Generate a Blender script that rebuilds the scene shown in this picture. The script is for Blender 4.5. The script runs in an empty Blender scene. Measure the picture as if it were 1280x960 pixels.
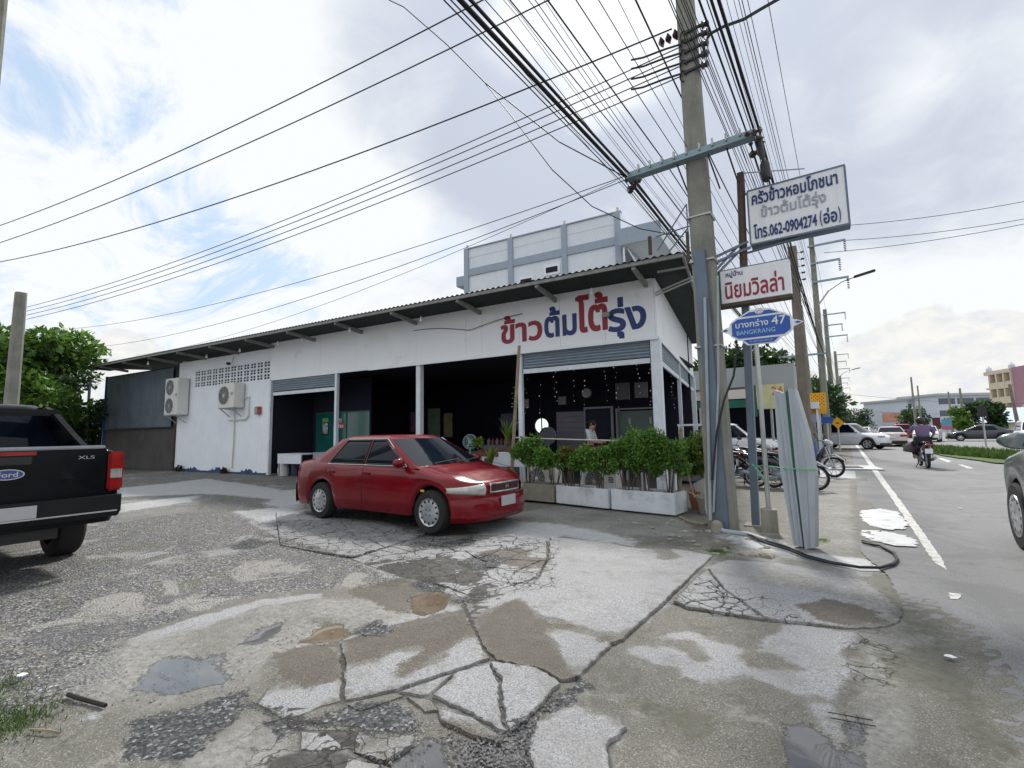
import bpy, bmesh, math, random
import numpy as np
from mathutils import Vector, Matrix, geometry
rng = random.Random(7)
sc = bpy.context.scene
col = sc.collection

# ------------------------------------------------------------------ camera
F, EYE = 600.0, 1.4
RIGHT = Vector((0.82013029, 0.57190993, -0.01747369))
UP = Vector((0.07246847, -0.07353128, 0.99465646))
FWD = Vector((-0.56756904, 0.81701419, 0.10175067))
cam_d = bpy.data.cameras.new('camera'); cam = bpy.data.objects.new('camera', cam_d); col.objects.link(cam)
cam.matrix_world = Matrix(((RIGHT.x, UP.x, -FWD.x, 0), (RIGHT.y, UP.y, -FWD.y, 0), (RIGHT.z, UP.z, -FWD.z, EYE), (0, 0, 0, 1)))
cam_d.sensor_width = 36; cam_d.lens = 36 * F / 1280; cam_d.clip_start = 0.05; cam_d.clip_end = 3000
sc.camera = cam
sc.view_settings.view_transform = 'Standard'; sc.view_settings.look = 'None'
sc.view_settings.exposure = 0.66; sc.view_settings.gamma = 1.0; sc.view_settings.use_curve_mapping = False

def ray(px, py): return RIGHT * (px - 640.0) - UP * (py - 480.0) + FWD * F
def G(px, py, z=0.0):
    """where a line of sight meets the ground"""
    r = ray(px, py); t = (z - EYE) / r.z
    return Vector((r.x * t, r.y * t, z))
def onplane(px, py, p, nrm):
    r = ray(px, py); o = Vector((0, 0, EYE)); return o + r * ((Vector(p) - o).dot(nrm) / r.dot(nrm))

# ------------------------------------------------------------------ sun and sky
SUN = ray(800, -120).normalized()
sun_el = math.asin(SUN.z); sun_az = math.atan2(SUN.x, SUN.y)
sd = bpy.data.lights.new('sun', 'SUN'); sd.energy = 2.7; sd.angle = math.radians(7); sd.color = (1.0, 0.95, 0.88)
so = bpy.data.objects.new('sun', sd); col.objects.link(so)
so.rotation_euler = SUN.to_track_quat('Z', 'Y').to_euler()

world = bpy.data.worlds.new('World'); sc.world = world; world.use_nodes = True
def build_sky():
    nt = world.node_tree; N = nt.nodes; L = nt.links
    bg = N['Background']; bg.inputs[1].default_value = 0.1
    sky = N.new('ShaderNodeTexSky'); sky.sky_type = 'NISHITA'; sky.sun_disc = False
    sky.sun_elevation = sun_el; sky.sun_rotation = sun_az; sky.dust_density = 2.0; sky.air_density = 1.2
    tc = N.new('ShaderNodeTexCoord'); D = tc.outputs['Generated']
    def m(op, a, b=None, c=None):
        n = N.new('ShaderNodeMath'); n.operation = op
        for i, v in enumerate((a, b, c)):
            if v is None: continue
            if isinstance(v, (int, float)): n.inputs[i].default_value = v
            else: L.new(v, n.inputs[i])
        return n.outputs[0]
    sep = N.new('ShaderNodeSeparateXYZ'); L.new(D, sep.inputs[0])
    zc = m('ADD', m('MAXIMUM', sep.outputs[2], 0.0), 0.22)
    cx = m('DIVIDE', sep.outputs[0], zc); cy = m('DIVIDE', sep.outputs[1], zc)
    cv = N.new('ShaderNodeCombineXYZ'); L.new(cx, cv.inputs[0]); L.new(cy, cv.inputs[1])
    def noise(scale, detail, rough, vec, dist=0.0, off=0.0, sx=1.0, sy=1.0, rot=0.0):
        mp = N.new('ShaderNodeMapping'); L.new(vec, mp.inputs[0]); mp.inputs['Location'].default_value = (off, off * .7, off * .3)
        mp.inputs['Scale'].default_value = (sx, sy, 1); mp.inputs['Rotation'].default_value = (0, 0, rot)
        n = N.new('ShaderNodeTexNoise'); L.new(mp.outputs[0], n.inputs[0]); n.inputs['Scale'].default_value = scale
        n.inputs['Detail'].default_value = detail; n.inputs['Roughness'].default_value = rough; n.inputs['Distortion'].default_value = dist
        return n.outputs[0]
    def blob(px, py, deg, amp):
        d = ray(px, py).normalized()
        v = N.new('ShaderNodeVectorMath'); v.operation = 'DOT_PRODUCT'; L.new(D, v.inputs[0]); v.inputs[1].default_value = d
        mr = N.new('ShaderNodeMapRange'); mr.interpolation_type = 'SMOOTHERSTEP'; L.new(v.outputs['Value'], mr.inputs[0])
        mr.inputs[1].default_value = math.cos(math.radians(deg)); mr.inputs[2].default_value = 1.0
        mr.inputs[3].default_value = 0.0; mr.inputs[4].default_value = amp
        return mr.outputs[0]
    def total(first, blobs):
        s = first
        for b in blobs: s = m('ADD', s, blob(*b))
        return s
    streak = noise(1.6, 8, .66, cv.outputs[0], 1.3, 3.1, 1.0, 2.1, 0.9)
    fine = noise(5.5, 6, .6, cv.outputs[0], 0.6, 1.7)
    big = noise(0.9, 4, .55, cv.outputs[0], 0.4, 8.3)
    # cloud cover: high everywhere, thin blue windows at the left
    cover = m('ADD', m('MULTIPLY', streak, 3.2), m('MULTIPLY', fine, 0.55))
    cover = total(m('SUBTRACT', cover, .70), [(130, 60, 19, -.42), (300, 260, 14, -.42), (100, 130, 12, -.15), (330, 60, 12, -.3), (500, 260, 12, -.35), (620, 300, 12, -.35), (60, 475, 12, -.30),
        (300, 375, 10, -.35), (40, 170, 12, .35), (230, 110, 10, .35), (420, 120, 17, .6), (180, 300, 13, .25), (400, 200, 15, .3), (760, 100, 30, .8), (1150, 200, 34, .9), (900, 60, 30, .6), (560, 330, 16, .15), (1150, 460, 20, .35)])
    cr = N.new('ShaderNodeMapRange'); cr.interpolation_type = 'SMOOTHSTEP'; L.new(cover, cr.inputs[0])
    cr.inputs[1].default_value = 0.42; cr.inputs[2].default_value = 1.15; cr.inputs[3].default_value = 0; cr.inputs[4].default_value = 1
    # cloud shade: 0 white .. 1 lavender grey
    shade = m('ADD', m('MULTIPLY', big, .9), m('MULTIPLY', fine, .75))
    shade = total(m('SUBTRACT', shade, .62), [(560, 80, 17, .75), (690, 190, 13, .55), (620, 240, 12, .35), (1080, 150, 26, .36), (900, 200, 18, .3), (1230, 60, 18, .2),
        (1180, 240, 9, .25), (720, 40, 12, -.9), (420, 130, 18, -.4), (60, 230, 22, -.4), (1180, 470, 16, -.5), (1060, 120, 8, -.25), (1250, 160, 12, -.25), (250, 330, 18, -.2), (130, 400, 10, -.2)])
    sr = N.new('ShaderNodeMapRange'); sr.interpolation_type = 'SMOOTHSTEP'; L.new(shade, sr.inputs[0])
    sr.inputs[1].default_value = 0.1; sr.inputs[2].default_value = .95; sr.inputs[3].default_value = 0; sr.inputs[4].default_value = 1
    def mix(f, a, b):
        n = N.new('ShaderNodeMix'); n.data_type = 'RGBA'
        for i, v in ((0, f), (6, a), (7, b)):
            if hasattr(v, 'links') or not isinstance(v, (tuple, float, int)): L.new(v, n.inputs[i])
            else: n.inputs[i].default_value = v
        return n.outputs[2]
    K = 7.2
    blue = mix(0.72, sky.outputs[0], (.56 * K, .71 * K, .89 * K, 1))
    cloud = mix(sr.outputs[0], (.85 * K, .875 * K, .90 * K, 1), (.53 * K, .58 * K, .68 * K, 1))
    c1 = mix(cr.outputs[0], blue, cloud)
    # cumulus bank low over the horizon
    az = N.new('ShaderNodeCombineXYZ'); nrm = m('ARCTAN2', sep.outputs[0], sep.outputs[1]); L.new(m('MULTIPLY', nrm, 4.0), az.inputs[0]); L.new(m('MULTIPLY', sep.outputs[2], 6.5), az.inputs[1])
    puff = noise(2.0, 7, .58, az.outputs[0], 0.3, 2.2)
    lim = total(m('MULTIPLY', puff, 0.30), [(1150, 480, 11, .10), (1290, 480, 14, .10), (165, 430, 5, .10), (560, 500, 30, -.05)])
    edge = N.new('ShaderNodeMapRange'); edge.interpolation_type = 'SMOOTHSTEP'; L.new(m('SUBTRACT', lim, sep.outputs[2]), edge.inputs[0])
    edge.inputs[1].default_value = 0.075; edge.inputs[2].default_value = 0.10; edge.inputs[3].default_value = 0; edge.inputs[4].default_value = .85
    pshade = noise(6.0, 6, .6, az.outputs[0], .4, 5.0)
    ps = N.new('ShaderNodeMapRange'); L.new(pshade, ps.inputs[0]); ps.inputs[1].default_value = .38; ps.inputs[2].default_value = .7; ps.inputs[3].default_value = 0; ps.inputs[4].default_value = 1
    pc = mix(ps.outputs[0], (.86 * K, .84 * K, .79 * K, 1), (.66 * K, .69 * K, .73 * K, 1))
    c2 = mix(edge.outputs[0], c1, pc)
    # brighter veil in front of the hidden sun
    sunv = N.new('ShaderNodeVectorMath'); sunv.operation = 'DOT_PRODUCT'; L.new(D, sunv.inputs[0]); sunv.inputs[1].default_value = SUN
    gl = N.new('ShaderNodeMapRange'); gl.interpolation_type = 'SMOOTHSTEP'; L.new(sunv.outputs['Value'], gl.inputs[0]); gl.inputs[1].default_value = math.cos(math.radians(26)); gl.inputs[2].default_value = 1; gl.inputs[3].default_value = 1; gl.inputs[4].default_value = 1.1
    sc_ = N.new('ShaderNodeVectorMath'); sc_.operation = 'SCALE'; L.new(c2, sc_.inputs[0]); L.new(gl.outputs[0], sc_.inputs['Scale'])
    L.new(sc_.outputs[0], bg.inputs[0])
build_sky()

# ------------------------------------------------------------------ materials
MATS = {}
def mat(name, base, rough=.7, metal=0.0, var=.12, vscale=3.0, bump=0.0, bscale=40.0, coat=0.0, dirt=None, dscale=1.2, dthr=.55, emit=None, spec=.5, alpha=None, streak=None, trans=0):
    if name in MATS: return MATS[name]
    m = bpy.data.materials.new(name); m.use_nodes = True; nt = m.node_tree; N = nt.nodes; L = nt.links
    p = N['Principled BSDF']; p.inputs['Roughness'].default_value = rough; p.inputs['Metallic'].default_value = metal
    p.inputs['Coat Weight'].default_value = coat; p.inputs['Specular IOR Level'].default_value = spec
    if trans: p.inputs['Transmission Weight'].default_value = trans
    tc = N.new('ShaderNodeTexCoord'); oi = N.new('ShaderNodeObjectInfo')
    add = N.new('ShaderNodeVectorMath'); add.operation = 'ADD'; L.new(tc.outputs['Object'], add.inputs[0])
    cmb = N.new('ShaderNodeVectorMath'); cmb.operation = 'SCALE'; cmb.inputs[0].default_value = (13, 7, 5); L.new(oi.outputs['Random'], cmb.inputs['Scale']); L.new(cmb.outputs[0], add.inputs[1])
    vec = add.outputs[0]
    def nz(s, d=5, r=.6, sc3=None):
        n = N.new('ShaderNodeTexNoise'); n.inputs['Scale'].default_value = s; n.inputs['Detail'].default_value = d; n.inputs['Roughness'].default_value = r
        if sc3:
            mp = N.new('ShaderNodeMapping'); mp.inputs['Scale'].default_value = sc3; L.new(vec, mp.inputs[0]); L.new(mp.outputs[0], n.inputs[0])
        else: L.new(vec, n.inputs[0])
        return n.outputs[0]
    lo = tuple(c * (1 - var) for c in base); hi = tuple(min(1, c * (1 + var)) for c in base)
    r = N.new('ShaderNodeValToRGB'); r.color_ramp.elements[0].position = .3; r.color_ramp.elements[1].position = .7
    r.color_ramp.elements[0].color = (*lo, 1); r.color_ramp.elements[1].color = (*hi, 1); L.new(nz(vscale), r.inputs[0]); out = r.outputs[0]
    def over(out, colr, fac_src, a, b, mx=1.0):
        mr = N.new('ShaderNodeMapRange'); mr.inputs[1].default_value = a; mr.inputs[2].default_value = b; mr.inputs[3].default_value = 0; mr.inputs[4].default_value = mx; L.new(fac_src, mr.inputs[0])
        mx_ = N.new('ShaderNodeMix'); mx_.data_type = 'RGBA'; L.new(mr.outputs[0], mx_.inputs[0]); L.new(out, mx_.inputs[6]); mx_.inputs[7].default_value = (*colr, 1)
        return mx_.outputs[2]
    if dirt: out = over(out, dirt, nz(dscale, 7, .7), dthr, dthr + .15, .8)
    if streak: out = over(out, streak, nz(4, 5, .6, (2.5, 2.5, .25)), .5, .75, .6)
    L.new(out, p.inputs['Base Color'])
    if rough > .15:
        rr = N.new('ShaderNodeMapRange'); rr.inputs[3].default_value = max(0, rough - .08); rr.inputs[4].default_value = min(1, rough + .08); L.new(nz(6), rr.inputs[0]); L.new(rr.outputs[0], p.inputs['Roughness'])
    if bump:
        b = N.new('ShaderNodeBump'); b.inputs['Strength'].default_value = bump; b.inputs['Distance'].default_value = .01; L.new(nz(bscale, 4), b.inputs['Height']); L.new(b.outputs[0], p.inputs['Normal'])
    if emit: p.inputs['Emission Color'].default_value = (*emit[:3], 1); p.inputs['Emission Strength'].default_value = emit[3]
    if alpha is not None: p.inputs['Alpha'].default_value = alpha
    MATS[name] = m; return m

WHITE = mat('white painted wall', (.86, .89, .93), .7, var=.02, vscale=1.2, bump=.15, bscale=10, dirt=(.66, .68, .69), dscale=1.3, dthr=.58)
PLAS = mat('white painted plaster', (.84, .88, .94), .8, var=.06, vscale=.9, bump=.5, bscale=12, streak=(.74, .78, .83), dirt=(.52, .56, .58), dscale=1.4, dthr=.6)
NAVY = mat('peeling blue skirting paint', (.03, .07, .16), .7, var=.4, vscale=6)
COLW = mat('white column paint', (.68, .73, .80), .6, var=.08, vscale=5, dirt=(.35, .38, .40), dscale=3, dthr=.62)
GREYM = mat('grey painted metal', (.30, .33, .37), .5, .2, var=.12, dirt=(.2, .17, .14), dscale=4, dthr=.65)
RAFT = mat('pale weathered rafter steel', (.25, .255, .24), .7, var=.2, vscale=8, dirt=(.2, .17, .12), dscale=6, dthr=.6)
ROOFM = mat('dark corrugated roof sheet', (.045, .055, .06), .6, .1, var=.3, vscale=4, dirt=(.10, .09, .08), dscale=2, dthr=.55)
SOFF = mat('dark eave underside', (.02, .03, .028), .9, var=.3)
SHUT = mat('blue grey shutter steel', (.30, .37, .44), .4, .5, var=.12, vscale=2, dirt=(.3, .3, .3), dscale=5, dthr=.65)
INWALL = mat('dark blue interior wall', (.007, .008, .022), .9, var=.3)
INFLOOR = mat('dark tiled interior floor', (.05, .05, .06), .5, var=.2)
RED = mat('red letter paint', (.27, .008, .028), .5, var=.1)
BLUE = mat('blue letter paint', (.006, .028, .15), .5, var=.1)
GREYL = mat('faded grey letter paint', (.33, .35, .42), .6, var=.1)
SIGNW = mat('white sign acrylic', (.78, .80, .84), .35, var=.03, vscale=2, streak=(.6, .62, .66))
SIGNB = mat('navy street sign enamel', (.012, .085, .38), .35, var=.08)
CONC = mat('grey concrete pole', (.23, .23, .20), .9, var=.2, vscale=2.5, bump=.8, bscale=26, streak=(.13, .13, .11), dirt=(.16, .17, .11), dscale=2, dthr=.58)
CONCD = mat('brown stained concrete pole', (.18, .155, .13), .9, var=.2, vscale=2.5, bump=.5, streak=(.12, .10, .09))
STEELB = mat('blue grey steel channel', (.13, .17, .22), .5, .4, var=.15, dirt=(.2, .12, .08), dscale=5, dthr=.66)
RUST = mat('rusty red brown pipe', (.10, .062, .052), .8, .2, var=.35, vscale=9, dirt=(.06, .09, .05), dscale=5, dthr=.5)
GALV = mat('galvanised steel', (.42, .44, .43), .45, .6, var=.15, dirt=(.3, .27, .2), dscale=5, dthr=.62)
TEALM = mat('pale teal steel arm', (.24, .33, .37), .5, .4, var=.12, dirt=(.2, .16, .12), dscale=5, dthr=.62)
WIRE = mat('black cable sheath', (.012, .012, .014), .6, var=.2)
BROWNINS = mat('brown porcelain', (.05, .03, .03), .3, var=.2)
BLACKP = mat('black plastic', (.012, .013, .015), .45, var=.2)
RUBBER = mat('tyre rubber', (.016, .016, .017), .85, var=.25, bump=.3, bscale=60, dirt=(.07, .06, .05), dscale=3, dthr=.6)
GLASS = mat('dark tinted window glass', (.006, .010, .018), .04, 0, var=.3, coat=0, spec=.2)
CHROME = mat('chrome trim', (.75, .75, .75), .12, 1.0, var=.02)
ALLOY = mat('silver hubcap', (.52, .54, .57), .3, .7, var=.06)
REDCAR = mat('faded dark red car paint', (.165, .002, .008), .22, .0, var=.2, vscale=2.5, coat=.25, spec=.3, dirt=(.22, .018, .026), dscale=2.2, dthr=.62)
BLACKCAR = mat('black car paint', (.0025, .004, .006), .18, 0, var=.3, vscale=1.5, coat=.06, spec=.18, dirt=(.016, .018, .018), dscale=2.5, dthr=.62)
WHITECAR = mat('white car paint', (.72, .75, .8), .25, 0, var=.03, coat=.8)
PINKCAR = mat('pearl pink white car paint', (.66, .56, .60), .25, 0, var=.03, coat=.8)
GREYCAR = mat('dark grey car paint', (.035, .04, .05), .25, .3, var=.05, coat=.8)
SILVCAR = mat('grey green car paint', (.085, .115, .11), .3, .2, var=.2, coat=.5, dirt=(.22, .20, .21), dscale=3, dthr=.5)
LAMPR = mat('red lamp lens', (.30, .004, .004), .15, var=.25, vscale=14, coat=.4)
LAMPC = mat('clear headlamp lens', (.44, .45, .42), .12, .2, var=.35, vscale=9, coat=1)
AMBER = mat('amber lamp lens', (.7, .45, .12), .2, var=.1, coat=1)
PLATE = mat('number plate blank grey', (.42, .42, .44), .5, var=.05)
ACW = mat('cream air conditioner casing', (.70, .71, .67), .5, var=.06, dirt=(.38, .36, .3), dscale=3, dthr=.6)
ACD = mat('dark fan grille', (.05, .06, .07), .5, var=.2)
WOODP = mat('grey bamboo and timber', (.26, .21, .15), .85, var=.3, vscale=12, bump=.4)
PLANTW = mat('white painted planter', (.62, .66, .70), .8, var=.1, vscale=3, bump=.5, dirt=(.36, .38, .38), dscale=2.6, dthr=.50)
PLANTG = mat('bare mortar planter', (.27, .25, .21), .9, var=.2, vscale=4, bump=.8, dirt=(.16, .16, .13), dscale=3, dthr=.56)
SOIL = mat('reddish planter soil', (.10, .05, .035), 1, var=.4, vscale=20, bump=1)
SKIN = mat('skin', (.42, .24, .17), .6, var=.05)
CLW = mat('white shirt cloth', (.62, .62, .66), .9, var=.08)
CLD = mat('dark cloth', (.02, .02, .028), .9, var=.2)
CLP = mat('lilac shirt cloth', (.15, .11, .20), .9, var=.12)
HAIR = mat('black hair', (.012, .010, .010), .6, var=.2)
GREENGL = mat('green tinted shop glass', (.012, .11, .10), .15, var=.25, vscale=1.5, coat=.4)
YEL = mat('yellow road sign', (.75, .36, .01), .5, var=.08)
BLUEP = mat('blue plastic', (.01, .10, .33), .4, var=.12)
GREENT = mat('green trim', (.015, .12, .085), .5, var=.2)
CREAM = mat('cream wall', (.60, .52, .40), .85, var=.08)
PINKW = mat('mauve wall', (.36, .20, .25), .85, var=.1)
LILAC = mat('pale blue grey wall', (.55, .60, .68), .85, var=.06, streak=(.42, .46, .52))
B2W = mat('pale grey building wall', (.68, .73, .79), .8, var=.04, streak=(.60, .65, .71))
B2B = mat('blue grey building trim', (.31, .37, .44), .8, var=.06)
FARG = mat('far grey wall', (.38, .41, .42), .9, var=.12, vscale=.3)
FARR = mat('far red brown roof', (.22, .12, .10), .9, var=.2, vscale=.4)
FARB = mat('blue corrugated roof', (.26, .36, .50), .6, var=.1)
TARP = mat('blue grey tarpaulin sheet', (.105, .135, .165), .7, var=.2, vscale=1.5, streak=(.19, .21, .24), bump=.5, bscale=3)
BROWNP = mat('brown grey sheet metal', (.075, .07, .068), .75, var=.25, vscale=1.2, dirt=(.14, .14, .14), dscale=1.5, dthr=.6)
ROCK = mat('broken concrete rubble', (.33, .31, .28), .95, var=.25, vscale=6, bump=.8)
WHITEP = mat('white plastic', (.66, .70, .76), .4, var=.05)
PAINTL = mat('worn white road paint', (.60, .60, .58), .8, var=.12, vscale=8, dirt=(.22, .22, .22), dscale=11, dthr=.50)
POWD = mat('white spilled cement', (.62, .63, .64), .9, var=.1, vscale=3, dirt=(.33, .33, .33), dscale=3.5, dthr=.52)
HOSE = mat('grey flexible conduit', (.34, .38, .42), .6, var=.15)
TERRA = mat('terracotta', (.34, .13, .06), .8, var=.2)
FABG = mat('green string', (.12, .45, .25), .7, var=.1)

# ------------------------------------------------------------------ mesh helpers
class MB:
    def __init__(s): s.v = []; s.f = []
    def add(s, vs, fs):
        b = len(s.v); s.v += [tuple(v) for v in vs]; s.f += [tuple(i + b for i in f) for f in fs]; return s
    def box(s, c, d, rz=0.0, M=None):
        x, y, z = (k / 2 for k in d)
        vs = [Vector((a * x, b * y, e * z)) for a in (-1, 1) for b in (-1, 1) for e in (-1, 1)]
        R = M if M is not None else Matrix.Rotation(rz, 3, 'Z')
        vs = [R @ v + Vector(c) for v in vs]
        return s.add(vs, [(0, 1, 3, 2), (4, 6, 7, 5), (0, 4, 5, 1), (2, 3, 7, 6), (0, 2, 6, 4), (1, 5, 7, 3)])
    def bbox(s, x0, x1, y0, y1, z0, z1): return s.box(((x0 + x1) / 2, (y0 + y1) / 2, (z0 + z1) / 2), (abs(x1 - x0), abs(y1 - y0), abs(z1 - z0)))
    def bar(s, a, b, w, h=None):
        a, b = Vector(a), Vector(b); d = b - a; h = h or w
        q = d.to_track_quat('Z', 'Y').to_matrix()
        return s.box((a + b) / 2, (w, h, d.length), M=q)
    def tube(s, pts, r, n=8, cap=True):
        pts = [Vector(p) for p in pts]; k = len(pts); rs = r if isinstance(r, (list, tuple)) else [r] * k
        b = len(s.v); ref = None
        for i, p in enumerate(pts):
            t = (pts[min(i + 1, k - 1)] - pts[max(i - 1, 0)]).normalized()
            if ref is None: ref = t.orthogonal().normalized()
            ref = (ref - t * ref.dot(t)); ref = ref.normalized() if ref.length > 1e-6 else t.orthogonal().normalized()
            bt = t.cross(ref)
            for j in range(n):
                a = 2 * math.pi * j / n; s.v.append(tuple(p + (ref * math.cos(a) + bt * math.sin(a)) * rs[i]))
        for i in range(k - 1):
            for j in range(n):
                j2 = (j + 1) % n; s.f.append((b + i * n + j, b + i * n + j2, b + (i + 1) * n + j2, b + (i + 1) * n + j))
        if cap: s.f.append(tuple(b + j for j in range(n))[::-1]); s.f.append(tuple(b + (k - 1) * n + j for j in range(n)))
        return s
    def lathe(s, prof, c=(0, 0, 0), axis='Z', n=20, M=None, cap=False):
        """prof: list of (radius, height)"""
        b = len(s.v); c = Vector(c)
        R = M if M is not None else {'Z': Matrix.Identity(3), 'Y': Matrix.Rotation(math.radians(-90), 3, 'X'), 'X': Matrix.Rotation(math.radians(90), 3, 'Y')}[axis]
        for r, h in prof:
            for j in range(n):
                a = 2 * math.pi * j / n; s.v.append(tuple(R @ Vector((r * math.cos(a), r * math.sin(a), h)) + c))
        for i in range(len(prof) - 1):
            for j in range(n):
                j2 = (j + 1) % n; s.f.append((b + i * n + j, b + i * n + j2, b + (i + 1) * n + j2, b + (i + 1) * n + j))
        if cap and prof[0][0] > 1e-4: s.f.append(tuple(b + j for j in range(n))[::-1])
        if cap and prof[-1][0] > 1e-4: s.f.append(tuple(b + (len(prof) - 1) * n + j for j in range(n)))
        return s
    def prism(s, poly, z0, z1):
        n = len(poly); b = len(s.v)
        s.v += [(p[0], p[1], z0) for p in poly] + [(p[0], p[1], z1) for p in poly]
        s.f.append(tuple(b + i for i in range(n))[::-1]); s.f.append(tuple(b + n + i for i in range(n)))
        for i in range(n): j = (i + 1) % n; s.f.append((b + i, b + j, b + n + j, b + n + i))
        return s
    def slab(s, quad, t):
        """quad of 4 points thickened by vector t"""
        q = [Vector(p) for p in quad]; t = Vector(t); n = len(q)
        b = len(s.v); s.v += [tuple(p) for p in q] + [tuple(p + t) for p in q]
        s.f.append(tuple(b + i for i in range(n))); s.f.append(tuple(b + n + i for i in range(n))[::-1])
        for i in range(n): j = (i + 1) % n; s.f.append((b + i, b + n + i, b + n + j, b + j))
        return s
    def grid(s, P):
        b = len(s.v); r = len(P); c = len(P[0])
        for row in P: s.v += [tuple(p) for p in row]
        for i in range(r - 1):
            for j in range(c - 1): s.f.append((b + i * c + j, b + i * c + j + 1, b + (i + 1) * c + j + 1, b + (i + 1) * c + j))
        return s
    def mesh(s, name):
        me = bpy.data.meshes.new(name); me.from_pydata(s.v, [], s.f); me.update(); return me
    def build(s, name, m, parent=None, smooth=False, label=None, fix=True, bevel=0.0, bseg=2):
        me = s.mesh(name)
        if fix or bevel:
            bm = bmesh.new(); bm.from_mesh(me)
            if fix: bmesh.ops.recalc_face_normals(bm, faces=bm.faces)
            if bevel: bmesh.ops.bevel(bm, geom=[e for e in bm.edges if len(e.link_faces) == 2 and e.calc_face_angle(0) > .6], offset=bevel, segments=bseg, affect='EDGES', clamp_overlap=True)
            bm.to_mesh(me); bm.free()
        for mm in (m if isinstance(m, (list, tuple)) else [m]): me.materials.append(mm)
        if smooth:
            me.polygons.foreach_set('use_smooth', [True] * len(me.polygons))
            if smooth != 2:
                me.set_sharp_from_angle(angle=math.radians(38))
        o = bpy.data.objects.new(name, me); col.objects.link(o)
        if parent is not None: o.parent = parent
        if label: o['label'] = label
        return o
def tag(o, label=None, cat=None, group=None, kind=None):
    if label: o['label'] = label
    if cat: o['category'] = cat
    if group: o['group'] = group
    if kind: o['kind'] = kind
    return o
def thing(name, label, cat, loc=(0, 0, 0), rz=0.0, group=None):
    o = bpy.data.objects.new(name, None); o.empty_display_size = .2; col.objects.link(o)
    o.location = loc; o.rotation_euler = (0, 0, rz); return tag(o, label, cat, group)
def kids(o): return [c for c in col.objects if c.parent == o]
def dup(o, loc=None, rz=None, label=None, parent=None):
    c = o.copy(); col.objects.link(c)
    if parent is not None: c.parent = parent
    if loc is not None: c.location = loc
    if rz is not None: c.rotation_euler = (0, 0, rz)
    if label: c['label'] = label
    for k in list(o.children): dup(k, parent=c)
    return c
def piece(o, name, parent, loc):
    """a repeated part that shares its mesh"""
    c = bpy.data.objects.new(name, o.data); col.objects.link(c); c.parent = parent; c.location = loc; return c

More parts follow.
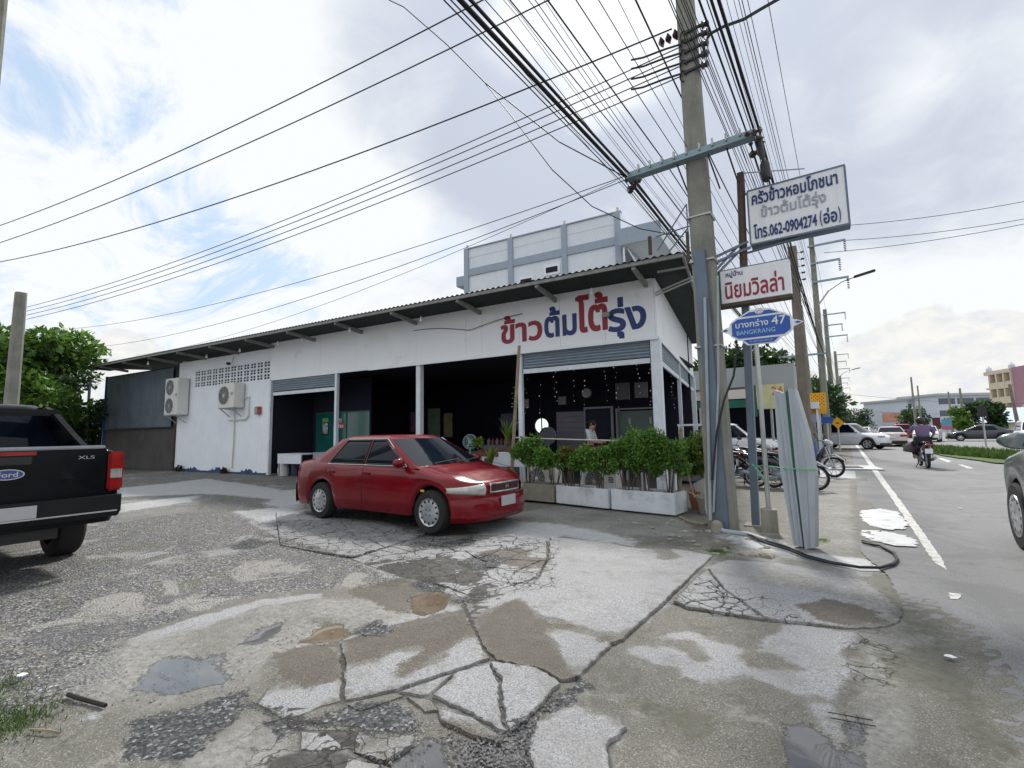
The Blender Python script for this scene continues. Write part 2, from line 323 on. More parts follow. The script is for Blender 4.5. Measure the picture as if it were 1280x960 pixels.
# ------------------------------------------------------------------ the ground
def ground_material(name, kind):
    m = bpy.data.materials.new(name); m.use_nodes = True; nt = m.node_tree; N = nt.nodes; L = nt.links
    p = N['Principled BSDF']; geo = N.new('ShaderNodeNewGeometry'); pos = geo.outputs['Position']
    def nz(s, d=6, r=.6, dist=0, off=0):
        n = N.new('ShaderNodeTexNoise'); n.inputs['Scale'].default_value = s; n.inputs['Detail'].default_value = d; n.inputs['Roughness'].default_value = r; n.inputs['Distortion'].default_value = dist
        if off:
            a = N.new('ShaderNodeVectorMath'); a.operation = 'ADD'; L.new(pos, a.inputs[0]); a.inputs[1].default_value = (off, off, 0); L.new(a.outputs[0], n.inputs[0])
        else: L.new(pos, n.inputs[0])
        return n.outputs[0]
    def vor(s, feat='F1', out='Distance', rnd=1.0, warp=0.0):
        n = N.new('ShaderNodeTexVoronoi'); n.feature = feat; n.inputs['Scale'].default_value = s; n.inputs['Randomness'].default_value = rnd
        if warp:
            w = N.new('ShaderNodeTexNoise'); w.inputs['Scale'].default_value = 6; w.inputs['Detail'].default_value = 5; L.new(pos, w.inputs[0])
            sv = N.new('ShaderNodeVectorMath'); sv.operation = 'SCALE'; L.new(w.outputs[1], sv.inputs[0]); sv.inputs['Scale'].default_value = warp
            a = N.new('ShaderNodeVectorMath'); a.operation = 'ADD'; L.new(pos, a.inputs[0]); L.new(sv.outputs[0], a.inputs[1]); L.new(a.outputs[0], n.inputs[0])
        else: L.new(pos, n.inputs[0])
        return n.outputs[out]
    def m2(op, a, b):
        n = N.new('ShaderNodeMath'); n.operation = op
        for i, v in enumerate((a, b)):
            if isinstance(v, (int, float)): n.inputs[i].default_value = v
            else: L.new(v, n.inputs[i])
        return n.outputs[0]
    def mr(v, a, b, c=0.0, d=1.0, smooth=True):
        n = N.new('ShaderNodeMapRange'); n.interpolation_type = 'SMOOTHSTEP' if smooth else 'LINEAR'
        L.new(v, n.inputs[0]); n.inputs[1].default_value = a; n.inputs[2].default_value = b; n.inputs[3].default_value = c; n.inputs[4].default_value = d; return n.outputs[0]
    def mix(f, a, b, mode='MIX'):
        n = N.new('ShaderNodeMix'); n.data_type = 'RGBA'; n.blend_type = mode
        for i, v in ((0, f), (6, a), (7, b)):
            if isinstance(v, tuple): n.inputs[i].default_value = (*v, 1)
            elif isinstance(v, (int, float)): n.inputs[i].default_value = v
            else: L.new(v, n.inputs[i])
        return n.outputs[2]
    def attr(nm):
        n = N.new('ShaderNodeAttribute'); n.attribute_name = nm; return n.outputs['Fac']
    def ramp(v, stops):
        n = N.new('ShaderNodeValToRGB'); L.new(v, n.inputs[0]); e = n.color_ramp.elements
        e[0].position = stops[0][0]; e[0].color = (*stops[0][1], 1); e[1].position = stops[-1][0]; e[1].color = (*stops[-1][1], 1)
        for s, c in stops[1:-1]: k = e.new(s); k.color = (*c, 1)
        return n.outputs[0]
    n1 = nz(1.3, 7, .62); n4 = nz(7, 7, .68); n20 = nz(26, 5, .7); spk = nz(110, 3, .7); spk2 = nz(240, 2, .6); nbig = nz(.45, 5, .6, .6, 11)
    jag = m2('ADD', m2('MULTIPLY', m2('SUBTRACT', spk, .5), .075), m2('ADD', m2('MULTIPLY', m2('SUBTRACT', nz(5, 6, .65, 0, 5), .5), .22), m2('MULTIPLY', m2('SUBTRACT', n20, .5), .10)))
    def mask(nm, soft=.012, amp=1.0, lo=0.0): return mr(m2('ADD', attr(nm), m2('MULTIPLY', jag, amp)), lo - soft, lo + soft, 1, 0)
    if kind == 'lot':
        # damp worn surface: olive grey with visible aggregate
        c = ramp(n4, [(.25, (.085, .084, .072)), (.5, (.135, .132, .114)), (.75, (.20, .195, .17))])
        c = mix(mr(nbig, .45, .62), c, mix(mr(n1, .3, .7), (.10, .098, .085), (.165, .16, .14)))
        c = mix(mr(spk, .54, .66, 0, .7), c, (.40, .39, .37)); c = mix(mr(spk, .46, .34, 0, .75), c, (.035, .035, .033)); c = mix(mr(nz(2.7, 8, .72, .5, 71), .52, .62, 0, .5), c, (.075, .072, .06)); c = mix(mr(nz(3.9, 8, .72, .5, 91), .56, .66, 0, .45), c, (.34, .33, .31))
        # loose gravel and broken surface on the left
        vs = vor(64, out='Color'); bw = N.new('ShaderNodeSeparateColor'); L.new(vs, bw.inputs[0])
        gr = ramp(bw.outputs[0], [(.0, (.035, .036, .044)), (.35, (.09, .092, .10)), (.62, (.17, .172, .18)), (.85, (.29, .29, .285)), (1, (.52, .51, .50))])
        gr = mix(mr(vor(58), .4, .8, 0, .5), gr, (.045, .045, .045))
        gr = mix(mr(nz(1.6, 8, .7, .8, 61), .50, .60, 0, .6), gr, mix(mr(spk, .35, .65), (.04, .042, .05), (.17, .175, .19))); gr = mix(mr(n4, .5, .66, 0, .7), gr, ramp(n20, [(.3, (.17, .155, .125)), (.7, (.30, .28, .235))]))
        gr = mix(mr(nbig, .56, .68, 0, .6), gr, (.20, .19, .165))
        gr = mix(mr(nz(1.9, 7, .7, 1.0, 31), .54, .64, 0, .5), gr, (.10, .125, .055))
        gr = mix(mr(nz(1.1, 7, .66, .8, 51), .56, .62, 0, .75), gr, mix(mr(spk, .3, .7), (.26, .25, .23), (.42, .41, .39)))
        lg = mask('loose', .08, 1.8); c = mix(lg, c, gr)
        # pale worn crazed concrete
        crk = mr(vor(2.6, 'DISTANCE_TO_EDGE', warp=.25), .006, .02, 1, 0); crk2 = mr(vor(7.0, 'DISTANCE_TO_EDGE', warp=.18), .006, .022, 1, 0)
        pc = ramp(spk, [(.30, (.07, .07, .075)), (.44, (.225, .23, .243)), (.70, (.47, .475, .49))])
        pc = mix(mr(n4, .35, .75, 0, .3), pc, (.34, .345, .35)); pc = mix(mr(nz(3.1, 8, .75, .4, 17), .5, .64, 0, .55), pc, (.17, .165, .15)); pc = mix(mr(n1, .5, .68, 0, .5), pc, (.21, .205, .19))
        pale = mask('pale', .03); c = mix(pale, c, pc)
        tan = ramp(n20, [(.3, (.13, .13, .122)), (.7, (.35, .35, .335))]); tn = mask('tan', .05, 1.4); c = mix(m2('MULTIPLY', tn, m2('ADD', .25, m2('MULTIPLY', mr(n1, .35, .6), .6))), c, tan)
        cz = mask('crazed', .06, 1.2); c = mix(m2('MULTIPLY', cz, m2('MAXIMUM', crk, m2('MULTIPLY', crk2, .8))), c, (.035, .032, .028))
        br = ramp(spk, [(.3, (.045, .038, .030)), (.5, (.098, .086, .069)), (.75, (.18, .163, .137))]); bm_ = mask('brown', .02, 1.3); c = mix(m2('MULTIPLY', bm_, .92), c, br)
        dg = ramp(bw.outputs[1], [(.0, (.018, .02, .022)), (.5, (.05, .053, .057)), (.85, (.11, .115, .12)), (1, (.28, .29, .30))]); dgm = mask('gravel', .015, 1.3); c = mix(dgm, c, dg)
        c = mix(m2('MULTIPLY', mask('olive', .06, 1.6), .85), c, mix(mr(n20, .3, .7), (.040, .042, .022), (.085, .085, .055)))
        c = mix(mask('green', .05, 1.8), c, mix(mr(n20, .3, .7), (.05, .09, .02), (.13, .16, .07)))
        # plaster dust trails nearer the building
        c = mix(m2('MULTIPLY', mask('dust', .10, 2.5), .72), c, mix(mr(n20, .3, .7), (.42, .44, .46), (.60, .62, .64)))
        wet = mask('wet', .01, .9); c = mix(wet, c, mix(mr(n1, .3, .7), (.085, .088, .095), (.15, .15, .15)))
        mud = mask('mud', .01, .6); c = mix(mud, c, mix(mr(nz(3, 3, .5), .3, .7), (.125, .098, .066), (.18, .145, .105)))
        gap = mr(attr('gap'), -.01, .02, 1, 0); c = mix(m2('MULTIPLY', gap, .9), c, mix(mr(n20, .35, .65), (.018, .017, .015), (.05, .045, .037)))
        rough = m2('SUBTRACT', mr(n4, .2, .8, .62, .92), m2('MULTIPLY', wet, .95)); rough = m2('MAXIMUM', m2('SUBTRACT', rough, m2('MULTIPLY', mud, .68)), .03)
        rough = m2('SUBTRACT', rough, m2('MULTIPLY', mask('olive', .06, 1.6), .25))
        h = m2('ADD', m2('MULTIPLY', spk, .35), m2('MULTIPLY', n20, .8)); h = m2('ADD', h, m2('MULTIPLY', m2('MULTIPLY', lg, m2('SUBTRACT', 1.0, vor(58))), 1.6)); h = m2('ADD', h, m2('MULTIPLY', dgm, m2('SUBTRACT', 1.0, vor(58))))
        h = m2('ADD', h, m2('MULTIPLY', pale, .5)); h = m2('SUBTRACT', h, m2('MULTIPLY', cz, m2('MULTIPLY', m2('MAXIMUM', crk, crk2), 1.4)))
        dry = m2('SUBTRACT', 1.0, m2('MAXIMUM', wet, mud)); h = m2('MULTIPLY', h, dry)
        b = N.new('ShaderNodeBump'); b.inputs['Strength'].default_value = .8; b.inputs['Distance'].default_value = .016; L.new(h, b.inputs['Height']); L.new(b.outputs[0], p.inputs['Normal'])
        p.inputs['Specular IOR Level'].default_value = .5; L.new(rough, p.inputs['Roughness'])
    else:
        sy = N.new('ShaderNodeMapping'); sy.inputs['Scale'].default_value = (1.2, .12, 1); L.new(pos, sy.inputs[0])
        tr = N.new('ShaderNodeTexNoise'); tr.inputs['Scale'].default_value = 1.6; tr.inputs['Detail'].default_value = 5; L.new(sy.outputs[0], tr.inputs[0])
        c = ramp(spk, [(.28, (.09, .093, .10)), (.5, (.18, .184, .193)), (.75, (.29, .293, .30))])
        c = mix(mr(tr.outputs[0], .4, .65, 0, .5), c, (.20, .202, .21)); c = mix(mr(n1, .55, .7, 0, .35), c, (.12, .125, .12)); c = mix(mr(n4, .6, .75, 0, .5), c, (.13, .135, .13)); c = mix(mr(nz(.6, 8, .7, .8, 23), .52, .6, 0, .5), c, (.12, .125, .13)); c = mix(mr(nz(1.1, 8, .7, .8, 43), .58, .66, 0, .4), c, (.30, .30, .30))
        ck = mr(vor(.7, 'DISTANCE_TO_EDGE', warp=.4), .003, .010, .6, 0); c = mix(m2('MULTIPLY', ck, mr(n1, .5, .6)), c, (.05, .05, .05))
        b = N.new('ShaderNodeBump'); b.inputs['Strength'].default_value = .5; b.inputs['Distance'].default_value = .008; L.new(spk, b.inputs['Height']); L.new(b.outputs[0], p.inputs['Normal'])
        p.inputs['Roughness'].default_value = .78
    L.new(c, p.inputs['Base Color']); return m
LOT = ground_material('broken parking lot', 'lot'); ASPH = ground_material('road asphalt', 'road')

def gp(pts): return [tuple(G(x, y)[:2]) for x, y in pts]
PALE = [gp(p) for p in (
    [(626, 745), (661, 733), (674, 726), (690, 700), (687, 673), (746, 678), (794, 687), (818, 690), (824, 702), (842, 704), (852, 696), (836, 689), (860, 690), (891, 697), (860, 727), (835, 752), (800, 782), (780, 794), (746, 791), (709, 779), (680, 772), (660, 758), (648, 750)],
    [(683, 795), (690, 788), (725, 792), (765, 806), (740, 828), (722, 846), (712, 838), (700, 820), (695, 805)],
    [(617, 828), (672, 836), (702, 857), (694, 862), (676, 885), (640, 922), (630, 920), (590, 895), (540, 870), (573, 840)],
    [(430, 836), (470, 831), (490, 818), (527, 812), (530, 820), (497, 845), (495, 850), (548, 832), (560, 815), (585, 798), (597, 800), (611, 825), (540, 850), (430, 879)],
    [(496, 866), (568, 842), (540, 874), (530, 876)],
    [(350, 858), (385, 866), (400, 852), (418, 850), (428, 858), (427, 875), (395, 885), (385, 895), (360, 904), (345, 893), (318, 880)],
    [(375, 917), (440, 915), (455, 922), (515, 923), (518, 935), (480, 955), (440, 945), (375, 945)],
    [(335, 955), (365, 944), (430, 945), (480, 957), (470, 985), (335, 985)],
    [(720, 883), (740, 895), (775, 898), (783, 912), (770, 925), (760, 935), (768, 975), (672, 975), (655, 935), (670, 905), (690, 893)],
    [(786, 815), (800, 805), (825, 804), (845, 810), (855, 817), (862, 825), (884, 829), (880, 810), (865, 797), (845, 796), (825, 796), (835, 790), (862, 785), (887, 795), (920, 808), (941, 814), (960, 795), (980, 779), (1019, 782), (1066, 791), (1077, 809), (1060, 812), (1056, 820), (1068, 830), (1072, 840), (1055, 848), (1050, 853), (1057, 865), (1042, 878), (1013, 871), (974, 862), (953, 853), (933, 844), (915, 850), (897, 849), (876, 851), (845, 835), (815, 826)],
    [(845, 752), (860, 728), (885, 708), (910, 702), (970, 705), (1010, 712), (1060, 720), (1085, 730), (1105, 745), (1122, 757), (1128, 768), (1060, 786), (1000, 779), (960, 776), (900, 765), (860, 759)],
    [(548, 880), (560, 888), (590, 896), (628, 922), (626, 932), (590, 920), (552, 903)],
    [(505, 750), (575, 756), (578, 772), (552, 776), (512, 790), (430, 800), (425, 796), (500, 775)],
    [(588, 762), (625, 745), (660, 735), (668, 742), (640, 752), (592, 772)],
    [(150, 803), (240, 775), (330, 752), (400, 746), (402, 752), (330, 762), (250, 788), (160, 812)],
    [(540, 688), (600, 672), (690, 672), (690, 712), (660, 735), (600, 752), (560, 742), (480, 725), (440, 700)],
    [(1045, 700), (1085, 700), (1095, 722), (1060, 722)],
    [(1010, 880), (1040, 875), (1052, 900), (1048, 925), (1062, 980), (1030, 980), (1028, 915)],
    [(345, 636), (400, 645), (480, 652), (520, 672), (500, 700), (430, 695), (340, 668), (310, 652)],
    [(250, 690), (300, 682), (298, 692), (262, 698)], [(160, 694), (200, 688), (212, 690), (175, 700)],
    [(60, 930), (100, 905), (128, 878), (118, 900), (60, 960), (-20, 985), (-40, 945)],
)]
HOLES = [gp(p) for p in ([(920, 818), (930, 812), (952, 815), (975, 820), (1006, 838), (990, 839), (960, 836), (935, 832)], [(494, 846), (528, 820), (560, 822), (540, 835), (500, 852)])]
MASKS = {
    'brown': [gp(p) for p in ([(592, 775), (648, 750), (672, 776), (709, 782), (766, 800), (763, 806), (725, 791), (690, 787), (682, 795), (695, 806), (700, 822), (712, 840), (722, 850), (700, 851), (675, 837), (620, 827), (606, 812)],
        [(432, 832), (432, 805), (500, 780), (580, 762), (596, 797), (585, 797), (560, 813), (540, 826), (500, 850), (495, 842), (528, 811), (490, 816), (470, 829)],
        [(1000, 760), (1030, 750), (1062, 757), (1100, 767), (1105, 778), (1060, 784), (1015, 776)], [(335, 820), (420, 800), (428, 850), (385, 860), (350, 855)], [(555, 905), (590, 905), (640, 930), (560, 925)],
        [(590, 690), (660, 685), (665, 715), (620, 705)], [(620, 700), (690, 698), (680, 712)], [(560, 735), (500, 770), (430, 745), (515, 722)])],
    'tan': [gp(p) for p in ([(60, 850), (160, 806), (250, 782), (330, 758), (520, 750), (515, 775), (440, 790), (430, 830), (330, 830), (310, 875), (180, 890), (110, 880)],
        [(910, 712), (960, 706), (1010, 720), (1060, 745), (1010, 742), (940, 730)], [(620, 645), (700, 632), (860, 650), (870, 670), (760, 668), (650, 655)], [(230, 960), (320, 885), (345, 905), (370, 960), (330, 985), (220, 985)],
        [(880, 690), (930, 680), (1040, 690), (1075, 720), (1130, 760), (1190, 800), (1180, 830), (1130, 870), (1130, 980), (1060, 980), (1080, 800), (1050, 720)],
        [(1000, 600), (1060, 590), (1070, 700), (1020, 690), (1000, 660)], [(145, 640), (260, 620), (240, 640), (150, 655)])],
    'crazed': [gp(p) for p in ([(310, 640), (520, 650), (700, 670), (690, 735), (560, 750), (440, 705), (330, 680)], [(840, 752), (870, 722), (940, 740), (1010, 780), (900, 768)], [(320, 905), (520, 915), (500, 980), (320, 980)], [(1060, 800), (1110, 790), (1115, 860), (1060, 850)])],
    'gravel': [gp(p) for p in ([(318, 885), (350, 897), (375, 905), (420, 890), (470, 880), (500, 876), (512, 890), (532, 908), (500, 922), (450, 921), (420, 911), (375, 912), (355, 930), (325, 905)],
        [(560, 922), (630, 930), (640, 905), (672, 892), (665, 920), (655, 945), (668, 985), (590, 985)], [(155, 908), (250, 880), (300, 866), (318, 882), (280, 915), (215, 965), (165, 950)], [(440, 785), (470, 780), (492, 790), (480, 800), (440, 798)],
        [(513, 735), (530, 723), (560, 735), (558, 745)], [(562, 752), (598, 742), (625, 745), (580, 757)], [(542, 686), (560, 678), (592, 671), (594, 681), (565, 689)], [(288, 682), (310, 672), (345, 677), (318, 685), (290, 688)], [(676, 886), (702, 862), (722, 850), (735, 858), (700, 885), (676, 900)], [(572, 705), (600, 690), (640, 700), (600, 720)])],  # one patch is the red car's shade painted dark, another marks a hole
    'olive': [gp(p) for p in ([(795, 880), (815, 867), (840, 880), (880, 885), (903, 898), (895, 910), (870, 935), (850, 920), (820, 900)], [(1000, 880), (1012, 898), (1040, 920), (1045, 980), (1020, 980), (1005, 905)], [(1100, 820), (1180, 800), (1200, 840), (1240, 905), (1270, 960), (1230, 950), (1180, 870), (1110, 860)],
        [(1070, 700), (1150, 700), (1190, 800), (1130, 790), (1100, 740)], [(960, 950), (980, 935), (1000, 985), (960, 985)], [(380, 772), (430, 778), (440, 790), (400, 785)])],
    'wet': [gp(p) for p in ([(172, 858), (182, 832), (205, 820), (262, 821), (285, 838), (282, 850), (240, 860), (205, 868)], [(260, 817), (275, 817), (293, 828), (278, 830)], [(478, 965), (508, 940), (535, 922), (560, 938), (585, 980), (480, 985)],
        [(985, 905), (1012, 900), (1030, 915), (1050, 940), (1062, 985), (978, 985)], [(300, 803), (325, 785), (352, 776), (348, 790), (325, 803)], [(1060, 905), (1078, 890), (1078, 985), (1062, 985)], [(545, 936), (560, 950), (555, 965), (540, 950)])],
    'mud': [gp(p) for p in ([(514, 748), (530, 741), (548, 738), (562, 742), (556, 762), (532, 770), (516, 765)], [(372, 802), (405, 783), (428, 779), (443, 792), (420, 801)])],
    'green': [gp(p) for p in ([(-30, 905), (-10, 890), (45, 895), (40, 910), (-5, 922), (-40, 925)], [(-20, 855), (30, 850), (20, 862), (-20, 866)], [(885, 690), (900, 684), (915, 692), (895, 697)], [(1015, 675), (1035, 672), (1035, 680), (1020, 682)])],
    'dust': [gp(p) for p in ([(585, 655), (625, 650), (700, 655), (790, 672), (790, 680), (700, 668), (690, 675), (600, 668)], [(145, 610), (260, 598), (350, 612), (360, 625), (250, 618), (150, 622)], [(145, 632), (250, 620), (240, 628), (150, 640)],
        [(900, 660), (960, 672), (1000, 690), (1100, 700), (1130, 715), (1060, 712), (960, 690), (900, 672)], [(1035, 585), (1085, 588), (1095, 596), (1050, 600), (1000, 594)], [(290, 640), (360, 632), (400, 650), (330, 652)], [(350, 614), (380, 610), (372, 640), (330, 630)])],
    'loose': [[(-9, -1.5)] + gp([(-60, 985), (60, 900), (150, 840), (150, 800), (240, 770), (330, 745), (500, 735), (560, 690), (560, 650), (400, 600)]) + [(-32, 8), (-32, -1.5)]],
}
MASKS['pale'] = PALE
# cracked slab pieces, traced on the ground and lying a little proud of it
def inset(poly, g):
    n = len(poly); A = sum(poly[i][0] * poly[(i + 1) % n][1] - poly[(i + 1) % n][0] * poly[i][1] for i in range(n))
    if A < 0: poly = poly[::-1]
    out = []
    for i in range(n):
        p0, p1, p2 = Vector(poly[i - 1]), Vector(poly[i]), Vector(poly[(i + 1) % n])
        a = (p1 - p0).normalized(); b = (p2 - p1).normalized(); nn = Vector((-a.y - b.y, a.x + b.x))
        if nn.length > 1e-6: nn.normalize()
        out.append(p1 + nn * g)
    return out
def rough_outline(poly, step=.06, amp=.014):
    out = []; n = len(poly)
    for i in range(n):
        a, b = Vector(poly[i]), Vector(poly[(i + 1) % n]); d = b - a; k = max(1, int(d.length / step)); nn = Vector((-d.y, d.x)).normalized() if d.length else d
        for j in range(k):
            q = a + d * (j / k); out.append(q + nn * (rng.uniform(-amp, amp)))
    return out
def clip(poly, p, nrm):
    out = []; n = len(poly)
    for i in range(n):
        a, b = poly[i], poly[(i + 1) % n]; da = (a[0] - p[0]) * nrm[0] + (a[1] - p[1]) * nrm[1]; db = (b[0] - p[0]) * nrm[0] + (b[1] - p[1]) * nrm[1]
        if da <= 0: out.append(a)
        if (da < 0 < db) or (db < 0 < da):
            t = da / (da - db); out.append((a[0] + (b[0] - a[0]) * t, a[1] + (b[1] - a[1]) * t))
    return out
def inside(pt, poly):
    c = False; n = len(poly)
    for i in range(n):
        a, b = poly[i], poly[i - 1]
        if (a[1] > pt[1]) != (b[1] > pt[1]) and pt[0] < (b[0] - a[0]) * (pt[1] - a[1]) / (b[1] - a[1]) + a[0]: c = not c
    return c
def voronoi(poly, n, seed):
    r = random.Random(seed); xs = [p[0] for p in poly]; ys = [p[1] for p in poly]; S = []
    t = 0
    while len(S) < n and t < 9000:
        t += 1
        q = (r.uniform(min(xs), max(xs)), r.uniform(min(ys), max(ys)))
        if inside(q, poly) and all((q[0] - s[0]) ** 2 + (q[1] - s[1]) ** 2 > .3 * ((max(xs) - min(xs)) * (max(ys) - min(ys)) / n) * .5 for s in S): S.append(q)
    res = []
    for i, s in enumerate(S):
        c = list(poly)
        for j, q in enumerate(S):
            if i == j: continue
            c = clip(c, ((s[0] + q[0]) / 2, (s[1] + q[1]) / 2), (q[0] - s[0], q[1] - s[1]))
            if len(c) < 3: break
        if len(c) >= 3: res.append(c)
    return res
SLABS = [gp(p) for p in (
    [(579, 753), (626, 745), (661, 733), (674, 724), (686, 700), (687, 673), (746, 678), (794, 687), (850, 689), (891, 697), (840, 745), (780, 800), (766, 806), (722, 849), (700, 851), (675, 837), (620, 827), (606, 812), (592, 783)],
    [(617, 829), (672, 837), (702, 857), (694, 862), (676, 885), (640, 922), (632, 905), (628, 880), (625, 850), (612, 830)],
    [(610, 831), (622, 851), (625, 881), (629, 905), (636, 922), (590, 895), (540, 872), (573, 841)],
    [(430, 832), (425, 805), (500, 782), (577, 757), (590, 785), (604, 812), (612, 825), (560, 843), (490, 867), (430, 880)],
    [(500, 867), (567, 844), (537, 871), (525, 873)],
    [(336, 862), (380, 838), (426, 822), (428, 860), (427, 878), (395, 888), (360, 906), (320, 882)],
    [(430, 882), (495, 867), (505, 872), (470, 885), (450, 892)], [(508, 873), (540, 877), (548, 890), (530, 892), (515, 880)], [(546, 888), (590, 899), (630, 924), (628, 934), (590, 922), (550, 904)],
    [(375, 918), (410, 922), (430, 935), (425, 944), (375, 944)], [(415, 920), (470, 916), (520, 923), (515, 936), (480, 955), (440, 944), (435, 932)], [(335, 958), (365, 946), (430, 947), (480, 959), (470, 990), (335, 990)],
    [(360, 908), (372, 903), (410, 908), (440, 912), (436, 918), (400, 917), (365, 917)],
    [(720, 883), (740, 895), (775, 898), (783, 912), (770, 925), (760, 935), (768, 980), (672, 980), (655, 935), (670, 905), (690, 893)],
    [(960, 776), (905, 738), (885, 712), (910, 702), (970, 705), (1010, 712), (1060, 720), (1085, 730), (1105, 745), (1125, 757), (1130, 768), (1124, 780), (1100, 787), (1060, 788), (1000, 780)],
)]
SLABS += voronoi(gp([(842, 753), (868, 726), (884, 713), (905, 739), (958, 776), (900, 766), (860, 760)]), 15, 3)
SLABS += voronoi(gp([(440, 700), (520, 674), (600, 668), (683, 674), (684, 700), (671, 723), (640, 733), (592, 748), (560, 735), (500, 725)]), 46, 5)
SLABS += voronoi(gp([(345, 640), (420, 648), (500, 655), (540, 665), (515, 674), (440, 698), (350, 682)]), 30, 9)
def seg_dist(P, polys):
    """signed distance (negative inside) of points P (n,2) to the nearest of the polygons"""
    best = np.full(len(P), 1e9)
    for poly in polys:
        a = np.array([tuple(p) for p in poly], float); b = np.roll(a, -1, 0)
        sel = (P[:, 0] > a[:, 0].min() - 1) & (P[:, 0] < a[:, 0].max() + 1) & (P[:, 1] > a[:, 1].min() - 1) & (P[:, 1] < a[:, 1].max() + 1)
        Q = P[sel]
        if not len(Q): continue
        d2 = np.full(len(Q), 1e9); ins = np.zeros(len(Q), bool)
        for p, q in zip(a, b):
            e = q - p; w = Q - p; t = np.clip((w @ e) / max(e @ e, 1e-9), 0, 1); d2 = np.minimum(d2, ((w - t[:, None] * e) ** 2).sum(1))
            if p[1] != q[1]:
                c = (p[1] > Q[:, 1]) != (q[1] > Q[:, 1]); xx = (q[0] - p[0]) * (Q[:, 1] - p[1]) / (q[1] - p[1]) + p[0]; ins ^= c & (Q[:, 0] < xx)
        d = np.sqrt(d2) * np.where(ins, -1, 1)
        best[sel] = np.minimum(best[sel], d)
    return np.minimum(best, 5.0)
def put_masks(me, off=(0, 0), gap=True):
    n = len(me.vertices); co = np.empty(n * 3, np.float32); me.vertices.foreach_get('co', co); P = co.reshape(-1, 3)[:, :2].astype(float) + np.array(off)
    for k, polys in MASKS.items():
        v = seg_dist(P, polys)
        if k == 'pale': v = np.maximum(v, -seg_dist(P, HOLES))
        a = me.attributes.new(k, 'FLOAT', 'POINT'); a.data.foreach_set('value', v.astype(np.float32))
    v = seg_dist(P, SLABS) if gap else np.full(n, 5.0)
    a = me.attributes.new('gap', 'FLOAT', 'POINT'); a.data.foreach_set('value', v.astype(np.float32))
ROADP = [(.35, 120)] + gp([(1061, 548), (1062, 556), (1066, 570), (1070, 600), (1072, 640), (1075, 690), (1110, 720), (1130, 760), (1185, 790), (1212, 856), (1232, 907), (1280, 939), (1380, 1020)]) + [(8, -30), (16, -30), (16, 120)]
def build_ground():
    X = np.concatenate([[-400, -150, -60], np.arange(-34, -10, .14), np.arange(-10, 1.35, .045), [3, 9, 30, 150, 400]])
    Y = np.concatenate([[-60, -20, -5, 0], np.arange(.9, 7.5, .045), np.arange(7.5, 16, .11), [17, 19, 22, 27, 35, 60, 150, 500, 1200]])
    nx, ny = len(X), len(Y); gx, gy = np.meshgrid(X, Y)
    rr = np.random.RandomState(4)
    z = np.zeros_like(gx)
    for k in range(26):  # gentle uneven relief
        f = rr.uniform(.4, 3.2); a = rr.uniform(0, 6.28); z += np.sin(gx * f * math.cos(a) + gy * f * math.sin(a) + rr.uniform(0, 6)) * .0045 / f ** .8
    z += rr.uniform(-.003, .003, z.shape)
    P = np.stack([gx.ravel(), gy.ravel()], 1)
    z = z.ravel()
    for k in ('wet', 'mud'):
        d = seg_dist(P, MASKS[k]); fac = np.clip((d + .02) / .25, 0, 1); z = z * fac - .012 * (1 - fac)
    rd = seg_dist(P, [ROADP]); z = np.where(rd < -.25, np.minimum(z, -.012), z)
    near = (P[:, 0] > -34) & (P[:, 0] < 1.4) & (P[:, 1] > .8) & (P[:, 1] < 16); z = np.where(near, z, 0)
    co = np.column_stack([P, z]).astype(np.float32)
    i, j = np.meshgrid(np.arange(ny - 1), np.arange(nx - 1), indexing='ij'); a = (i * nx + j).ravel()
    F_ = np.column_stack([a, a + 1, a + nx + 1, a + nx]).astype(np.int32)
    me = bpy.data.meshes.new('ground'); me.vertices.add(len(co)); me.vertices.foreach_set('co', co.ravel())
    me.loops.add(F_.size); me.loops.foreach_set('vertex_index', F_.ravel()); me.polygons.add(len(F_))
    me.polygons.foreach_set('loop_start', np.arange(0, F_.size, 4, dtype=np.int32)); me.polygons.foreach_set('loop_total', np.full(len(F_), 4, np.int32)); me.update(calc_edges=True); me.validate()
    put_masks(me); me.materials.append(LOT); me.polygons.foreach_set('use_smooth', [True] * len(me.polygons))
    o = bpy.data.objects.new('ground', me); col.objects.link(o); tag(o, kind='structure'); return o
ground = build_ground()
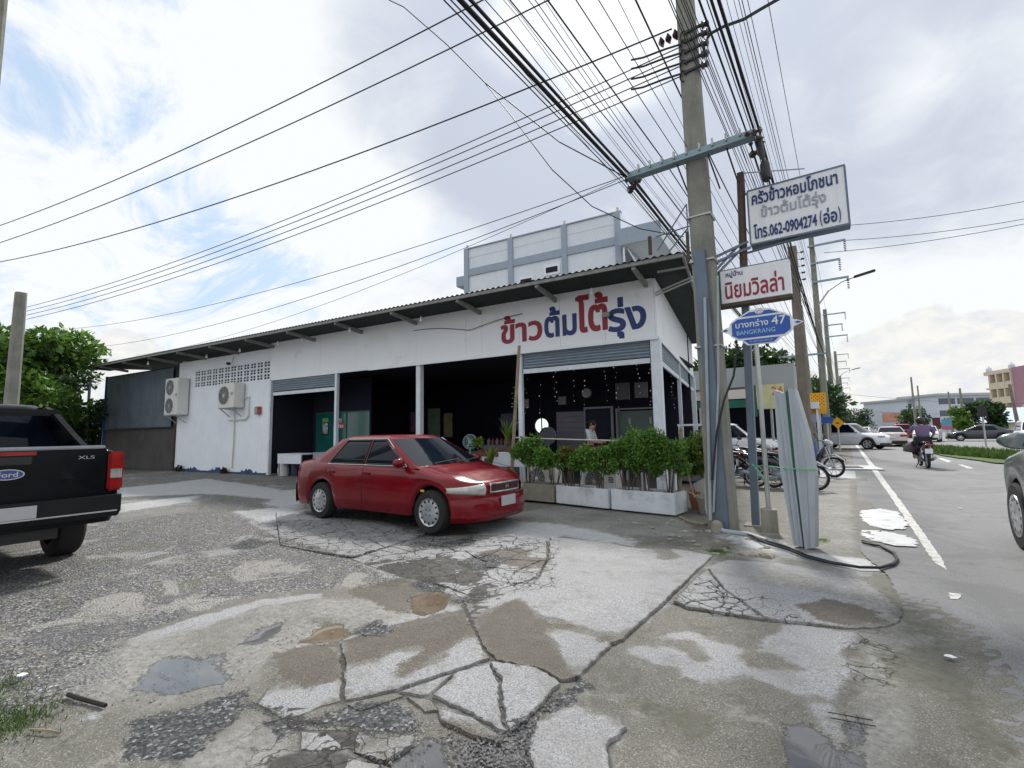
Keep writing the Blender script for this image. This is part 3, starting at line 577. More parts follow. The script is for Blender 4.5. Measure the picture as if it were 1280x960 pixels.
def build_slab(poly, idx):
    n = len(poly); cx = sum(p[0] for p in poly) / n; cy = sum(p[1] for p in poly) / n
    xs = [p[0] for p in poly]; ys = [p[1] for p in poly]; size = max(max(xs) - min(xs), max(ys) - min(ys)); small = size < .5
    q = rough_outline(inset([tuple(p) for p in poly], .003 if small else .0035), .05 if small else .03, .004 if small else .009)
    out = [Vector((p.x - cx, p.y - cy)) for p in q]; k = len(out)
    pts = list(out); top = inset([tuple(p) for p in out], .005); 
    if sum(out[i].x * out[(i + 1) % k].y - out[(i + 1) % k].x * out[i].y for i in range(k)) < 0: out = out[::-1]; top = inset([tuple(p) for p in out], .005)
    inner = []
    st = .07
    if not small:
        x = min(xs)
        ring = [tuple(p) for p in top]
        while x < max(xs):
            y = min(ys)
            while y < max(ys):
                if inside((x - cx, y - cy), ring): inner.append(Vector((x - cx + rng.uniform(-.01, .01), y - cy + rng.uniform(-.01, .01))))
                y += st
            x += st
    vv = list(top) + inner
    r = geometry.delaunay_2d_cdt(vv, [(i, (i + 1) % k) for i in range(k)], [list(range(k))], 1, 1e-5)
    V, Fc = r[0], r[2]; tilt = (rng.uniform(-.006, .006), rng.uniform(-.006, .006)); h0 = .011 + rng.uniform(-.003, .005)
    def H(p, edge=0): return h0 + tilt[0] * p[0] + tilt[1] * p[1] - edge
    mb = MB(); mb.v = [(p.x, p.y, H(p) + rng.uniform(-.0012, .0012)) for p in V]; mb.f = [tuple(f) for f in Fc]
    b = len(mb.v); mb.v += [(p.x, p.y, H(p)) for p in top]; b1 = len(mb.v); mb.v += [(p.x, p.y, H(p) - .012) for p in out]; b2 = len(mb.v); mb.v += [(p.x, p.y, -.03) for p in out]
    for i in range(k):
        j = (i + 1) % k; mb.f.append((b1 + i, b1 + j, b + j, b + i)); mb.f.append((b2 + i, b2 + j, b1 + j, b1 + i))
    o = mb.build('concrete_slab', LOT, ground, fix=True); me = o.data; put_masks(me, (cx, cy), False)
    o.location = (cx, cy, 0)
for i_, p_ in enumerate(SLABS): build_slab(p_, i_)

# road, verge, markings: sheets a few millimetres above each other
road_edge = gp([(1061, 548), (1062, 556), (1066, 570), (1070, 600), (1072, 640), (1075, 690), (1110, 720), (1130, 760), (1165, 782), (1185, 772), (1200, 806), (1178, 812), (1197, 832), (1212, 856), (1205, 880), (1232, 907), (1255, 915), (1280, 939), (1380, 1020)])
def sheet(name, pts, z, m, kind='structure', step=.12, amp=.03, parent=None, **kw):
    q = []
    n = len(pts)
    for i in range(n):
        a, b = Vector(pts[i]), Vector(pts[(i + 1) % n]); d = b - a; k = min(max(1, int(d.length / step)), 60); nn = Vector((-d.y, d.x)).normalized() if d.length else d
        for j in range(k): q.append(a + d * (j / k) + nn * (rng.uniform(-amp, amp) if d.length < 40 else 0))
    r = geometry.delaunay_2d_cdt(q, [(i, (i + 1) % len(q)) for i in range(len(q))], [list(range(len(q)))], 1, 1e-5)
    mb = MB(); mb.v = [(p.x, p.y, z) for p in r[0]]; mb.f = [tuple(f) for f in r[2]]
    o = mb.build(name, m, parent, fix=True)
    if o.data.polygons and o.data.polygons[0].normal.z < 0: o.data.flip_normals()
    if kind: o['kind'] = kind
    return o
road_pts = [(.35, 900)] + [tuple(p) for p in road_edge] + [(8, -30), (16, -30), (16, 900)]
sheet('road', road_pts, .007, ASPH, step=.05, amp=.012)
GRASSM = mat('verge grass ground', (.06, .10, .025), .95, var=.3, vscale=2)
sheet('grass_verge', gp([(1118, 556), (1180, 571), (1245, 580), (1300, 584), (1420, 600), (1420, 578), (1280, 571), (1240, 567), (1150, 554)]), .05, GRASSM, kind='structure', step=.5, amp=.06)
far_lot = sheet('far_forecourt', [(16, 20), (60, 20), (60, 400), (16, 400)], .03, mat('pale far concrete yard', (.30, .30, .29), .9, var=.1, vscale=.5), step=9, amp=0)
def marking(name, px, m, lab=None, z=.011, amp=.010, step=.04):
    return sheet(name, gp(px), z, m, step=step, amp=amp)
marking('road_edge_line', [(1090, 588), (1097, 588), (1131, 634), (1176, 697), (1184, 714), (1170, 706), (1163, 697), (1123, 636)], PAINTL)
marking('road_edge_line', [(1064, 549), (1066, 549), (1096, 586), (1089, 586)], PAINTL)
marking('road_edge_line', [(1185, 742), (1202, 744), (1198, 751), (1188, 750)], PAINTL)
for q in ([(1172, 573), (1177, 573), (1190, 577), (1184, 578)], [(1197, 581), (1203, 581), (1218, 586), (1210, 586)], [(1148, 563), (1152, 563), (1161, 567), (1156, 567)], [(1192, 561), (1204, 561), (1222, 564), (1209, 564)], [(1226, 565), (1240, 565), (1262, 570), (1246, 570)]): marking('lane_dash', q, PAINTL, step=.3, amp=.01)
tag(marking('cement_spill', [(1077, 640), (1100, 637), (1122, 641), (1135, 655), (1132, 663), (1108, 664), (1084, 657), (1076, 650)], POWD, z=.021, amp=.03, step=.03), 'larger rectangular white cement spill beside the road edge line', 'cement spill', kind=None)
tag(marking('cement_spill', [(1076, 664), (1100, 665), (1130, 671), (1148, 678), (1144, 686), (1120, 684), (1090, 678), (1078, 671)], POWD, z=.021, amp=.03, step=.03), 'smaller streaked white cement spill nearest the camera by the road edge line', 'cement spill')
for o_ in [o for o in col.objects if o.name.startswith('cement_spill')]:
    if 'kind' in o_: del o_['kind']

# ------------------------------------------------------------------ text
_tc = {}
def text_shape(s, bold=0.0):
    key = (s, bold)
    if key in _tc: return _tc[key]
    c = bpy.data.curves.new('lettering_source', 'FONT'); c.body = s; c.size = 1; c.fill_mode = 'NONE' if hasattr(c, 'fill_mode') else c.fill_mode
    c.resolution_u = 4
    o = bpy.data.objects.new('lettering_source', c); col.objects.link(o); bpy.context.view_layer.update()
    me = bpy.data.meshes.new_from_object(o.evaluated_get(bpy.context.evaluated_depsgraph_get()))
    V = [v.co.copy() for v in me.vertices]; nxt = {}
    loops = []; adj = {}
    for e in me.edges: a, b = e.vertices; adj.setdefault(a, []).append(b); adj.setdefault(b, []).append(a)
    seen = set()
    for i in range(len(V)):
        if i in seen or i not in adj: continue
        l = [i]; seen.add(i); cur = i; prev = None
        cand = [k for k in adj[i] if k == i + 1] or adj[i]
        cur = cand[0]; prev = i
        while cur != i and cur not in seen:
            l.append(cur); seen.add(cur); nx_ = [k for k in adj[cur] if k != prev]
            if not nx_: break
            prev, cur = cur, nx_[0]
        if len(l) > 2: loops.append([Vector((V[k].x, V[k].y)) for k in l])
    bpy.data.objects.remove(o); bpy.data.curves.remove(c)
    sg = 1 if sum(l[i - 1].x * l[i].y - l[i].x * l[i - 1].y for l in loops for i in range(len(l))) > 0 else -1
    if bold:
        new = []
        for l in loops:
            l = [p for i, p in enumerate(l) if (p - l[i - 1]).length > 1e-5]; q = []; n = len(l)
            for i in range(n):
                a = (l[i] - l[i - 1]).normalized(); b = (l[(i + 1) % n] - l[i]).normalized(); m_ = Vector((a.y + b.y, -a.x - b.x)); k = m_.length
                m_ = m_ / k * min(1.6, 2 / max(k, .6)) if k > 1e-4 else Vector((0, 0)); q.append(l[i] + m_ * bold * sg)
            new.append(q)
        loops = new
    pts = []; edges = []
    for l in loops:
        b = len(pts); pts += l; edges += [(b + i, b + (i + 1) % len(l)) for i in range(len(l))]
    r = geometry.delaunay_2d_cdt(pts, edges, [], 0, 1e-5)
    def wind(p):
        w = 0
        for l in loops:
            for i in range(len(l)):
                a, b = l[i - 1], l[i]
                if (a.y <= p.y) != (b.y <= p.y):
                    x = a.x + (p.y - a.y) / (b.y - a.y) * (b.x - a.x)
                    if x > p.x: w += 1 if b.y > a.y else -1
        return w
    fs = []
    for f in r[2]:
        c_ = sum((r[0][k] for k in f), Vector((0, 0))) / len(f)
        if wind(c_) != 0: fs.append(tuple(f))
    used = sorted({k for f in fs for k in f}); mp = {k: i for i, k in enumerate(used)}
    vs = [r[0][k] for k in used]; fs = [tuple(mp[k] for k in f) for f in fs]
    x0 = min(v.x for v in vs); x1 = max(v.x for v in vs); y0 = min(v.y for v in vs); y1 = max(v.y for v in vs)
    vs = [Vector(((v.x - x0) / (x1 - x0), (v.y - y0) / (y1 - y0))) for v in vs]
    _tc[key] = (vs, fs); return _tc[key]
def lettering(name, s, x0, x1, z0, z1, y, m, parent, bold=0.0, shear=0.0, thick=.006):
    """letters standing on a wall in the local x-z plane, facing -y"""
    vs, fs = text_shape(s, bold)
    P = [(x0 + v.x * (x1 - x0) + shear * v.y, y, z0 + v.y * (z1 - z0)) for v in vs]; n = len(P)
    cnt = {}
    for f in fs:
        for i in range(len(f)): a, b = f[i - 1], f[i]; cnt[(a, b)] = 1
    side = [(a, b) for (a, b) in cnt if (b, a) not in cnt]
    mb = MB(); mb.v = P + [(p[0], y + thick, p[2]) for p in P]; mb.f = list(fs) + [(a, b, b + n, a + n) for a, b in side]
    return mb.build(name, m, parent, fix=False)

# ------------------------------------------------------------------ the restaurant
CORN = Vector((-3.53, 10.99, 0)); TH = math.atan2(.0912, .9958)
UX = Vector((.99583, .0912, 0)); UY = Vector((-.0912, .99583, 0))
rest = thing('restaurant_building', 'long low white open-fronted restaurant with red and blue Thai lettering on its fascia', 'restaurant', CORN, TH)
def rl(x, y, z=0): return CORN + UX * x + UY * y + Vector((0, 0, z))
SW = Vector((-.0757, .9971, 0))  # direction of the side wall in the building's frame
WZ0, WZ1 = 3.54, 4.98
# fascia boards, each a panel between joints
xs = [0, -1.2, -2.4, -3.6, -4.8, -5.35, -7.2, -9.1, -9.85, -11.6, -13.0, -14.36]
for a, b in zip(xs, xs[1:]): MB().bbox(b + .004, a - .004, -.045 - rng.uniform(0, .004), 0, WZ0, WZ1).build('fascia_board', WHITE, rest)
MB().bbox(-14.36, 0, .002, .05, WZ0, WZ1).build('fascia_backing', GREYM, rest)
MB().bbox(-9.2, .06, -.085, -.048, WZ0 - .03, WZ0 + .07).build('fascia_trim', WHITE, rest)
# side fascia going away along the side street front
def sd(t, off=0.0): return (SW.x * t + SW.y * off, SW.y * t - SW.x * off)
side_panels = [0, 1.2, 2.4, 3.6, 4.8, 6.0, 7.2, 8.4, 9.6]
for a, b in zip(side_panels, side_panels[1:]):
    p, q = sd(a + .004), sd(b - .004); mb = MB(); mb.slab([(p[0], p[1], WZ0), (q[0], q[1], WZ0), (q[0], q[1], WZ1), (p[0], p[1], WZ1)], (.045, 0, 0)); mb.build('fascia_board', WHITE, rest)
p, q = sd(0), sd(9.6); MB().slab([(p[0] + .05, p[1], WZ0 - .03), (q[0] + .05, q[1], WZ0 - .03), (q[0] + .05, q[1], WZ0 + .06), (p[0] + .05, p[1], WZ0 + .06)], (.03, 0, 0)).build('fascia_trim', WHITE, rest)
# lettering on the fascia
L0 = -.052
tz0 = 3.83
def fl(s, x0, x1, z0, z1, m, b): lettering('lettering', s, x0, x1, z0, z1, L0 - .004, m, rest, b)
fl('ข้าว', -4.18, -2.90, 3.83, 4.61, RED, .030)
fl('ต้ม', -2.84, -1.93, 3.85, 4.67, BLUE, .030)
fl('โต้', -1.95, -1.10, 3.87, 4.86, RED, .030)
fl('รุ่ง', -1.12, -.18, 3.56, 4.64, BLUE, .030)
# columns
for x, w in ((-14.42, .10), (-10.8, .11), (-7.15, .17), (-3.62, .12), (-.02, .22)):
    MB().bbox(x - w / 2, x + w / 2, -.03, -.03 + max(w, .12), 0, WZ0 - .003).build('column', COLW, rest, bevel=.008)
for t, w in ((4.5, .10), (9.8, .16)):
    c = sd(t); MB().bbox(c[0] - w / 2, c[0] + w / 2, c[1] - w / 2, c[1] + w / 2, 0, WZ0).build('column', COLW, rest)
# roller shutters, half raised, each slat its own piece
def shutter(name, p0, p1, z0, z1, lab):
    """p0, p1: ends in plan; slats from z0 to z1"""
    p0, p1 = Vector((*p0, 0)), Vector((*p1, 0)); d = (p1 - p0); L_ = d.length; M = Matrix.Rotation(math.atan2(d.y, d.x), 3, 'Z')
    root = MB().box((p0 + p1) / 2 + Vector((0, 0, z1 + .01)), (L_, .05, .04), M=M).build('roller_shutter', GREYM, rest, label=lab)
    n = int((z1 - z0 - .12) / .075); prof = [(0, 0), (.018, .012), (.026, .034), (.018, .058), (0, .070)]
    base = None
    for i in range(n):
        if base is None:
            mb = MB(); P = []
            for (dy, dz) in prof: P.append([M @ Vector((-L_ / 2, -dy, dz)), M @ Vector((L_ / 2, -dy, dz))])
            mb.grid(P); base = mb.build('slat', SHUT, root, smooth=True); base.location = (p0 + p1) / 2 + Vector((0, 0, z1 - .075)); 
        else: piece(base, 'slat', root, (p0 + p1) / 2 + Vector((0, 0, z1 - .075 * (i + 1))))
    MB().box((p0 + p1) / 2 + Vector((0, -.01, z0 + .06)), (L_, .05, .12), M=M).build('bottom_rail', COLW, root)
    return root
shutter('s', (-14.3, .06), (-10.9, .06), 2.97, 3.5, 'half raised pale blue shutter over the green glazed bay at the far left')
shutter('s', (-3.53, .06), (-.16, .06), 2.98, 3.5, 'half raised blue grey shutter at the front corner bay')
shutter('s', sd(.14, .0), sd(4.4, .0), 2.98, 3.5, 'half raised shutter on the side facing the road, nearest the corner')
shutter('s', sd(4.6, .0), sd(9.6, .0), 2.98, 3.5, 'half raised shutter on the side facing the road, farther from the corner')
# plastered wall at the left with ventilation blocks
xl, xr = -21.1, -14.47
VB = [(-19.75, -14.42, 4.15, 4.32), (-19.75, -14.42, 3.88, 4.05), (-19.75, -14.42, 3.61, 3.78)]
mb = MB(); mb.bbox(xl, xr, 0, .12, 0, 3.60); mb.bbox(xl, xr, 0, .12, 4.34, 4.80); mb.bbox(xl, -19.8, 0, .12, 3.60, 4.34); mb.build('plaster_wall', PLAS, rest)
MB().bbox(-14.5, -14.36, .0, .12, 3.6, 4.98).build('plaster_wall', PLAS, rest)
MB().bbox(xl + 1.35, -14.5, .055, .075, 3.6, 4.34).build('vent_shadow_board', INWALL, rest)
vb = None; bw_ = .445
def vent_block():
    mb = MB(); w, h = .445, .245
    xsb = [0, .045, .175, .225, .355, w]; 
    cells_x = [(.045, .185), (.235, .375)]; zz = [(.035, .105), (.14, .21)]
    # lattice of bars round four openings
    mb.bbox(0, .04, 0, .03, 0, h - .004); mb.bbox(.19, .23, 0, .03, 0, h - .004); mb.bbox(.385, w - .004, 0, .03, 0, h - .004)
    for a, b in ((.04, .19), (.23, .385)):
        mb.bbox(a, b, .001, .028, 0, .03); mb.bbox(a, b, .001, .028, .108, .135); mb.bbox(a, b, .001, .028, .213, h - .004)
    return mb
for r_ in range(3):
    for i in range(12):
        loc = (-19.8 + i * .4433, .01, 3.6 + r_ * .2467)
        if vb is None: vb = vent_block().build('vent_block', PLAS, rest); vb.location = loc
        else: piece(vb, 'vent_block', rest, loc)
# peeling blue skirting at the foot of that wall
q = []; x = xl
while x < xr: q.append((x, .07 + .17 * max(0, math.sin(x * 3.1) * .5 + rng.uniform(-.3, .6)))); x += .09
P0 = [(a, -.006, 0) for a, b in q]; P1 = [(a, -.006, b) for a, b in q]
mb = MB().grid([P0, P1]); mb.build('skirting_paint', NAVY, rest, fix=False)
# roof: corrugated sheets with a wavy edge, overhanging the front by 1.2 m
def roof():
    sheets = [(-28.2, -23.6), (-23.6, -19), (-19, -14.4), (-14.4, -9.8), (-9.8, -5.2), (-5.2, -.6), (-.6, .95)]
    for (a, b) in sheets:
        xs_ = np.arange(a, b + .001, .04); P = []
        for y, z in ((-1.22, 5.05), (-.2, 5.13), (3, 5.36), (7.6, 5.6)):
            P.append([(x - (.0757 * max(y, 0) * (x - a) / (b - a) if a == -.6 else 0), y, z + .022 * math.cos(x * 2 * math.pi / .16)) for x in xs_])
        m_ = MB().grid(P); nbl = len(m_.v); m_.v += [(v[0], v[1], v[2] - .012) for v in m_.v]; m_.f += [tuple(k + nbl for k in f[::-1]) for f in m_.f[:]]
        m_.build('roof_sheet', ROOFM, rest, smooth=True, fix=False)
    # side eave over the roadside front
    for a, b in ((-.1, 3.2), (3.2, 6.5), (6.5, 10.0)):
        ts = np.arange(a, b + .001, .04); P = []
        for off in (-.1, .8): P.append([(sd(t, off)[0] , sd(t, off)[1], 5.20 - .09 * off + .022 * math.cos(t * 2 * math.pi / .16)) for t in ts])
        MB().grid(P).build('roof_sheet', ROOFM, rest, smooth=True, fix=False)
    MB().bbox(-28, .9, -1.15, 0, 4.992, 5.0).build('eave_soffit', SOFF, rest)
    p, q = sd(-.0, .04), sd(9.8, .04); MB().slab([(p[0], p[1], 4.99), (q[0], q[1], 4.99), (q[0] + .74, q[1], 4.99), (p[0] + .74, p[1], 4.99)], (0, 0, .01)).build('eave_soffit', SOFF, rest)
    MB().bbox(-28.1, .9, -1.2, -1.15, 4.95, 5.03).build('eave_beam', RAFT, rest)
    p, q = sd(-1.15, .78), sd(9.8, .78); MB().slab([(p[0], p[1], 4.93), (q[0], q[1], 4.93), (q[0], q[1], 5.02), (p[0], p[1], 5.02)], (.05, 0, 0)).build('eave_beam', RAFT, rest)
    x = -26.0; base = None
    while x < .2:
        if base is None:
            m_ = MB(); m_.slab([(-.04, -1.16, 4.86), (-.04, 0, 4.74), (-.04, 0, 4.86), (-.04, -1.16, 4.94)], (.08, 0, 0)); base = m_.build('rafter', RAFT, rest); base.location = (x, 0, .02)
        else: piece(base, 'rafter', rest, (x, 0, .02))
        x += 2.35
    c = sd(-1.0, .7); MB().tube([(.05, -.02, 4.62), (.95, -.5, 4.70)], .022, 6).build('side_brace', GALV, rest)
    MB().tube([(.05, -.02, 4.55), (.95, -.5, 4.63)], .022, 6).build('side_brace', GALV, rest)
    MB().bbox(.3, .9, -.9, -.86, 4.80, 4.84).build('eave_purlin', RAFT, rest)
roof()
# inside of the restaurant
DEP = 7.5
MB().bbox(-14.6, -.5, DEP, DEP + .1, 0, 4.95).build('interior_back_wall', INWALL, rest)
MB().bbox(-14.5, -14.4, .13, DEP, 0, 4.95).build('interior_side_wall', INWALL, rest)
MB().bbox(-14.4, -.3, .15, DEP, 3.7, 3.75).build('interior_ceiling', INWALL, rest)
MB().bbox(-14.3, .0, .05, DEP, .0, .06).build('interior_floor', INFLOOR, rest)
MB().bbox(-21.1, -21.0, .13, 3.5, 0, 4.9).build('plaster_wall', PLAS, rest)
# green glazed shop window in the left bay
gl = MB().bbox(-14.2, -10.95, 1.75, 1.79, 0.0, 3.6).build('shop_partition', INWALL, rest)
MB().bbox(-13.9, -12.25, 1.72, 1.745, .82, 2.3).build('green_glass_pane', GREENGL, gl); MB().bbox(-12.19, -11.0, 1.72, 1.745, .82, 2.3).build('green_glass_pane', GREENGL, gl)
for q in ((-13.95, -13.9, .78, 2.34), (-12.25, -12.19, .78, 2.34)): MB().bbox(q[0], q[1], 1.70, 1.745, q[2], q[3]).build('window_frame', GREENT, gl)
MB().bbox(-13.95, -10.98, 1.70, 1.745, 2.30, 2.35).build('window_frame', GREENT, gl); MB().bbox(-13.95, -10.98, 1.70, 1.745, .77, .82).build('window_frame', GREENT, gl)
# bulbs under the eave
for x, y in ((-21.9, -.9), (-18.0, -.5), (-15.6, -.55), (-13.2, -.6), (-12.0, -.5), (-9.4, -.7), (-6.55, -.6), (-1.35, -.5)):
    b_ = thing('hanging_bulb', '', 'light bulb', rl(x, y, 4.93), 0, 'bare white bulbs under the restaurant eave')
    b_['label'] = {-21.9: 'white bulb under the eave above the blue tarpaulin shed', -18.0: 'white bulb under the eave above the ventilation blocks and single fan unit', -15.6: 'white bulb under the eave just left of the fascia start', -13.2: 'white bulb under the eave above the left shutter bay', -12.0: 'white bulb under the eave right of the left shutter bay',
        -9.4: 'white bulb hanging under the eave left of the white column', -6.55: 'white bulb under the eave between white column and red lettering', -1.35: 'white bulb under the eave above the blue end letters'}[x]
    MB().tube([(0, 0, .05), (0, 0, -.10)], .006, 5).build('flex', WIRE, b_); MB().lathe([(.0, -.25), (.03, -.24), (.042, -.21), (.036, -.17), (.02, -.13), (.02, -.09)], n=10).build('bulb', mat('white bulb glass', (.85, .85, .82), .3), b_, smooth=True)
tag(MB().tube([rl(x, -.075 - .02 * math.sin(x), 4.35 + .25 * abs(math.sin(x * .8 + 1)) * (1)) for x in np.arange(-7.3, -3.4, .12)], .009, 5).build('light_cable', WIRE), 'thin black wire looping across the white fascia left of the lettering', 'wire')
# wall meter box, flood light, lamp on fascia
b_ = thing('meter_box', 'small grey and red electric box on the white wall beside the left shutter', 'electric box', rl(-15.05, -.01, 2.28), TH)
MB().bbox(-.13, .13, -.12, 0, 0, .30).build('box_body', mat('box red paint', (.35, .08, .07), .5), b_, bevel=.01); MB().bbox(-.12, .04, -.135, -.121, .03, .27).build('box_door', GREYM, b_)
b_ = thing('flood_lamp', 'small grey flood lamp mounted on the fascia amid the blue lettering', 'flood lamp', rl(-1.12, -.06, 4.2), TH)
MB().box((0, -.12, .03), (.17, .05, .12), M=Matrix.Rotation(.5, 3, 'X')).build('lamp_head', mat('grey lamp glass', (.35, .36, .33), .2), b_, bevel=.01); MB().bar((0, 0, 0), (-.1, -.12, 0), .02).build('bracket', BLACKP, b_)
b_ = thing('flood_lamp', 'small dark flood lamp on a bracket above the ventilation blocks', 'flood lamp', rl(-16.9, -.02, 4.45), TH)
MB().box((0, -.2, -.06), (.2, .06, .12), M=Matrix.Rotation(.8, 3, 'X')).build('lamp_head', BLACKP, b_, bevel=.01); MB().tube([(0, 0, .25), (0, -.06, 0), (0, -.18, -.03)], .015, 6).build('bracket', GALV, b_)

# lean-to shed at the left end
shed = thing('lean_to_shed', 'blue grey tarpaulin and sheet metal lean-to at the far left end of the restaurant', 'shed', rl(-21.1, 0), TH)
def tarp(x0, x1, z0, z1, y, m, name, waves, amp, par=shed, taper=0.0):
    n = 40; P = []
    for k in range(9):
        v = k / 8; P.append([((x0 + taper * (1 - v)) + (x1 - x0 - taper * (1 - v)) * u / n, y - amp * math.sin(u / n * waves * 6.28 + v * 1.5) * (.4 + .6 * (1 - v)) - .01 * math.sin(u * 2.1 + k), z0 + (z1 - z0) * v) for u in range(n + 1)])
    return MB().grid(P).build(name, m, par, smooth=True, fix=False)
tarp(-6.9, -.35, 1.95, 4.62, -.06, TARP, 'tarpaulin', 5, .035)
tarp(-7.3, -.05, 0.03, 1.93, -.02, BROWNP, 'lower_sheet', 9, .010, taper=.6)
for i in range(7): MB().bbox(-9.0 + i * .30, -9.0 + i * .30 + .285, .6 - .012 * (i % 2), .63, 3.3, 4.55).build('upper_corrugated_panel', mat('grey corrugated panel', (.22, .26, .27), .6, var=.2), shed)
MB().bbox(-7.1, 0, .02, .08, 0, 4.7).build('backing_wall', mat('shed backing', (.03, .04, .045), .9), shed)
for x in (-7.05, -9.1): MB().bbox(x - .05, x + .05, -.1, .0, 0, 4.7).build('post', BLUEP if x == -7.05 else GREYM, shed)
MB().bbox(-9.15, -7.0, -.1, -.04, 3.16, 3.24).build('rail', BLUEP, shed); MB().bbox(-6.95, -.1, -.11, -.05, 1.9, 1.96).build('rail', BLACKP, shed)
MB().bbox(-9.1, -7, 1.6, 1.7, 0, 3).build('back_panel', mat('shed dark interior', (.02, .028, .028), .9), shed)
MB().bbox(-.07, -.0, -.09, -.03, 0, 3.0).build('post', RUST, shed)

# ------------------------------------------------------------------ air conditioner units
def ac_unit(name, label, loc, rz, w, h, d, fans, group='outdoor air conditioning units'):
    t = thing(name, label, 'air conditioner', loc, rz, group)
    MB().bbox(-w / 2, w / 2, -d, 0, 0, h).build('casing', ACW, t, bevel=.02)
    hh = h / fans
    for k in range(fans):
        r = min(w * .33, hh * .42); c = (-w * .12, -d - .003, hh * (k + .5))
        MB().lathe([(r + .015, 0), (r + .015, .012), (r, .014), (r * .98, -.0)], c=c, axis='Y', n=28, M=Matrix.Rotation(math.radians(90), 3, 'X')).build('fan_shroud', ACW, t)
        f = MB().lathe([(0, .001), (r * .97, .001)], c=c, n=28, M=Matrix.Rotation(math.radians(90), 3, 'X')).build('fan_opening', ACD, t)
        g = MB()
        for q in range(1, 7): g.lathe([(r * q / 7 - .003, .012), (r * q / 7 + .003, .012)], c=c, n=24, M=Matrix.Rotation(math.radians(90), 3, 'X'))
        for q in range(12): a = q * math.pi / 6; g.bar((c[0], c[1] - .010, c[2]), (c[0] + r * math.cos(a), c[1] - .010, c[2] + r * math.sin(a)), .004)
        g.build('fan_grille', ACW, t); MB().lathe([(r * .2, .014), (0, .02)], c=c, n=16, M=Matrix.Rotation(math.radians(90), 3, 'X')).build('fan_hub', mat('silver hub', (.6, .6, .6), .3, .5), t)
    for k in range(4): MB().bbox(w * .30, w * .44, -d - .004, -d + .002, h * .5 + k * .03, h * .5 + k * .03 + .015).build('vent_slot', ACD, t)
    return t
def brackets(t, w, d, z=-.04):
    for x in (-w * .35, w * .35):
        MB().bbox(x - .02, x + .02, -d - .03, .0, z, -.003).build('wall_bracket', GALV, t); MB().bar((x, -d * .9, z), (x, 0, z - .3), .03).build('bracket_brace', GALV, t)
a1 = ac_unit('air_conditioner', 'tall cream double-fan air conditioner at the left edge of the white wall', rl(-20.65, -.05, 2.44), TH, 1.1, 1.6, .44, 2); brackets(a1, 1.1, .44)
a2 = ac_unit('air_conditioner', 'single-fan cream air conditioner on the white wall under the ventilation blocks', rl(-16.55, -.05, 2.58), TH, 1.1, .98, .42, 1); brackets(a2, 1.1, .42)
tag(MB().tube([rl(-16.6, -.06, 2.5), rl(-16.6, -.05, 1.2), rl(-16.65, -.05, .2)], .022, 6).build('drain_pipe', mat('yellowed plastic pipe', (.50, .48, .36), .6)), 'thin yellowed drain pipe running down the white wall below the single-fan unit', 'pipe')
tag(MB().tube([rl(-16.2, -.06, 2.9), rl(-15.7, -.05, 3.0), rl(-15.7, -.05, 2.25), rl(-15.9, -.05, 2.12), rl(-17.0, -.05, 2.12)], .035, 6).build('pipe_trunking', ACW), 'cream pipe trunking looping beside the single-fan air conditioner', 'pipe')

# ------------------------------------------------------------------ vehicles (local frame: x forward, y left)
def wheel(parent, x, y, r, w, side, style='cap', m=None):
    """side +1 when the outer face looks to +y"""
    R = Matrix.Rotation(math.radians(-90 * side), 3, 'X')
    t = MB().lathe([(r * .62, -w / 2), (r * .9, -w / 2), (r, -w / 2 + .03), (r, w / 2 - .03), (r * .93, w / 2), (r * .66, w / 2), (r * .62, w / 2 - .03)], n=36, M=R).build('tyre', RUBBER, None, smooth=True)
    root = t; root.name = 'wheel'; root.parent = parent; root.location = (x, y, r)
    rim = MB().lathe([(r * .66, w / 2 - .02), (r * .63, w / 2 + .004), (r * .56, w / 2 - .008), (r * .30, w / 2 + .012), (0, w / 2 + .018)], n=36, M=R).build('rim', m or ALLOY, root, smooth=True)
    sl = MB(); k = 12 if style == 'cap' else 5
    for i in range(k):
        a = 2 * math.pi * i / k; rr = r * .50 if style == 'cap' else r * .42; h = r * (.075 if style == 'cap' else .16)
        q = []
        for j in range(8):
            b = 2 * math.pi * j / 8; q.append(((rr + math.cos(b) * h * (1.2 if style == 'cap' else 1.0)), math.sin(b) * h * (.62 if style == 'cap' else 1)))
        ca, sa = math.cos(a), math.sin(a)
        P = [R @ Vector((u * ca - v * sa, u * sa + v * ca, w / 2 + (.001 if style == 'cap' else .010))) for u, v in q]
        sl.add(P, [tuple(range(8))])
    for i in range(4):
        a = 2 * math.pi * (i + .5) / 4; c = (r * .17 * math.cos(a), r * .17 * math.sin(a)); P = [R @ Vector((c[0] + math.cos(b * .785) * r * .035, c[1] + math.sin(b * .785) * r * .035, w / 2 + .0185)) for b in range(8)]; sl.add(P, [tuple(range(8))])
    sl.build('rim_slots', BLACKP, root, fix=False)
    return root
def lerp(a, b, t): return a + (b - a) * t
def interp(tab, x):
    if x <= tab[0][0]: return tab[0][1]
    for (a, va), (b, vb_) in zip(tab, tab[1:]):
        if x <= b: t = (x - a) / (b - a); t = t * t * (3 - 2 * t) * .5 + t * .5; return va + (vb_ - va) * t
    return tab[-1][1]
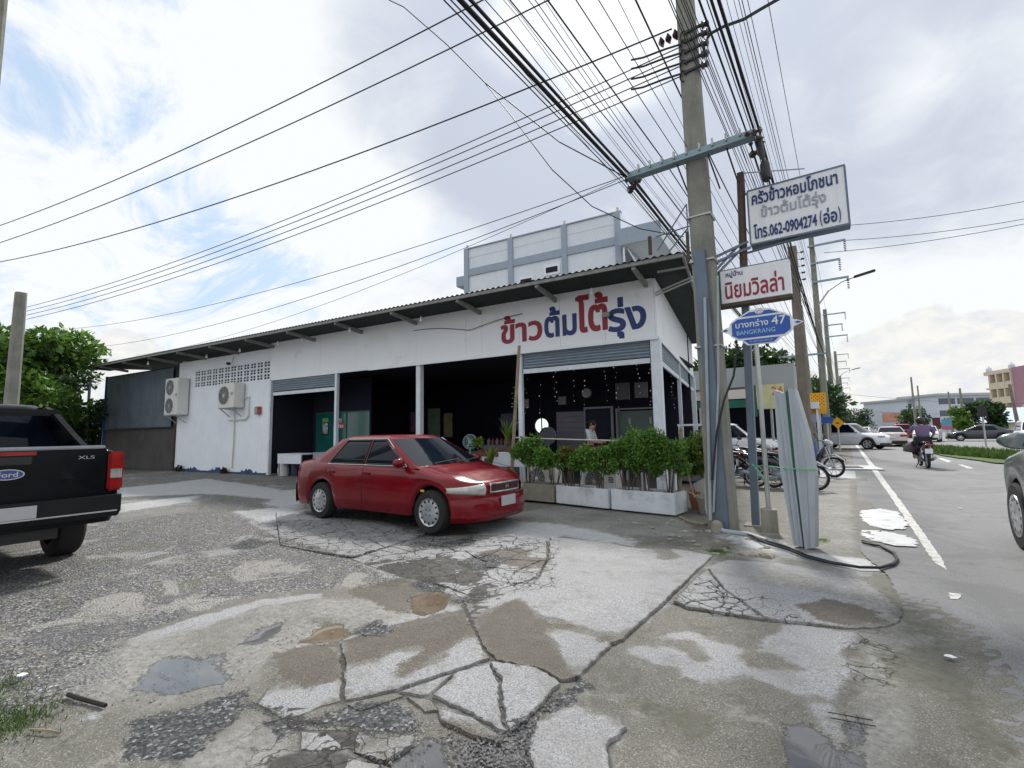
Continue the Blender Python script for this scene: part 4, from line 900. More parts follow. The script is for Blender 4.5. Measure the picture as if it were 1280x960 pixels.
class Car:
    def __init__(s, name, label, loc, rz, paint, L=(-2.28, 2.02), W=1.72, axles=(-1.3, 1.3), r=.305, sill=.22, top=((-2.28, .90), (-2.1, .99), (-1.5, 1.01), (.9, .95), (1.5, .85), (1.9, .72), (2.02, .64)), belt=((-2.28, .84), (-1.6, .93), (.9, .88), (1.6, .77), (2.02, .60)),
                 gh=dict(zb=.90, zr=1.37, xb=(-1.74, 1.02), xt=(-.95, .12), wb=.80, wt=.60), noser=.66, tailr=.55, group=None, detail=True, cat='car', trim=CHROME, cap='cap', wheels=True):
        s.L, s.W, s.top, s.belt, s.sill, s.r, s.ax, s.gh = L, W, top, belt, sill, r, axles, gh
        s.nose, s.tail = noser, tailr; s.paint = paint
        s.t = thing(name, label, cat, loc, rz, group); t = s.t
        N_ = 70 if detail else 34
        xs_ = [lerp(L[0], L[1], .5 - .5 * math.cos(math.pi * (i / N_) )) * .55 + lerp(L[0], L[1], i / N_) * .45 for i in range(N_ + 1)]
        P = []
        for x in xs_:
            w = s.hw(x); zb_ = s.bot(x); zs = interp(belt, x); zt = interp(top, x); zs = min(zs, zt - .01)
            k = [(.94, zb_), (.985, lerp(zb_, zs, .15)), (1.0, lerp(zb_, zs, .4)), (1.0, lerp(zb_, zs, .62)), (.985, lerp(zb_, zs, .85)), (.95, zs), (.86, lerp(zs, zt, .65)), (.62, lerp(zs, zt, .92)), (.3, zt), (0, zt + .008)]
            row = [(x, -w * a, z) for a, z in k] + [(x, w * a, z) for a, z in k[::-1][1:]]
            P.append(row)
        MB().grid(P).build('body', paint, t, smooth=2, fix=True)
        MB().bbox(L[0] + .3, L[1] - .3, -W / 2 + .27, W / 2 - .27, sill - .04, .62).build('underbody', BLACKP, t)
        if wheels:
            for x in axles:
                for sd_ in (-1, 1): wheel(t, x, sd_ * (W / 2 - .10 - (r > .38) * .04), r, .19 + (r > .38) * .08, sd_, cap)
        if gh: s.greenhouse(gh, trim, detail)
    def hw(s, x):
        w = s.W / 2
        if x > s.L[1] - s.nose: u = (x - (s.L[1] - s.nose)) / s.nose; return w * max(0.0, 1 - min(1, u) ** 3.2) ** (1 / 2.2)
        if x < s.L[0] + s.tail: u = ((s.L[0] + s.tail) - x) / s.tail; return w * max(0.0, 1 - min(1, u) ** 3.6) ** (1 / 2.6)
        return w
    def bot(s, x):
        b = s.sill; R = s.r + .055
        for a in s.ax:
            d = abs(x - a)
            if d < R: b = max(b, s.r + math.sqrt(R * R - d * d) - .0)
        if x > s.L[1] - .5: b = max(b, s.sill - .02)
        return min(b, interp(s.belt, x) - .06)
    def nx(s, y, rear=False):
        """x of the nose (or tail) skin at lateral position y"""
        w = s.W / 2; f = min(1.0, abs(y) / w)
        if rear: return s.L[0] + s.tail - s.tail * (1 - f ** 2.6) ** (1 / 3.6)
        return s.L[1] - s.nose + s.nose * (1 - f ** 2.2) ** (1 / 3.2)
    def patch(s, name, y0, y1, z0, z1, m, rear=False, off=.008, n=10, zc=0.0, parent=None, taper=(0, 0), label=None, lip=.03):
        P = []; sg = -1 if rear else 1
        rows = 4
        for j in range(rows + 1):
            v = j / rows; row = []
            for i in range(n + 1):
                u = i / n; y = lerp(y0, y1, u); z = lerp(lerp(z0, z0 + taper[0], u), lerp(z1, z1 - taper[1], u), v); row.append((s.nx(y, rear) + sg * (off + zc * math.sin(v * math.pi)), y, z))
            P.append(row)
        P = [[(p[0] - sg * lip, p[1], p[2]) for p in P[0]]] + P + [[(p[0] - sg * lip, p[1], p[2]) for p in P[-1]]]
        return MB().grid(P).build(name, m, parent or s.t, smooth=2, label=label)
    def greenhouse(s, g, trim, detail):
        t = s.t; zb, zr, (xb0, xb1), (xt0, xt1), wb, wt = g['zb'], g['zr'], g['xb'], g['xt'], g['wb'], g['wt']
        bul = g.get('bulge', .10)
        def ring(v, ins=0.0, dz=0.0):
            e = v; x0, x1 = lerp(xb0, xt0, e ** .95), lerp(xb1, xt1, e ** .95); w = lerp(wb, wt, v ** 1.25); z = lerp(zb, zr, v) + dz
            x0 += ins; x1 -= ins; w -= ins; pts = []
            for i in range(9): q = -1 + 2 * i / 8; pts.append((x1 + bul * (1 - q * q) * (1 - ins * 3), q * w, z))
            for i in range(1, 10): pts.append((lerp(x1, x0, i / 10), w, z))
            for i in range(9): q = 1 - 2 * i / 8; pts.append((x0 - bul * .8 * (1 - q * q) * (1 - ins * 3), q * w, z))
            for i in range(1, 10): pts.append((lerp(x0, x1, i / 10), -w, z))
            return pts
        rings = [ring(v) for v in (0, .2, .4, .6, .8, .93)] + [ring(1.0, .02, -.012), ring(1.0, .06, .012), ring(1.0, .2, .028), ring(1.0, .45, .036)]
        n = len(rings[0]); mb = MB()
        for r_ in rings: mb.v += r_
        for i in range(len(rings) - 1):
            for j in range(n): k = (j + 1) % n; mb.f.append((i * n + j, i * n + k, (i + 1) * n + k, (i + 1) * n + j))
        mb.f.append(tuple((len(rings) - 1) * n + j for j in range(n)))
        mb.build('cabin', s.paint, t, smooth=2)
        def side_y(z): v = (z - zb) / (zr - zb); return lerp(wb, wt, max(0, v) ** 1.25)
        def xfront(z): v = (z - zb) / (zr - zb); return lerp(xb1, xt1, v ** .95)
        def xrear(z): v = (z - zb) / (zr - zb); return lerp(xb0, xt0, v ** .95)
        z0, z1 = zb + .05, zr - .055
        posts = g.get('posts', (-1.02, -.25, .0))
        H_ = z1 - z0
        wins = g.get('wins')
        if not wins:
            pf = g.get('bpillar', -.18); rq = g.get('rear', .30)
            wins = [((pf + .03, z0), (xfront(z0) - .16, z0), (xfront(z1) - .07, z1), (pf + .03, z1)), ((xrear(z0) + rq + .25, z0), (pf - .03, z0), (pf - .03, z1), (xrear(z1) + rq * .75, z1))]
        for sd_ in (-1, 1):
            for (a, b, c, d) in wins:
                P = []
                for j in range(6):
                    v = j / 5; row = []
                    for i in range(7):
                        u = i / 6; x = lerp(lerp(a[0], b[0], u), lerp(d[0], c[0], u), v); z = lerp(lerp(a[1], b[1], u), lerp(d[1], c[1], u), v); row.append((x, sd_ * (side_y(z) + .006), z))
                    P.append(row)
                P2 = [[(p[0], p[1] - sd_ * .012, p[2]) for p in P[0]]] + P + [[(p[0], p[1] - sd_ * .012, p[2]) for p in P[-1]]]
                MB().grid(P2).build('side_window', GLASS, t, smooth=2)
            if detail and s.W < 1.8:
                for (a, b, c, d) in wins:
                    q = [(lerp(p0[0], p1[0], u), lerp(p0[1], p1[1], u)) for p0, p1 in ((a, b), (b, c), (c, d), (d, a)) for u in (0, .25, .5, .75)]; q.append(q[0])
                    MB().tube([(x, sd_ * (side_y(z) + .007), z) for x, z in q], .011, 5, cap=False).build('window_gasket', BLACKP, t)
            if trim and detail:
                a, c = wins[0][1], wins[0][2]; r0 = wins[-1]
                line = [(wins[-1][0][0] - .05, z0 - .02), (a[0] + .04, z0 - .02), (c[0] + .03, z1 + .02), (wins[-1][3][0], z1 + .02)]
                MB().tube([(x, sd_ * (side_y(z) + .006), z) for x, z in line], .009, 6).build('window_trim', trim, t)
        for rear in (False, True):
            P = []
            for j in range(6):
                v = lerp(.07, .93, j / 5); row = []; z = lerp(zb, zr, v); w = lerp(wb, wt, v ** 1.25) - .055; xx = lerp(xb1, xt1, v ** .95) if not rear else lerp(xb0, xt0, v ** .95)
                for i in range(11):
                    q = -1 + 2 * i / 10; row.append((xx + (bul if not rear else -bul * .8) * (1 - (q * .93) ** 2) + (.008 if not rear else -.008), q * w, z))
                P.append(row)
            MB().grid(P).build('rear_window' if rear else 'windscreen', GLASS, t, smooth=2, fix=True)
    def mirror(s, x, z, y, m=None):
        for sd_ in (-1, 1):
            mb = MB().lathe([(.0, -.05), (.07, -.045), (.095, 0), (.085, .05), (0, .055)], n=12, M=Matrix.Diagonal((1, 1, .72)) @ Matrix.Rotation(math.radians(90), 3, 'Y'))
            mb.v = [(a * .9, b * 1.15, c) for a, b, c in mb.v]
            o = mb.build('wing_mirror', m or s.paint, s.t, smooth=2); o.location = (x, sd_ * y, z)
    def seam(s, x, z0, z1, sd_=None):
        for q in ((-1, 1) if sd_ is None else (sd_,)):
            pts = []
            for i in range(8):
                z = lerp(z0, z1, i / 7); zb_ = s.bot(x); zs = interp(s.belt, x); u = (z - zb_) / (zs - zb_); f = interp(((0, .94), (.15, .985), (.4, 1), (.62, 1), (.85, .985), (1, .95)), u)
                pts.append((x, q * (s.hw(x) * f + .0005), z))
            MB().tube(pts, .0045, 4).build('door_seam', BLACKP, s.t)

# the red saloon
red = Car('red_saloon_car', 'faded red four door saloon car parked in front of the open restaurant bays', (-6.22, 5.83, .005), 0, REDCAR)
def dress_red():
    c = red; t = c.t
    for sg in (-1, 1):
        c.patch('headlight', sg * .44, sg * .845, .53, .69, LAMPC, off=.012, zc=.025, taper=(.05, .035))
        c.patch('tail_light', sg * .45, sg * .82, .66, .84, LAMPR, rear=True, off=.012)
        c.patch('bumper_recess', sg * .45, sg * .62, .30, .345, BLACKP, off=.028, lip=.005)
    c.patch('bumper', -.83, .83, .18, .50, REDCAR, off=.022, n=26, zc=.02); c.patch('bumper', -.83, .83, .24, .58, REDCAR, rear=True, off=.03, n=24, zc=.015)
    g = c.patch('grille', -.33, .33, .565, .685, BLACKP, off=.014, n=10)
    c.patch('grille_surround', -.36, .36, .555, .575, CHROME, off=.022, parent=g); c.patch('grille_surround', -.36, .36, .675, .695, CHROME, off=.022, parent=g)
    for y in (-.36, .335): c.patch('grille_surround', y, y + .025, .56, .69, CHROME, off=.022, n=2, parent=g)
    for k in range(3): c.patch('grille_bar', -.33, .33, .592 + k * .027, .598 + k * .027, REDCAR, off=.018, parent=g)
    x = c.nx(0) + .03
    for y in (-.032, .022): MB().bbox(x - .01, x, y, y + .010, .60, .66).build('emblem', CHROME, g)
    MB().bbox(x - .01, x, -.022, .022, .625, .635).build('emblem', CHROME, g)
    c.patch('lower_intake', -.45, .45, .235, .29, BLACKP, off=.034, lip=.01)
    MB().bbox(c.nx(0) + .045, c.nx(0) + .06, -.17, .17, .36, .50).build('number_plate', PLATE, t)
    MB().bbox(c.nx(0, True) - .045, c.nx(0, True) - .035, -.17, .17, .60, .72).build('number_plate', PLATE, t)
    for x, z0, z1 in ((.98, .26, .86), (-.18, .24, .89), (-1.12, .60, .90)): c.seam(x, z0, z1)
    for y in (-1, 1):
        for x in (-.05, -.95): MB().box((x - .02, y * .855, .80), (.17, .02, .035)).build('door_handle', REDCAR, t, bevel=.006)
        MB().box((1.18, y * .862, .60), (.07, .006, .03)).build('side_indicator', AMBER, t)
        # bonnet shut lines
        MB().tube([(1.02, y * .70, .935), (1.35, y * .70, .90), (1.7, y * .66, .84), (1.88, y * .50, .755)], .004, 4).build('bonnet_seam', BLACKP, t)
    c.mirror(.72, .98, .90)
    MB().tube([(1.07, -.5, .965), (1.04, .05, 1.00), (1.02, .1, 1.01)], .008, 5).build('wiper', BLACKP, t); MB().tube([(1.08, .1, .965), (1.03, .6, 1.00)], .008, 5).build('wiper', BLACKP, t)
dress_red()

# generic traffic seen far down the road
def far_car(name, label, loc, rz, paint, kind='sedan', group='cars farther down the road', tail=True):
    if kind == 'suv':
        c = Car(name, label, loc, rz, paint, L=(-2.2, 2.2), W=1.84, axles=(-1.35, 1.35), r=.35, sill=.30, top=((-2.2, .95), (-2.05, 1.08), (.9, 1.05), (1.7, .98), (2.1, .85), (2.2, .7)), belt=((-2.2, .9), (.9, .98), (2.2, .7)),
            gh=dict(zb=1.0, zr=1.62, xb=(-2.12, 1.05), xt=(-1.65, .3), wb=.84, wt=.66, bpillar=-.25, rear=.25), noser=.7, tailr=.4, group=group, detail=False, trim=None, cap='spoke')
    else:
        c = Car(name, label, loc, rz, paint, group=group, detail=False, trim=None, cap='spoke', L=(-2.3, 2.25), W=1.76)
    hi = .12 if kind == 'suv' else 0
    for sg in (-1, 1):
        c.patch('headlight', sg * .48, sg * .84, .62 + hi, .74 + hi, LAMPC, off=.012); c.patch('tail_light', sg * .45, sg * .85, .70 + hi, .84 + hi, LAMPR, rear=True, off=.012)
    c.patch('bumper', -.8, .8, .22, .42, BLACKP, rear=True, off=.03, n=12); c.patch('bumper', -.8, .8, .22, .40, BLACKP, off=.02, n=12)
    MB().bbox(c.nx(0, True) - .03, c.nx(0, True) - .015, -.2, .2, .62, .74).build('number_plate', SIGNW, c.t); c.mirror(.75, 1.02 + hi, .92)
    return c
far_car('parked_suv', 'white crossover car parked nose to the road beyond the blue barrel booth', (.0, 38.5, 0), math.radians(-22), WHITECAR, 'suv', group=None)
far_car('driving_car', 'pearl pink white saloon driving away just right of the parked white crossover', (2.45, 44.6, 0), math.radians(90), PINKCAR)
far_car('driving_car', 'red car far ahead beyond the pearl pink saloon', (5.2, 74, 0), math.radians(90), mat('taxi red paint', (.45, .01, .05), .3, coat=.6), 'suv')
far_car('driving_car', 'white saloon coming nearer with dark lower body, right of the rider', (5.7, 56, 0), math.radians(-100), WHITECAR)
far_car('parked_car', 'dark grey saloon standing side-on behind the grass verge', (9.4, 58, 0), math.radians(175), GREYCAR)
far_car('parked_car', 'white car far back between the crossover and the pink saloon', (1.2, 60, 0), math.radians(80), WHITECAR)
far_car('parked_car', 'small white car farthest down the road beside the red car', (8.0, 84, 0), math.radians(-95), WHITECAR)
far_car('parked_van', 'white car on the far lane behind the wing mirror at the right edge', (9.6, 43, 0), math.radians(-95), WHITECAR, 'suv')

# black pickup truck at the left edge
def pickup():
    c = Car('pickup_truck', 'black pickup truck at the left edge seen from its rear corner', (-9.43, .98, 0), math.radians(182), BLACKCAR, L=(-2.62, 2.6), W=1.86, axles=(-1.32, 1.88), r=.40, sill=.50,
        top=((-2.62, 1.33), (-.9, 1.33), (-.7, 1.30), (1.3, 1.27), (2.4, 1.12), (2.6, .9)), belt=((-2.62, 1.27), (-.8, 1.27), (1.3, 1.18), (2.6, .9)),
        gh=dict(zb=1.24, zr=1.86, xb=(-.95, 1.35), xt=(-.70, .5), wb=.86, wt=.66, bpillar=.1, rear=.12, bulge=.06), noser=.8, tailr=.10, trim=None, cap='spoke')
    t = c.t; xr = -2.62
    tg = MB().bbox(xr - .035, xr, -.78, .78, .80, 1.31).build('tailgate', BLACKCAR, t, bevel=.012)
    MB().bbox(xr - .05, xr + .06, -.76, .76, 1.31, 1.345).build('tailgate_cap', GREYM, tg, bevel=.01)
    MB().bbox(xr - .044, xr - .034, -.62, .62, .98, 1.0).build('tailgate_ridge', BLACKCAR, tg); MB().bbox(xr - .044, xr - .034, -.70, .70, .83, .90).build('tailgate_ridge', BLACKCAR, tg, bevel=.004)
    MB().bbox(xr - .06, xr - .03, -.17, .17, 1.17, 1.25).build('tailgate_handle', BLACKP, tg, bevel=.008); MB().bbox(xr - .045, xr - .03, -.2, .2, 1.262, 1.30).build('brake_light', LAMPR, tg)
    R = Matrix.Rotation(math.radians(-90), 3, 'Y')
    def oval(rx, ry, x, m, nm, zc):
        P = [(x, rx * math.cos(a * math.pi / 16), zc + ry * math.sin(a * math.pi / 16)) for a in range(32)]; mb = MB(); mb.add(P + [(x + .012, p[1], p[2]) for p in P], [tuple(range(32))] + [(i, (i + 1) % 32, 32 + (i + 1) % 32, 32 + i) for i in range(32)]); return mb.build(nm, m, tg)
    oval(.125, .052, xr - .052, CHROME, 'badge_ring', 1.08); oval(.115, .044, xr - .055, mat('badge blue', (.01, .05, .25), .2, coat=1), 'badge', 1.08)
    def back_text(s, yc, w, zc, h, m, off):
        vs, fs = text_shape(s, .01); mb = MB(); mb.add([(xr - off, yc + (.5 - v.x) * w, zc + (v.y - .5) * h) for v in vs], fs); mb.build('lettering', m, tg, fix=False)
    back_text('Ford', 0, .15, 1.08, .05, CHROME, .058); back_text('XLS', -.60, .14, 1.22, .035, CHROME, .039)
    for sg in (-1, 1):
        l = MB().bbox(xr - .03, xr + .14, sg * .80, sg * .942, .84, 1.27).build('tail_light', LAMPR, t, bevel=.02)
        MB().bbox(xr - .036, xr - .029, sg * .82, sg * .925, .98, 1.08).build('reverse_lens', LAMPC, l); MB().bbox(xr + .02, xr + .12, sg * .939, sg * .948, .98, 1.08).build('reverse_lens', LAMPC, l)
        # sail shaped sports bar behind the cab
        pts = [(-1.75, 1.33), (-1.15, 1.33), (-.6, 1.33), (-.6, 1.84), (-.98, 1.84), (-1.2, 1.74), (-1.5, 1.50)]
        mb = MB(); mb.v = [(x, sg * .84, z) for x, z in pts] + [(x, sg * (.84 if z < 1.4 else .70) - sg * .09, z) for x, z in pts]; mb.v = [(x, sg * (.88 - (z - 1.33) * .38), z) for x, z in pts] + [(x, sg * (.79 - (z - 1.33) * .38), z) for x, z in pts]
        n = len(pts); mb.f = [tuple(range(n)), tuple(range(2 * n - 1, n - 1, -1))] + [(i, (i + 1) % n, n + (i + 1) % n, n + i) for i in range(n)]; mb.build('sports_bar', BLACKCAR, t, bevel=.02)
    MB().bbox(-1.18, -.95, -.72, .72, 1.72, 1.80).build('sports_bar', BLACKCAR, t, bevel=.02)
    b = MB(); prof = [(-.93, -.02), (-.90, -.14), (-.6, -.18), (-.3, -.18), (.3, -.18), (.6, -.18), (.90, -.14), (.93, -.02)]
    b.grid([[(xr + x, y, z) for y, x in prof] for z in (.63, .68, .78, .80)]); b.grid([[(xr + x, y, .80) for y, x in prof], [(xr, y, .80) for y, x in prof]]); b.grid([[(xr + x * .8, y * .98, .57) for y, x in prof], [(xr + x, y, .63) for y, x in prof]])
    bb = b.build('bumper', mat('dark steel bumper', (.008, .010, .012), .4, 0, spec=.25, dirt=(.035, .033, .03)), t, smooth=True)
    MB().bbox(xr - .20, xr - .185, -.2, .2, .65, .77).build('number_plate', PLATE, bb); MB().bbox(xr - .19, xr - .17, -.85, .85, .63, .645).build('bumper_strip', CHROME, bb)
    MB().bbox(-2.5, 2.3, -.45, .45, .38, .52).build('chassis', BLACKP, t); MB().tube([(-1.32, -.8, .40), (-1.32, .8, .40)], .06, 8).build('rear_axle', BLACKP, t); MB().lathe([(0, -.16), (.15, -.1), (.15, .1), (0, .16)], c=(-1.32, 0, .4), n=12).build('differential', BLACKP, t)
pickup()
# car at the right edge, only its wing mirror and front wing in view
def edge_car():
    c = Car('passing_car', 'grey green car cut by the right edge, showing wing mirror and front wing', (2.38, 6.5, 0), math.radians(90), SILVCAR, group=None, W=1.80, r=.37, sill=.32, L=(-2.28, 2.1), top=((-2.28, 1.05), (-2.1, 1.15), (.9, 1.17), (1.5, 1.10), (1.95, .96), (2.1, .82)), belt=((-2.28, 1.0), (.9, 1.12), (1.5, 1.03), (1.9, .88), (2.1, .76)), gh=dict(zb=1.1, zr=1.65, xb=(-1.8, .8), xt=(-1.0, -.05), wb=.80, wt=.60))
    c.patch('headlight', .42, .84, .72, .90, LAMPC, off=.012); c.patch('bumper', -.83, .83, .3, .62, SILVCAR, off=.022, n=20)
    m = MB().lathe([(.0, -.07), (.08, -.06), (.115, -.01), (.11, .05), (.07, .09), (0, .10)], n=18, M=Matrix.Diagonal((1, 1, .70)) @ Matrix.Rotation(math.radians(90), 3, 'Y'))
    m.v = [(a * .95, b * 1.35, cc) for a, b, cc in m.v]
    o = m.build('wing_mirror', SILVCAR, c.t, smooth=2); o.location = (.12, 1.04, 1.24)
    mb = MB(); P = [(.045 - .001, 1.04 + .135 * math.cos(k * math.pi / 10), 1.24 + .066 * math.sin(k * math.pi / 10)) for k in range(20)]; mb.add([(p[0] - .012, p[1], p[2]) for p in P], [tuple(range(20))[::-1]]); g = mb.build('mirror_glass', mat('mirror glass', (.25, .28, .3), .03, 1.0, var=.02), o); g.location = (-.12, -1.04, -1.24)
    MB().bar((.12, .84, 1.12), (.12, .98, 1.20), .05).build('mirror_arm', BLACKP, c.t)
edge_car()

# ------------------------------------------------------------------ people and motorbikes
def skinned(name, joints, bones, m, parent, sub=2):
    """one continuous limb surface grown over connected joints; joints: name -> (pos, radius or (rx, ry)); the first is the root"""
    names = list(joints); me = bpy.data.meshes.new(name); me.from_pydata([joints[k][0] for k in names], [(names.index(a), names.index(b)) for a, b in bones], [])
    o = bpy.data.objects.new(name, me); col.objects.link(o)
    md = o.modifiers.new('skin', 'SKIN'); md.use_smooth_shade = True
    for i, k in enumerate(names):
        r = joints[k][1]; sv = me.skin_vertices[0].data[i]; sv.radius = r if isinstance(r, tuple) else (r, r); sv.use_root = (i == 0)
    s2 = o.modifiers.new('sub', 'SUBSURF'); s2.levels = sub; s2.render_levels = sub
    bpy.context.view_layer.update()
    nm = bpy.data.meshes.new_from_object(o.evaluated_get(bpy.context.evaluated_depsgraph_get())); bpy.data.objects.remove(o); nm.materials.clear(); nm.materials.append(m); nm.name = name
    nm.polygons.foreach_set('use_smooth', [True] * len(nm.polygons))
    q = bpy.data.objects.new(name, nm); col.objects.link(q); q.parent = parent; return q
def ellipsoid(name, c, r, m, parent, n=14, rot=None):
    mb = MB(); P = []
    for i in range(n // 2 + 1):
        a = math.pi * i / (n // 2); P.append((max(1e-4, math.sin(a)), -math.cos(a)))
    mb.lathe(P, n=n); R = rot or Matrix.Identity(3); mb.v = [tuple(R @ Vector((v[0] * r[0], v[1] * r[1], v[2] * r[2])) + Vector(c)) for v in mb.v]
    return mb.build(name, m, parent, smooth=2)
def motorbike(name, label, loc, rz, paint, accent, group=None, rear_red=False, lean=0.0):
    t = thing(name, label, 'motorbike', loc, rz, group); t.rotation_euler = (lean, 0, rz)
    for x, nm in ((-.62, 'rear'), (.62, 'front')):
        R = Matrix.Rotation(math.radians(90), 3, 'X'); r = .285
        w = MB()
        for q in range(1): w.lathe([(r - .055, -.03), (r - .015, -.042), (r, 0), (r - .015, .042), (r - .055, .03), (r - .055, -.03)], n=28, M=R)
        wo = w.build('wheel', RUBBER, t, smooth=True); wo.location = (x, 0, r)
        MB().lathe([(r - .055, -.02), (r - .075, -.02), (r - .075, .02), (r - .055, .02)], n=28, M=R).build('rim', ALLOY, wo); s = MB()
        for k in range(10): a = k * math.pi / 5; s.bar((0, 0, 0), ((r - .07) * math.cos(a), 0, (r - .07) * math.sin(a)), .012)
        s.lathe([(.045, -.05), (.045, .05)], n=12, M=R); s.build('spokes', ALLOY, wo)
    # body: loft of rounded sections from tail to legshield
    def loft(nm, secs, m, pr=t):
        P = []
        for (x, z, w_, h_) in secs: P.append([(x, w_ * math.copysign(abs(math.cos(a)) ** .8, math.cos(a)), z + h_ * math.copysign(abs(math.sin(a)) ** .8, math.sin(a))) for a in [k * math.pi / 8 for k in range(17)]])
        mb = MB().grid(P); n = len(P[0]); mb.f.append(tuple(range(n - 1))); mb.f.append(tuple(len(mb.v) - n + i for i in range(n - 1))); return mb.build(nm, m, pr, smooth=2)
    loft('side_panel', [(-.98, .80, .03, .03), (-.85, .76, .09, .06), (-.55, .68, .13, .10), (-.2, .60, .13, .12), (.0, .50, .10, .10), (.1, .42, .07, .06)], paint)
    loft('seat', [(-.78, .85, .07, .02), (-.6, .84, .12, .045), (-.25, .80, .13, .05), (.02, .76, .10, .05), (.12, .72, .05, .03)], BLACKP)
    loft('leg_shield', [(.18, .38, .12, .10), (.28, .52, .20, .16), (.38, .70, .20, .12), (.44, .86, .12, .08)], paint); loft('engine', [(-.25, .33, .08, .08), (-.05, .30, .12, .12), (.18, .32, .09, .10)], GREYM)
    loft('front_fender', [(.38, .52, .05, .02), (.52, .62, .075, .03), (.68, .62, .075, .03), (.88, .50, .05, .02), (.93, .40, .03, .02)], accent)
    for y in (-.085, .085): MB().tube([(.44, y, .84), (.52, y, .60), (.62, y, .285)], .020, 7).build('fork', GALV, t); MB().tube([(-.3, y * 1.3, .33), (-.62, y * 1.2, .285)], .020, 6).build('swing_arm', BLACKP, t); MB().tube([(-.62, y * 1.3, .32), (-.55, y * 1.4, .66)], .022, 8).build('shock_absorber', CHROME, t)
    hb = loft('headlamp_cowl', [(.38, .97, .09, .07), (.48, .98, .13, .09), (.57, .95, .10, .07), (.60, .93, .05, .04)], accent); ellipsoid('headlight', (.575, 0, .95), (.04, .085, .055), LAMPC, t)
    h = MB().tube([(.25, -.35, 1.0), (.36, -.26, 1.02), (.42, -.08, 1.00), (.42, .08, 1.00), (.36, .26, 1.02), (.25, .35, 1.0)], .013, 7).build('handlebar', BLACKP, t)
    for y in (-.3, .3): MB().tube([(.34, y * .85, 1.02), (.30, y * 1.1, 1.16)], .006, 5).build('mirror_stem', BLACKP, t); ellipsoid('mirror', (.29, y * 1.15, 1.20), (.015, .065, .045), BLACKP, t)
    ellipsoid('tail_light', (-.97, 0, .77), (.04, .10, .045), LAMPR, t); MB().bbox(-1.03, -1.02, -.10, .10, .50, .65).build('number_plate', SIGNW, t); MB().slab([(-.85, -.06, .62), (-.85, .06, .62), (-1.02, .06, .45), (-1.02, -.06, .45)], (0, 0, .01)).build('rear_fender', BLACKP, t)
    MB().tube([(-.1, -.12, .25), (-.4, -.15, .26), (-.85, -.16, .36)], [.02, .04, .048], 9).build('exhaust', GREYM, t)
    MB().tube([(-.1, .1, .3), (-.16, .24, .01)], .012, 5).build('side_stand', BLACKP, t); MB().tube([(.02, -.25, .30), (.02, .25, .30)], .015, 6).build('foot_peg', BLACKP, t)
    return t
motorbike('parked_motorbike', 'dark motorbike parked behind the posts with its pale front wheel end toward the road', (-1.30, 12.9, 0), math.radians(-8), mat('motorbike black', (.015, .018, .03), .25, coat=.6), mat('motorbike grey', (.38, .40, .44), .3, coat=.6), 'motorbikes parked behind the sign posts', lean=-.10)
motorbike('parked_motorbike', 'white and silver motorbike farther behind, between sign posts and leaning channel', (-1.55, 14.3, 0), math.radians(-6), mat('motorbike navy', (.02, .035, .10), .25, coat=.6), mat('motorbike white', (.6, .62, .66), .3, coat=.6), 'motorbikes parked behind the sign posts', lean=-.10)
motorbike('parked_motorbike', 'motorbike with a bright blue and white front cowl beside the concrete pole', (-2.9, 13.8, 0), math.radians(-60), mat('motorbike dark', (.02, .02, .022), .25, coat=.6), mat('motorbike blue', (.03, .06, .45), .3, coat=.6), 'motorbikes parked behind the sign posts', lean=-.10)

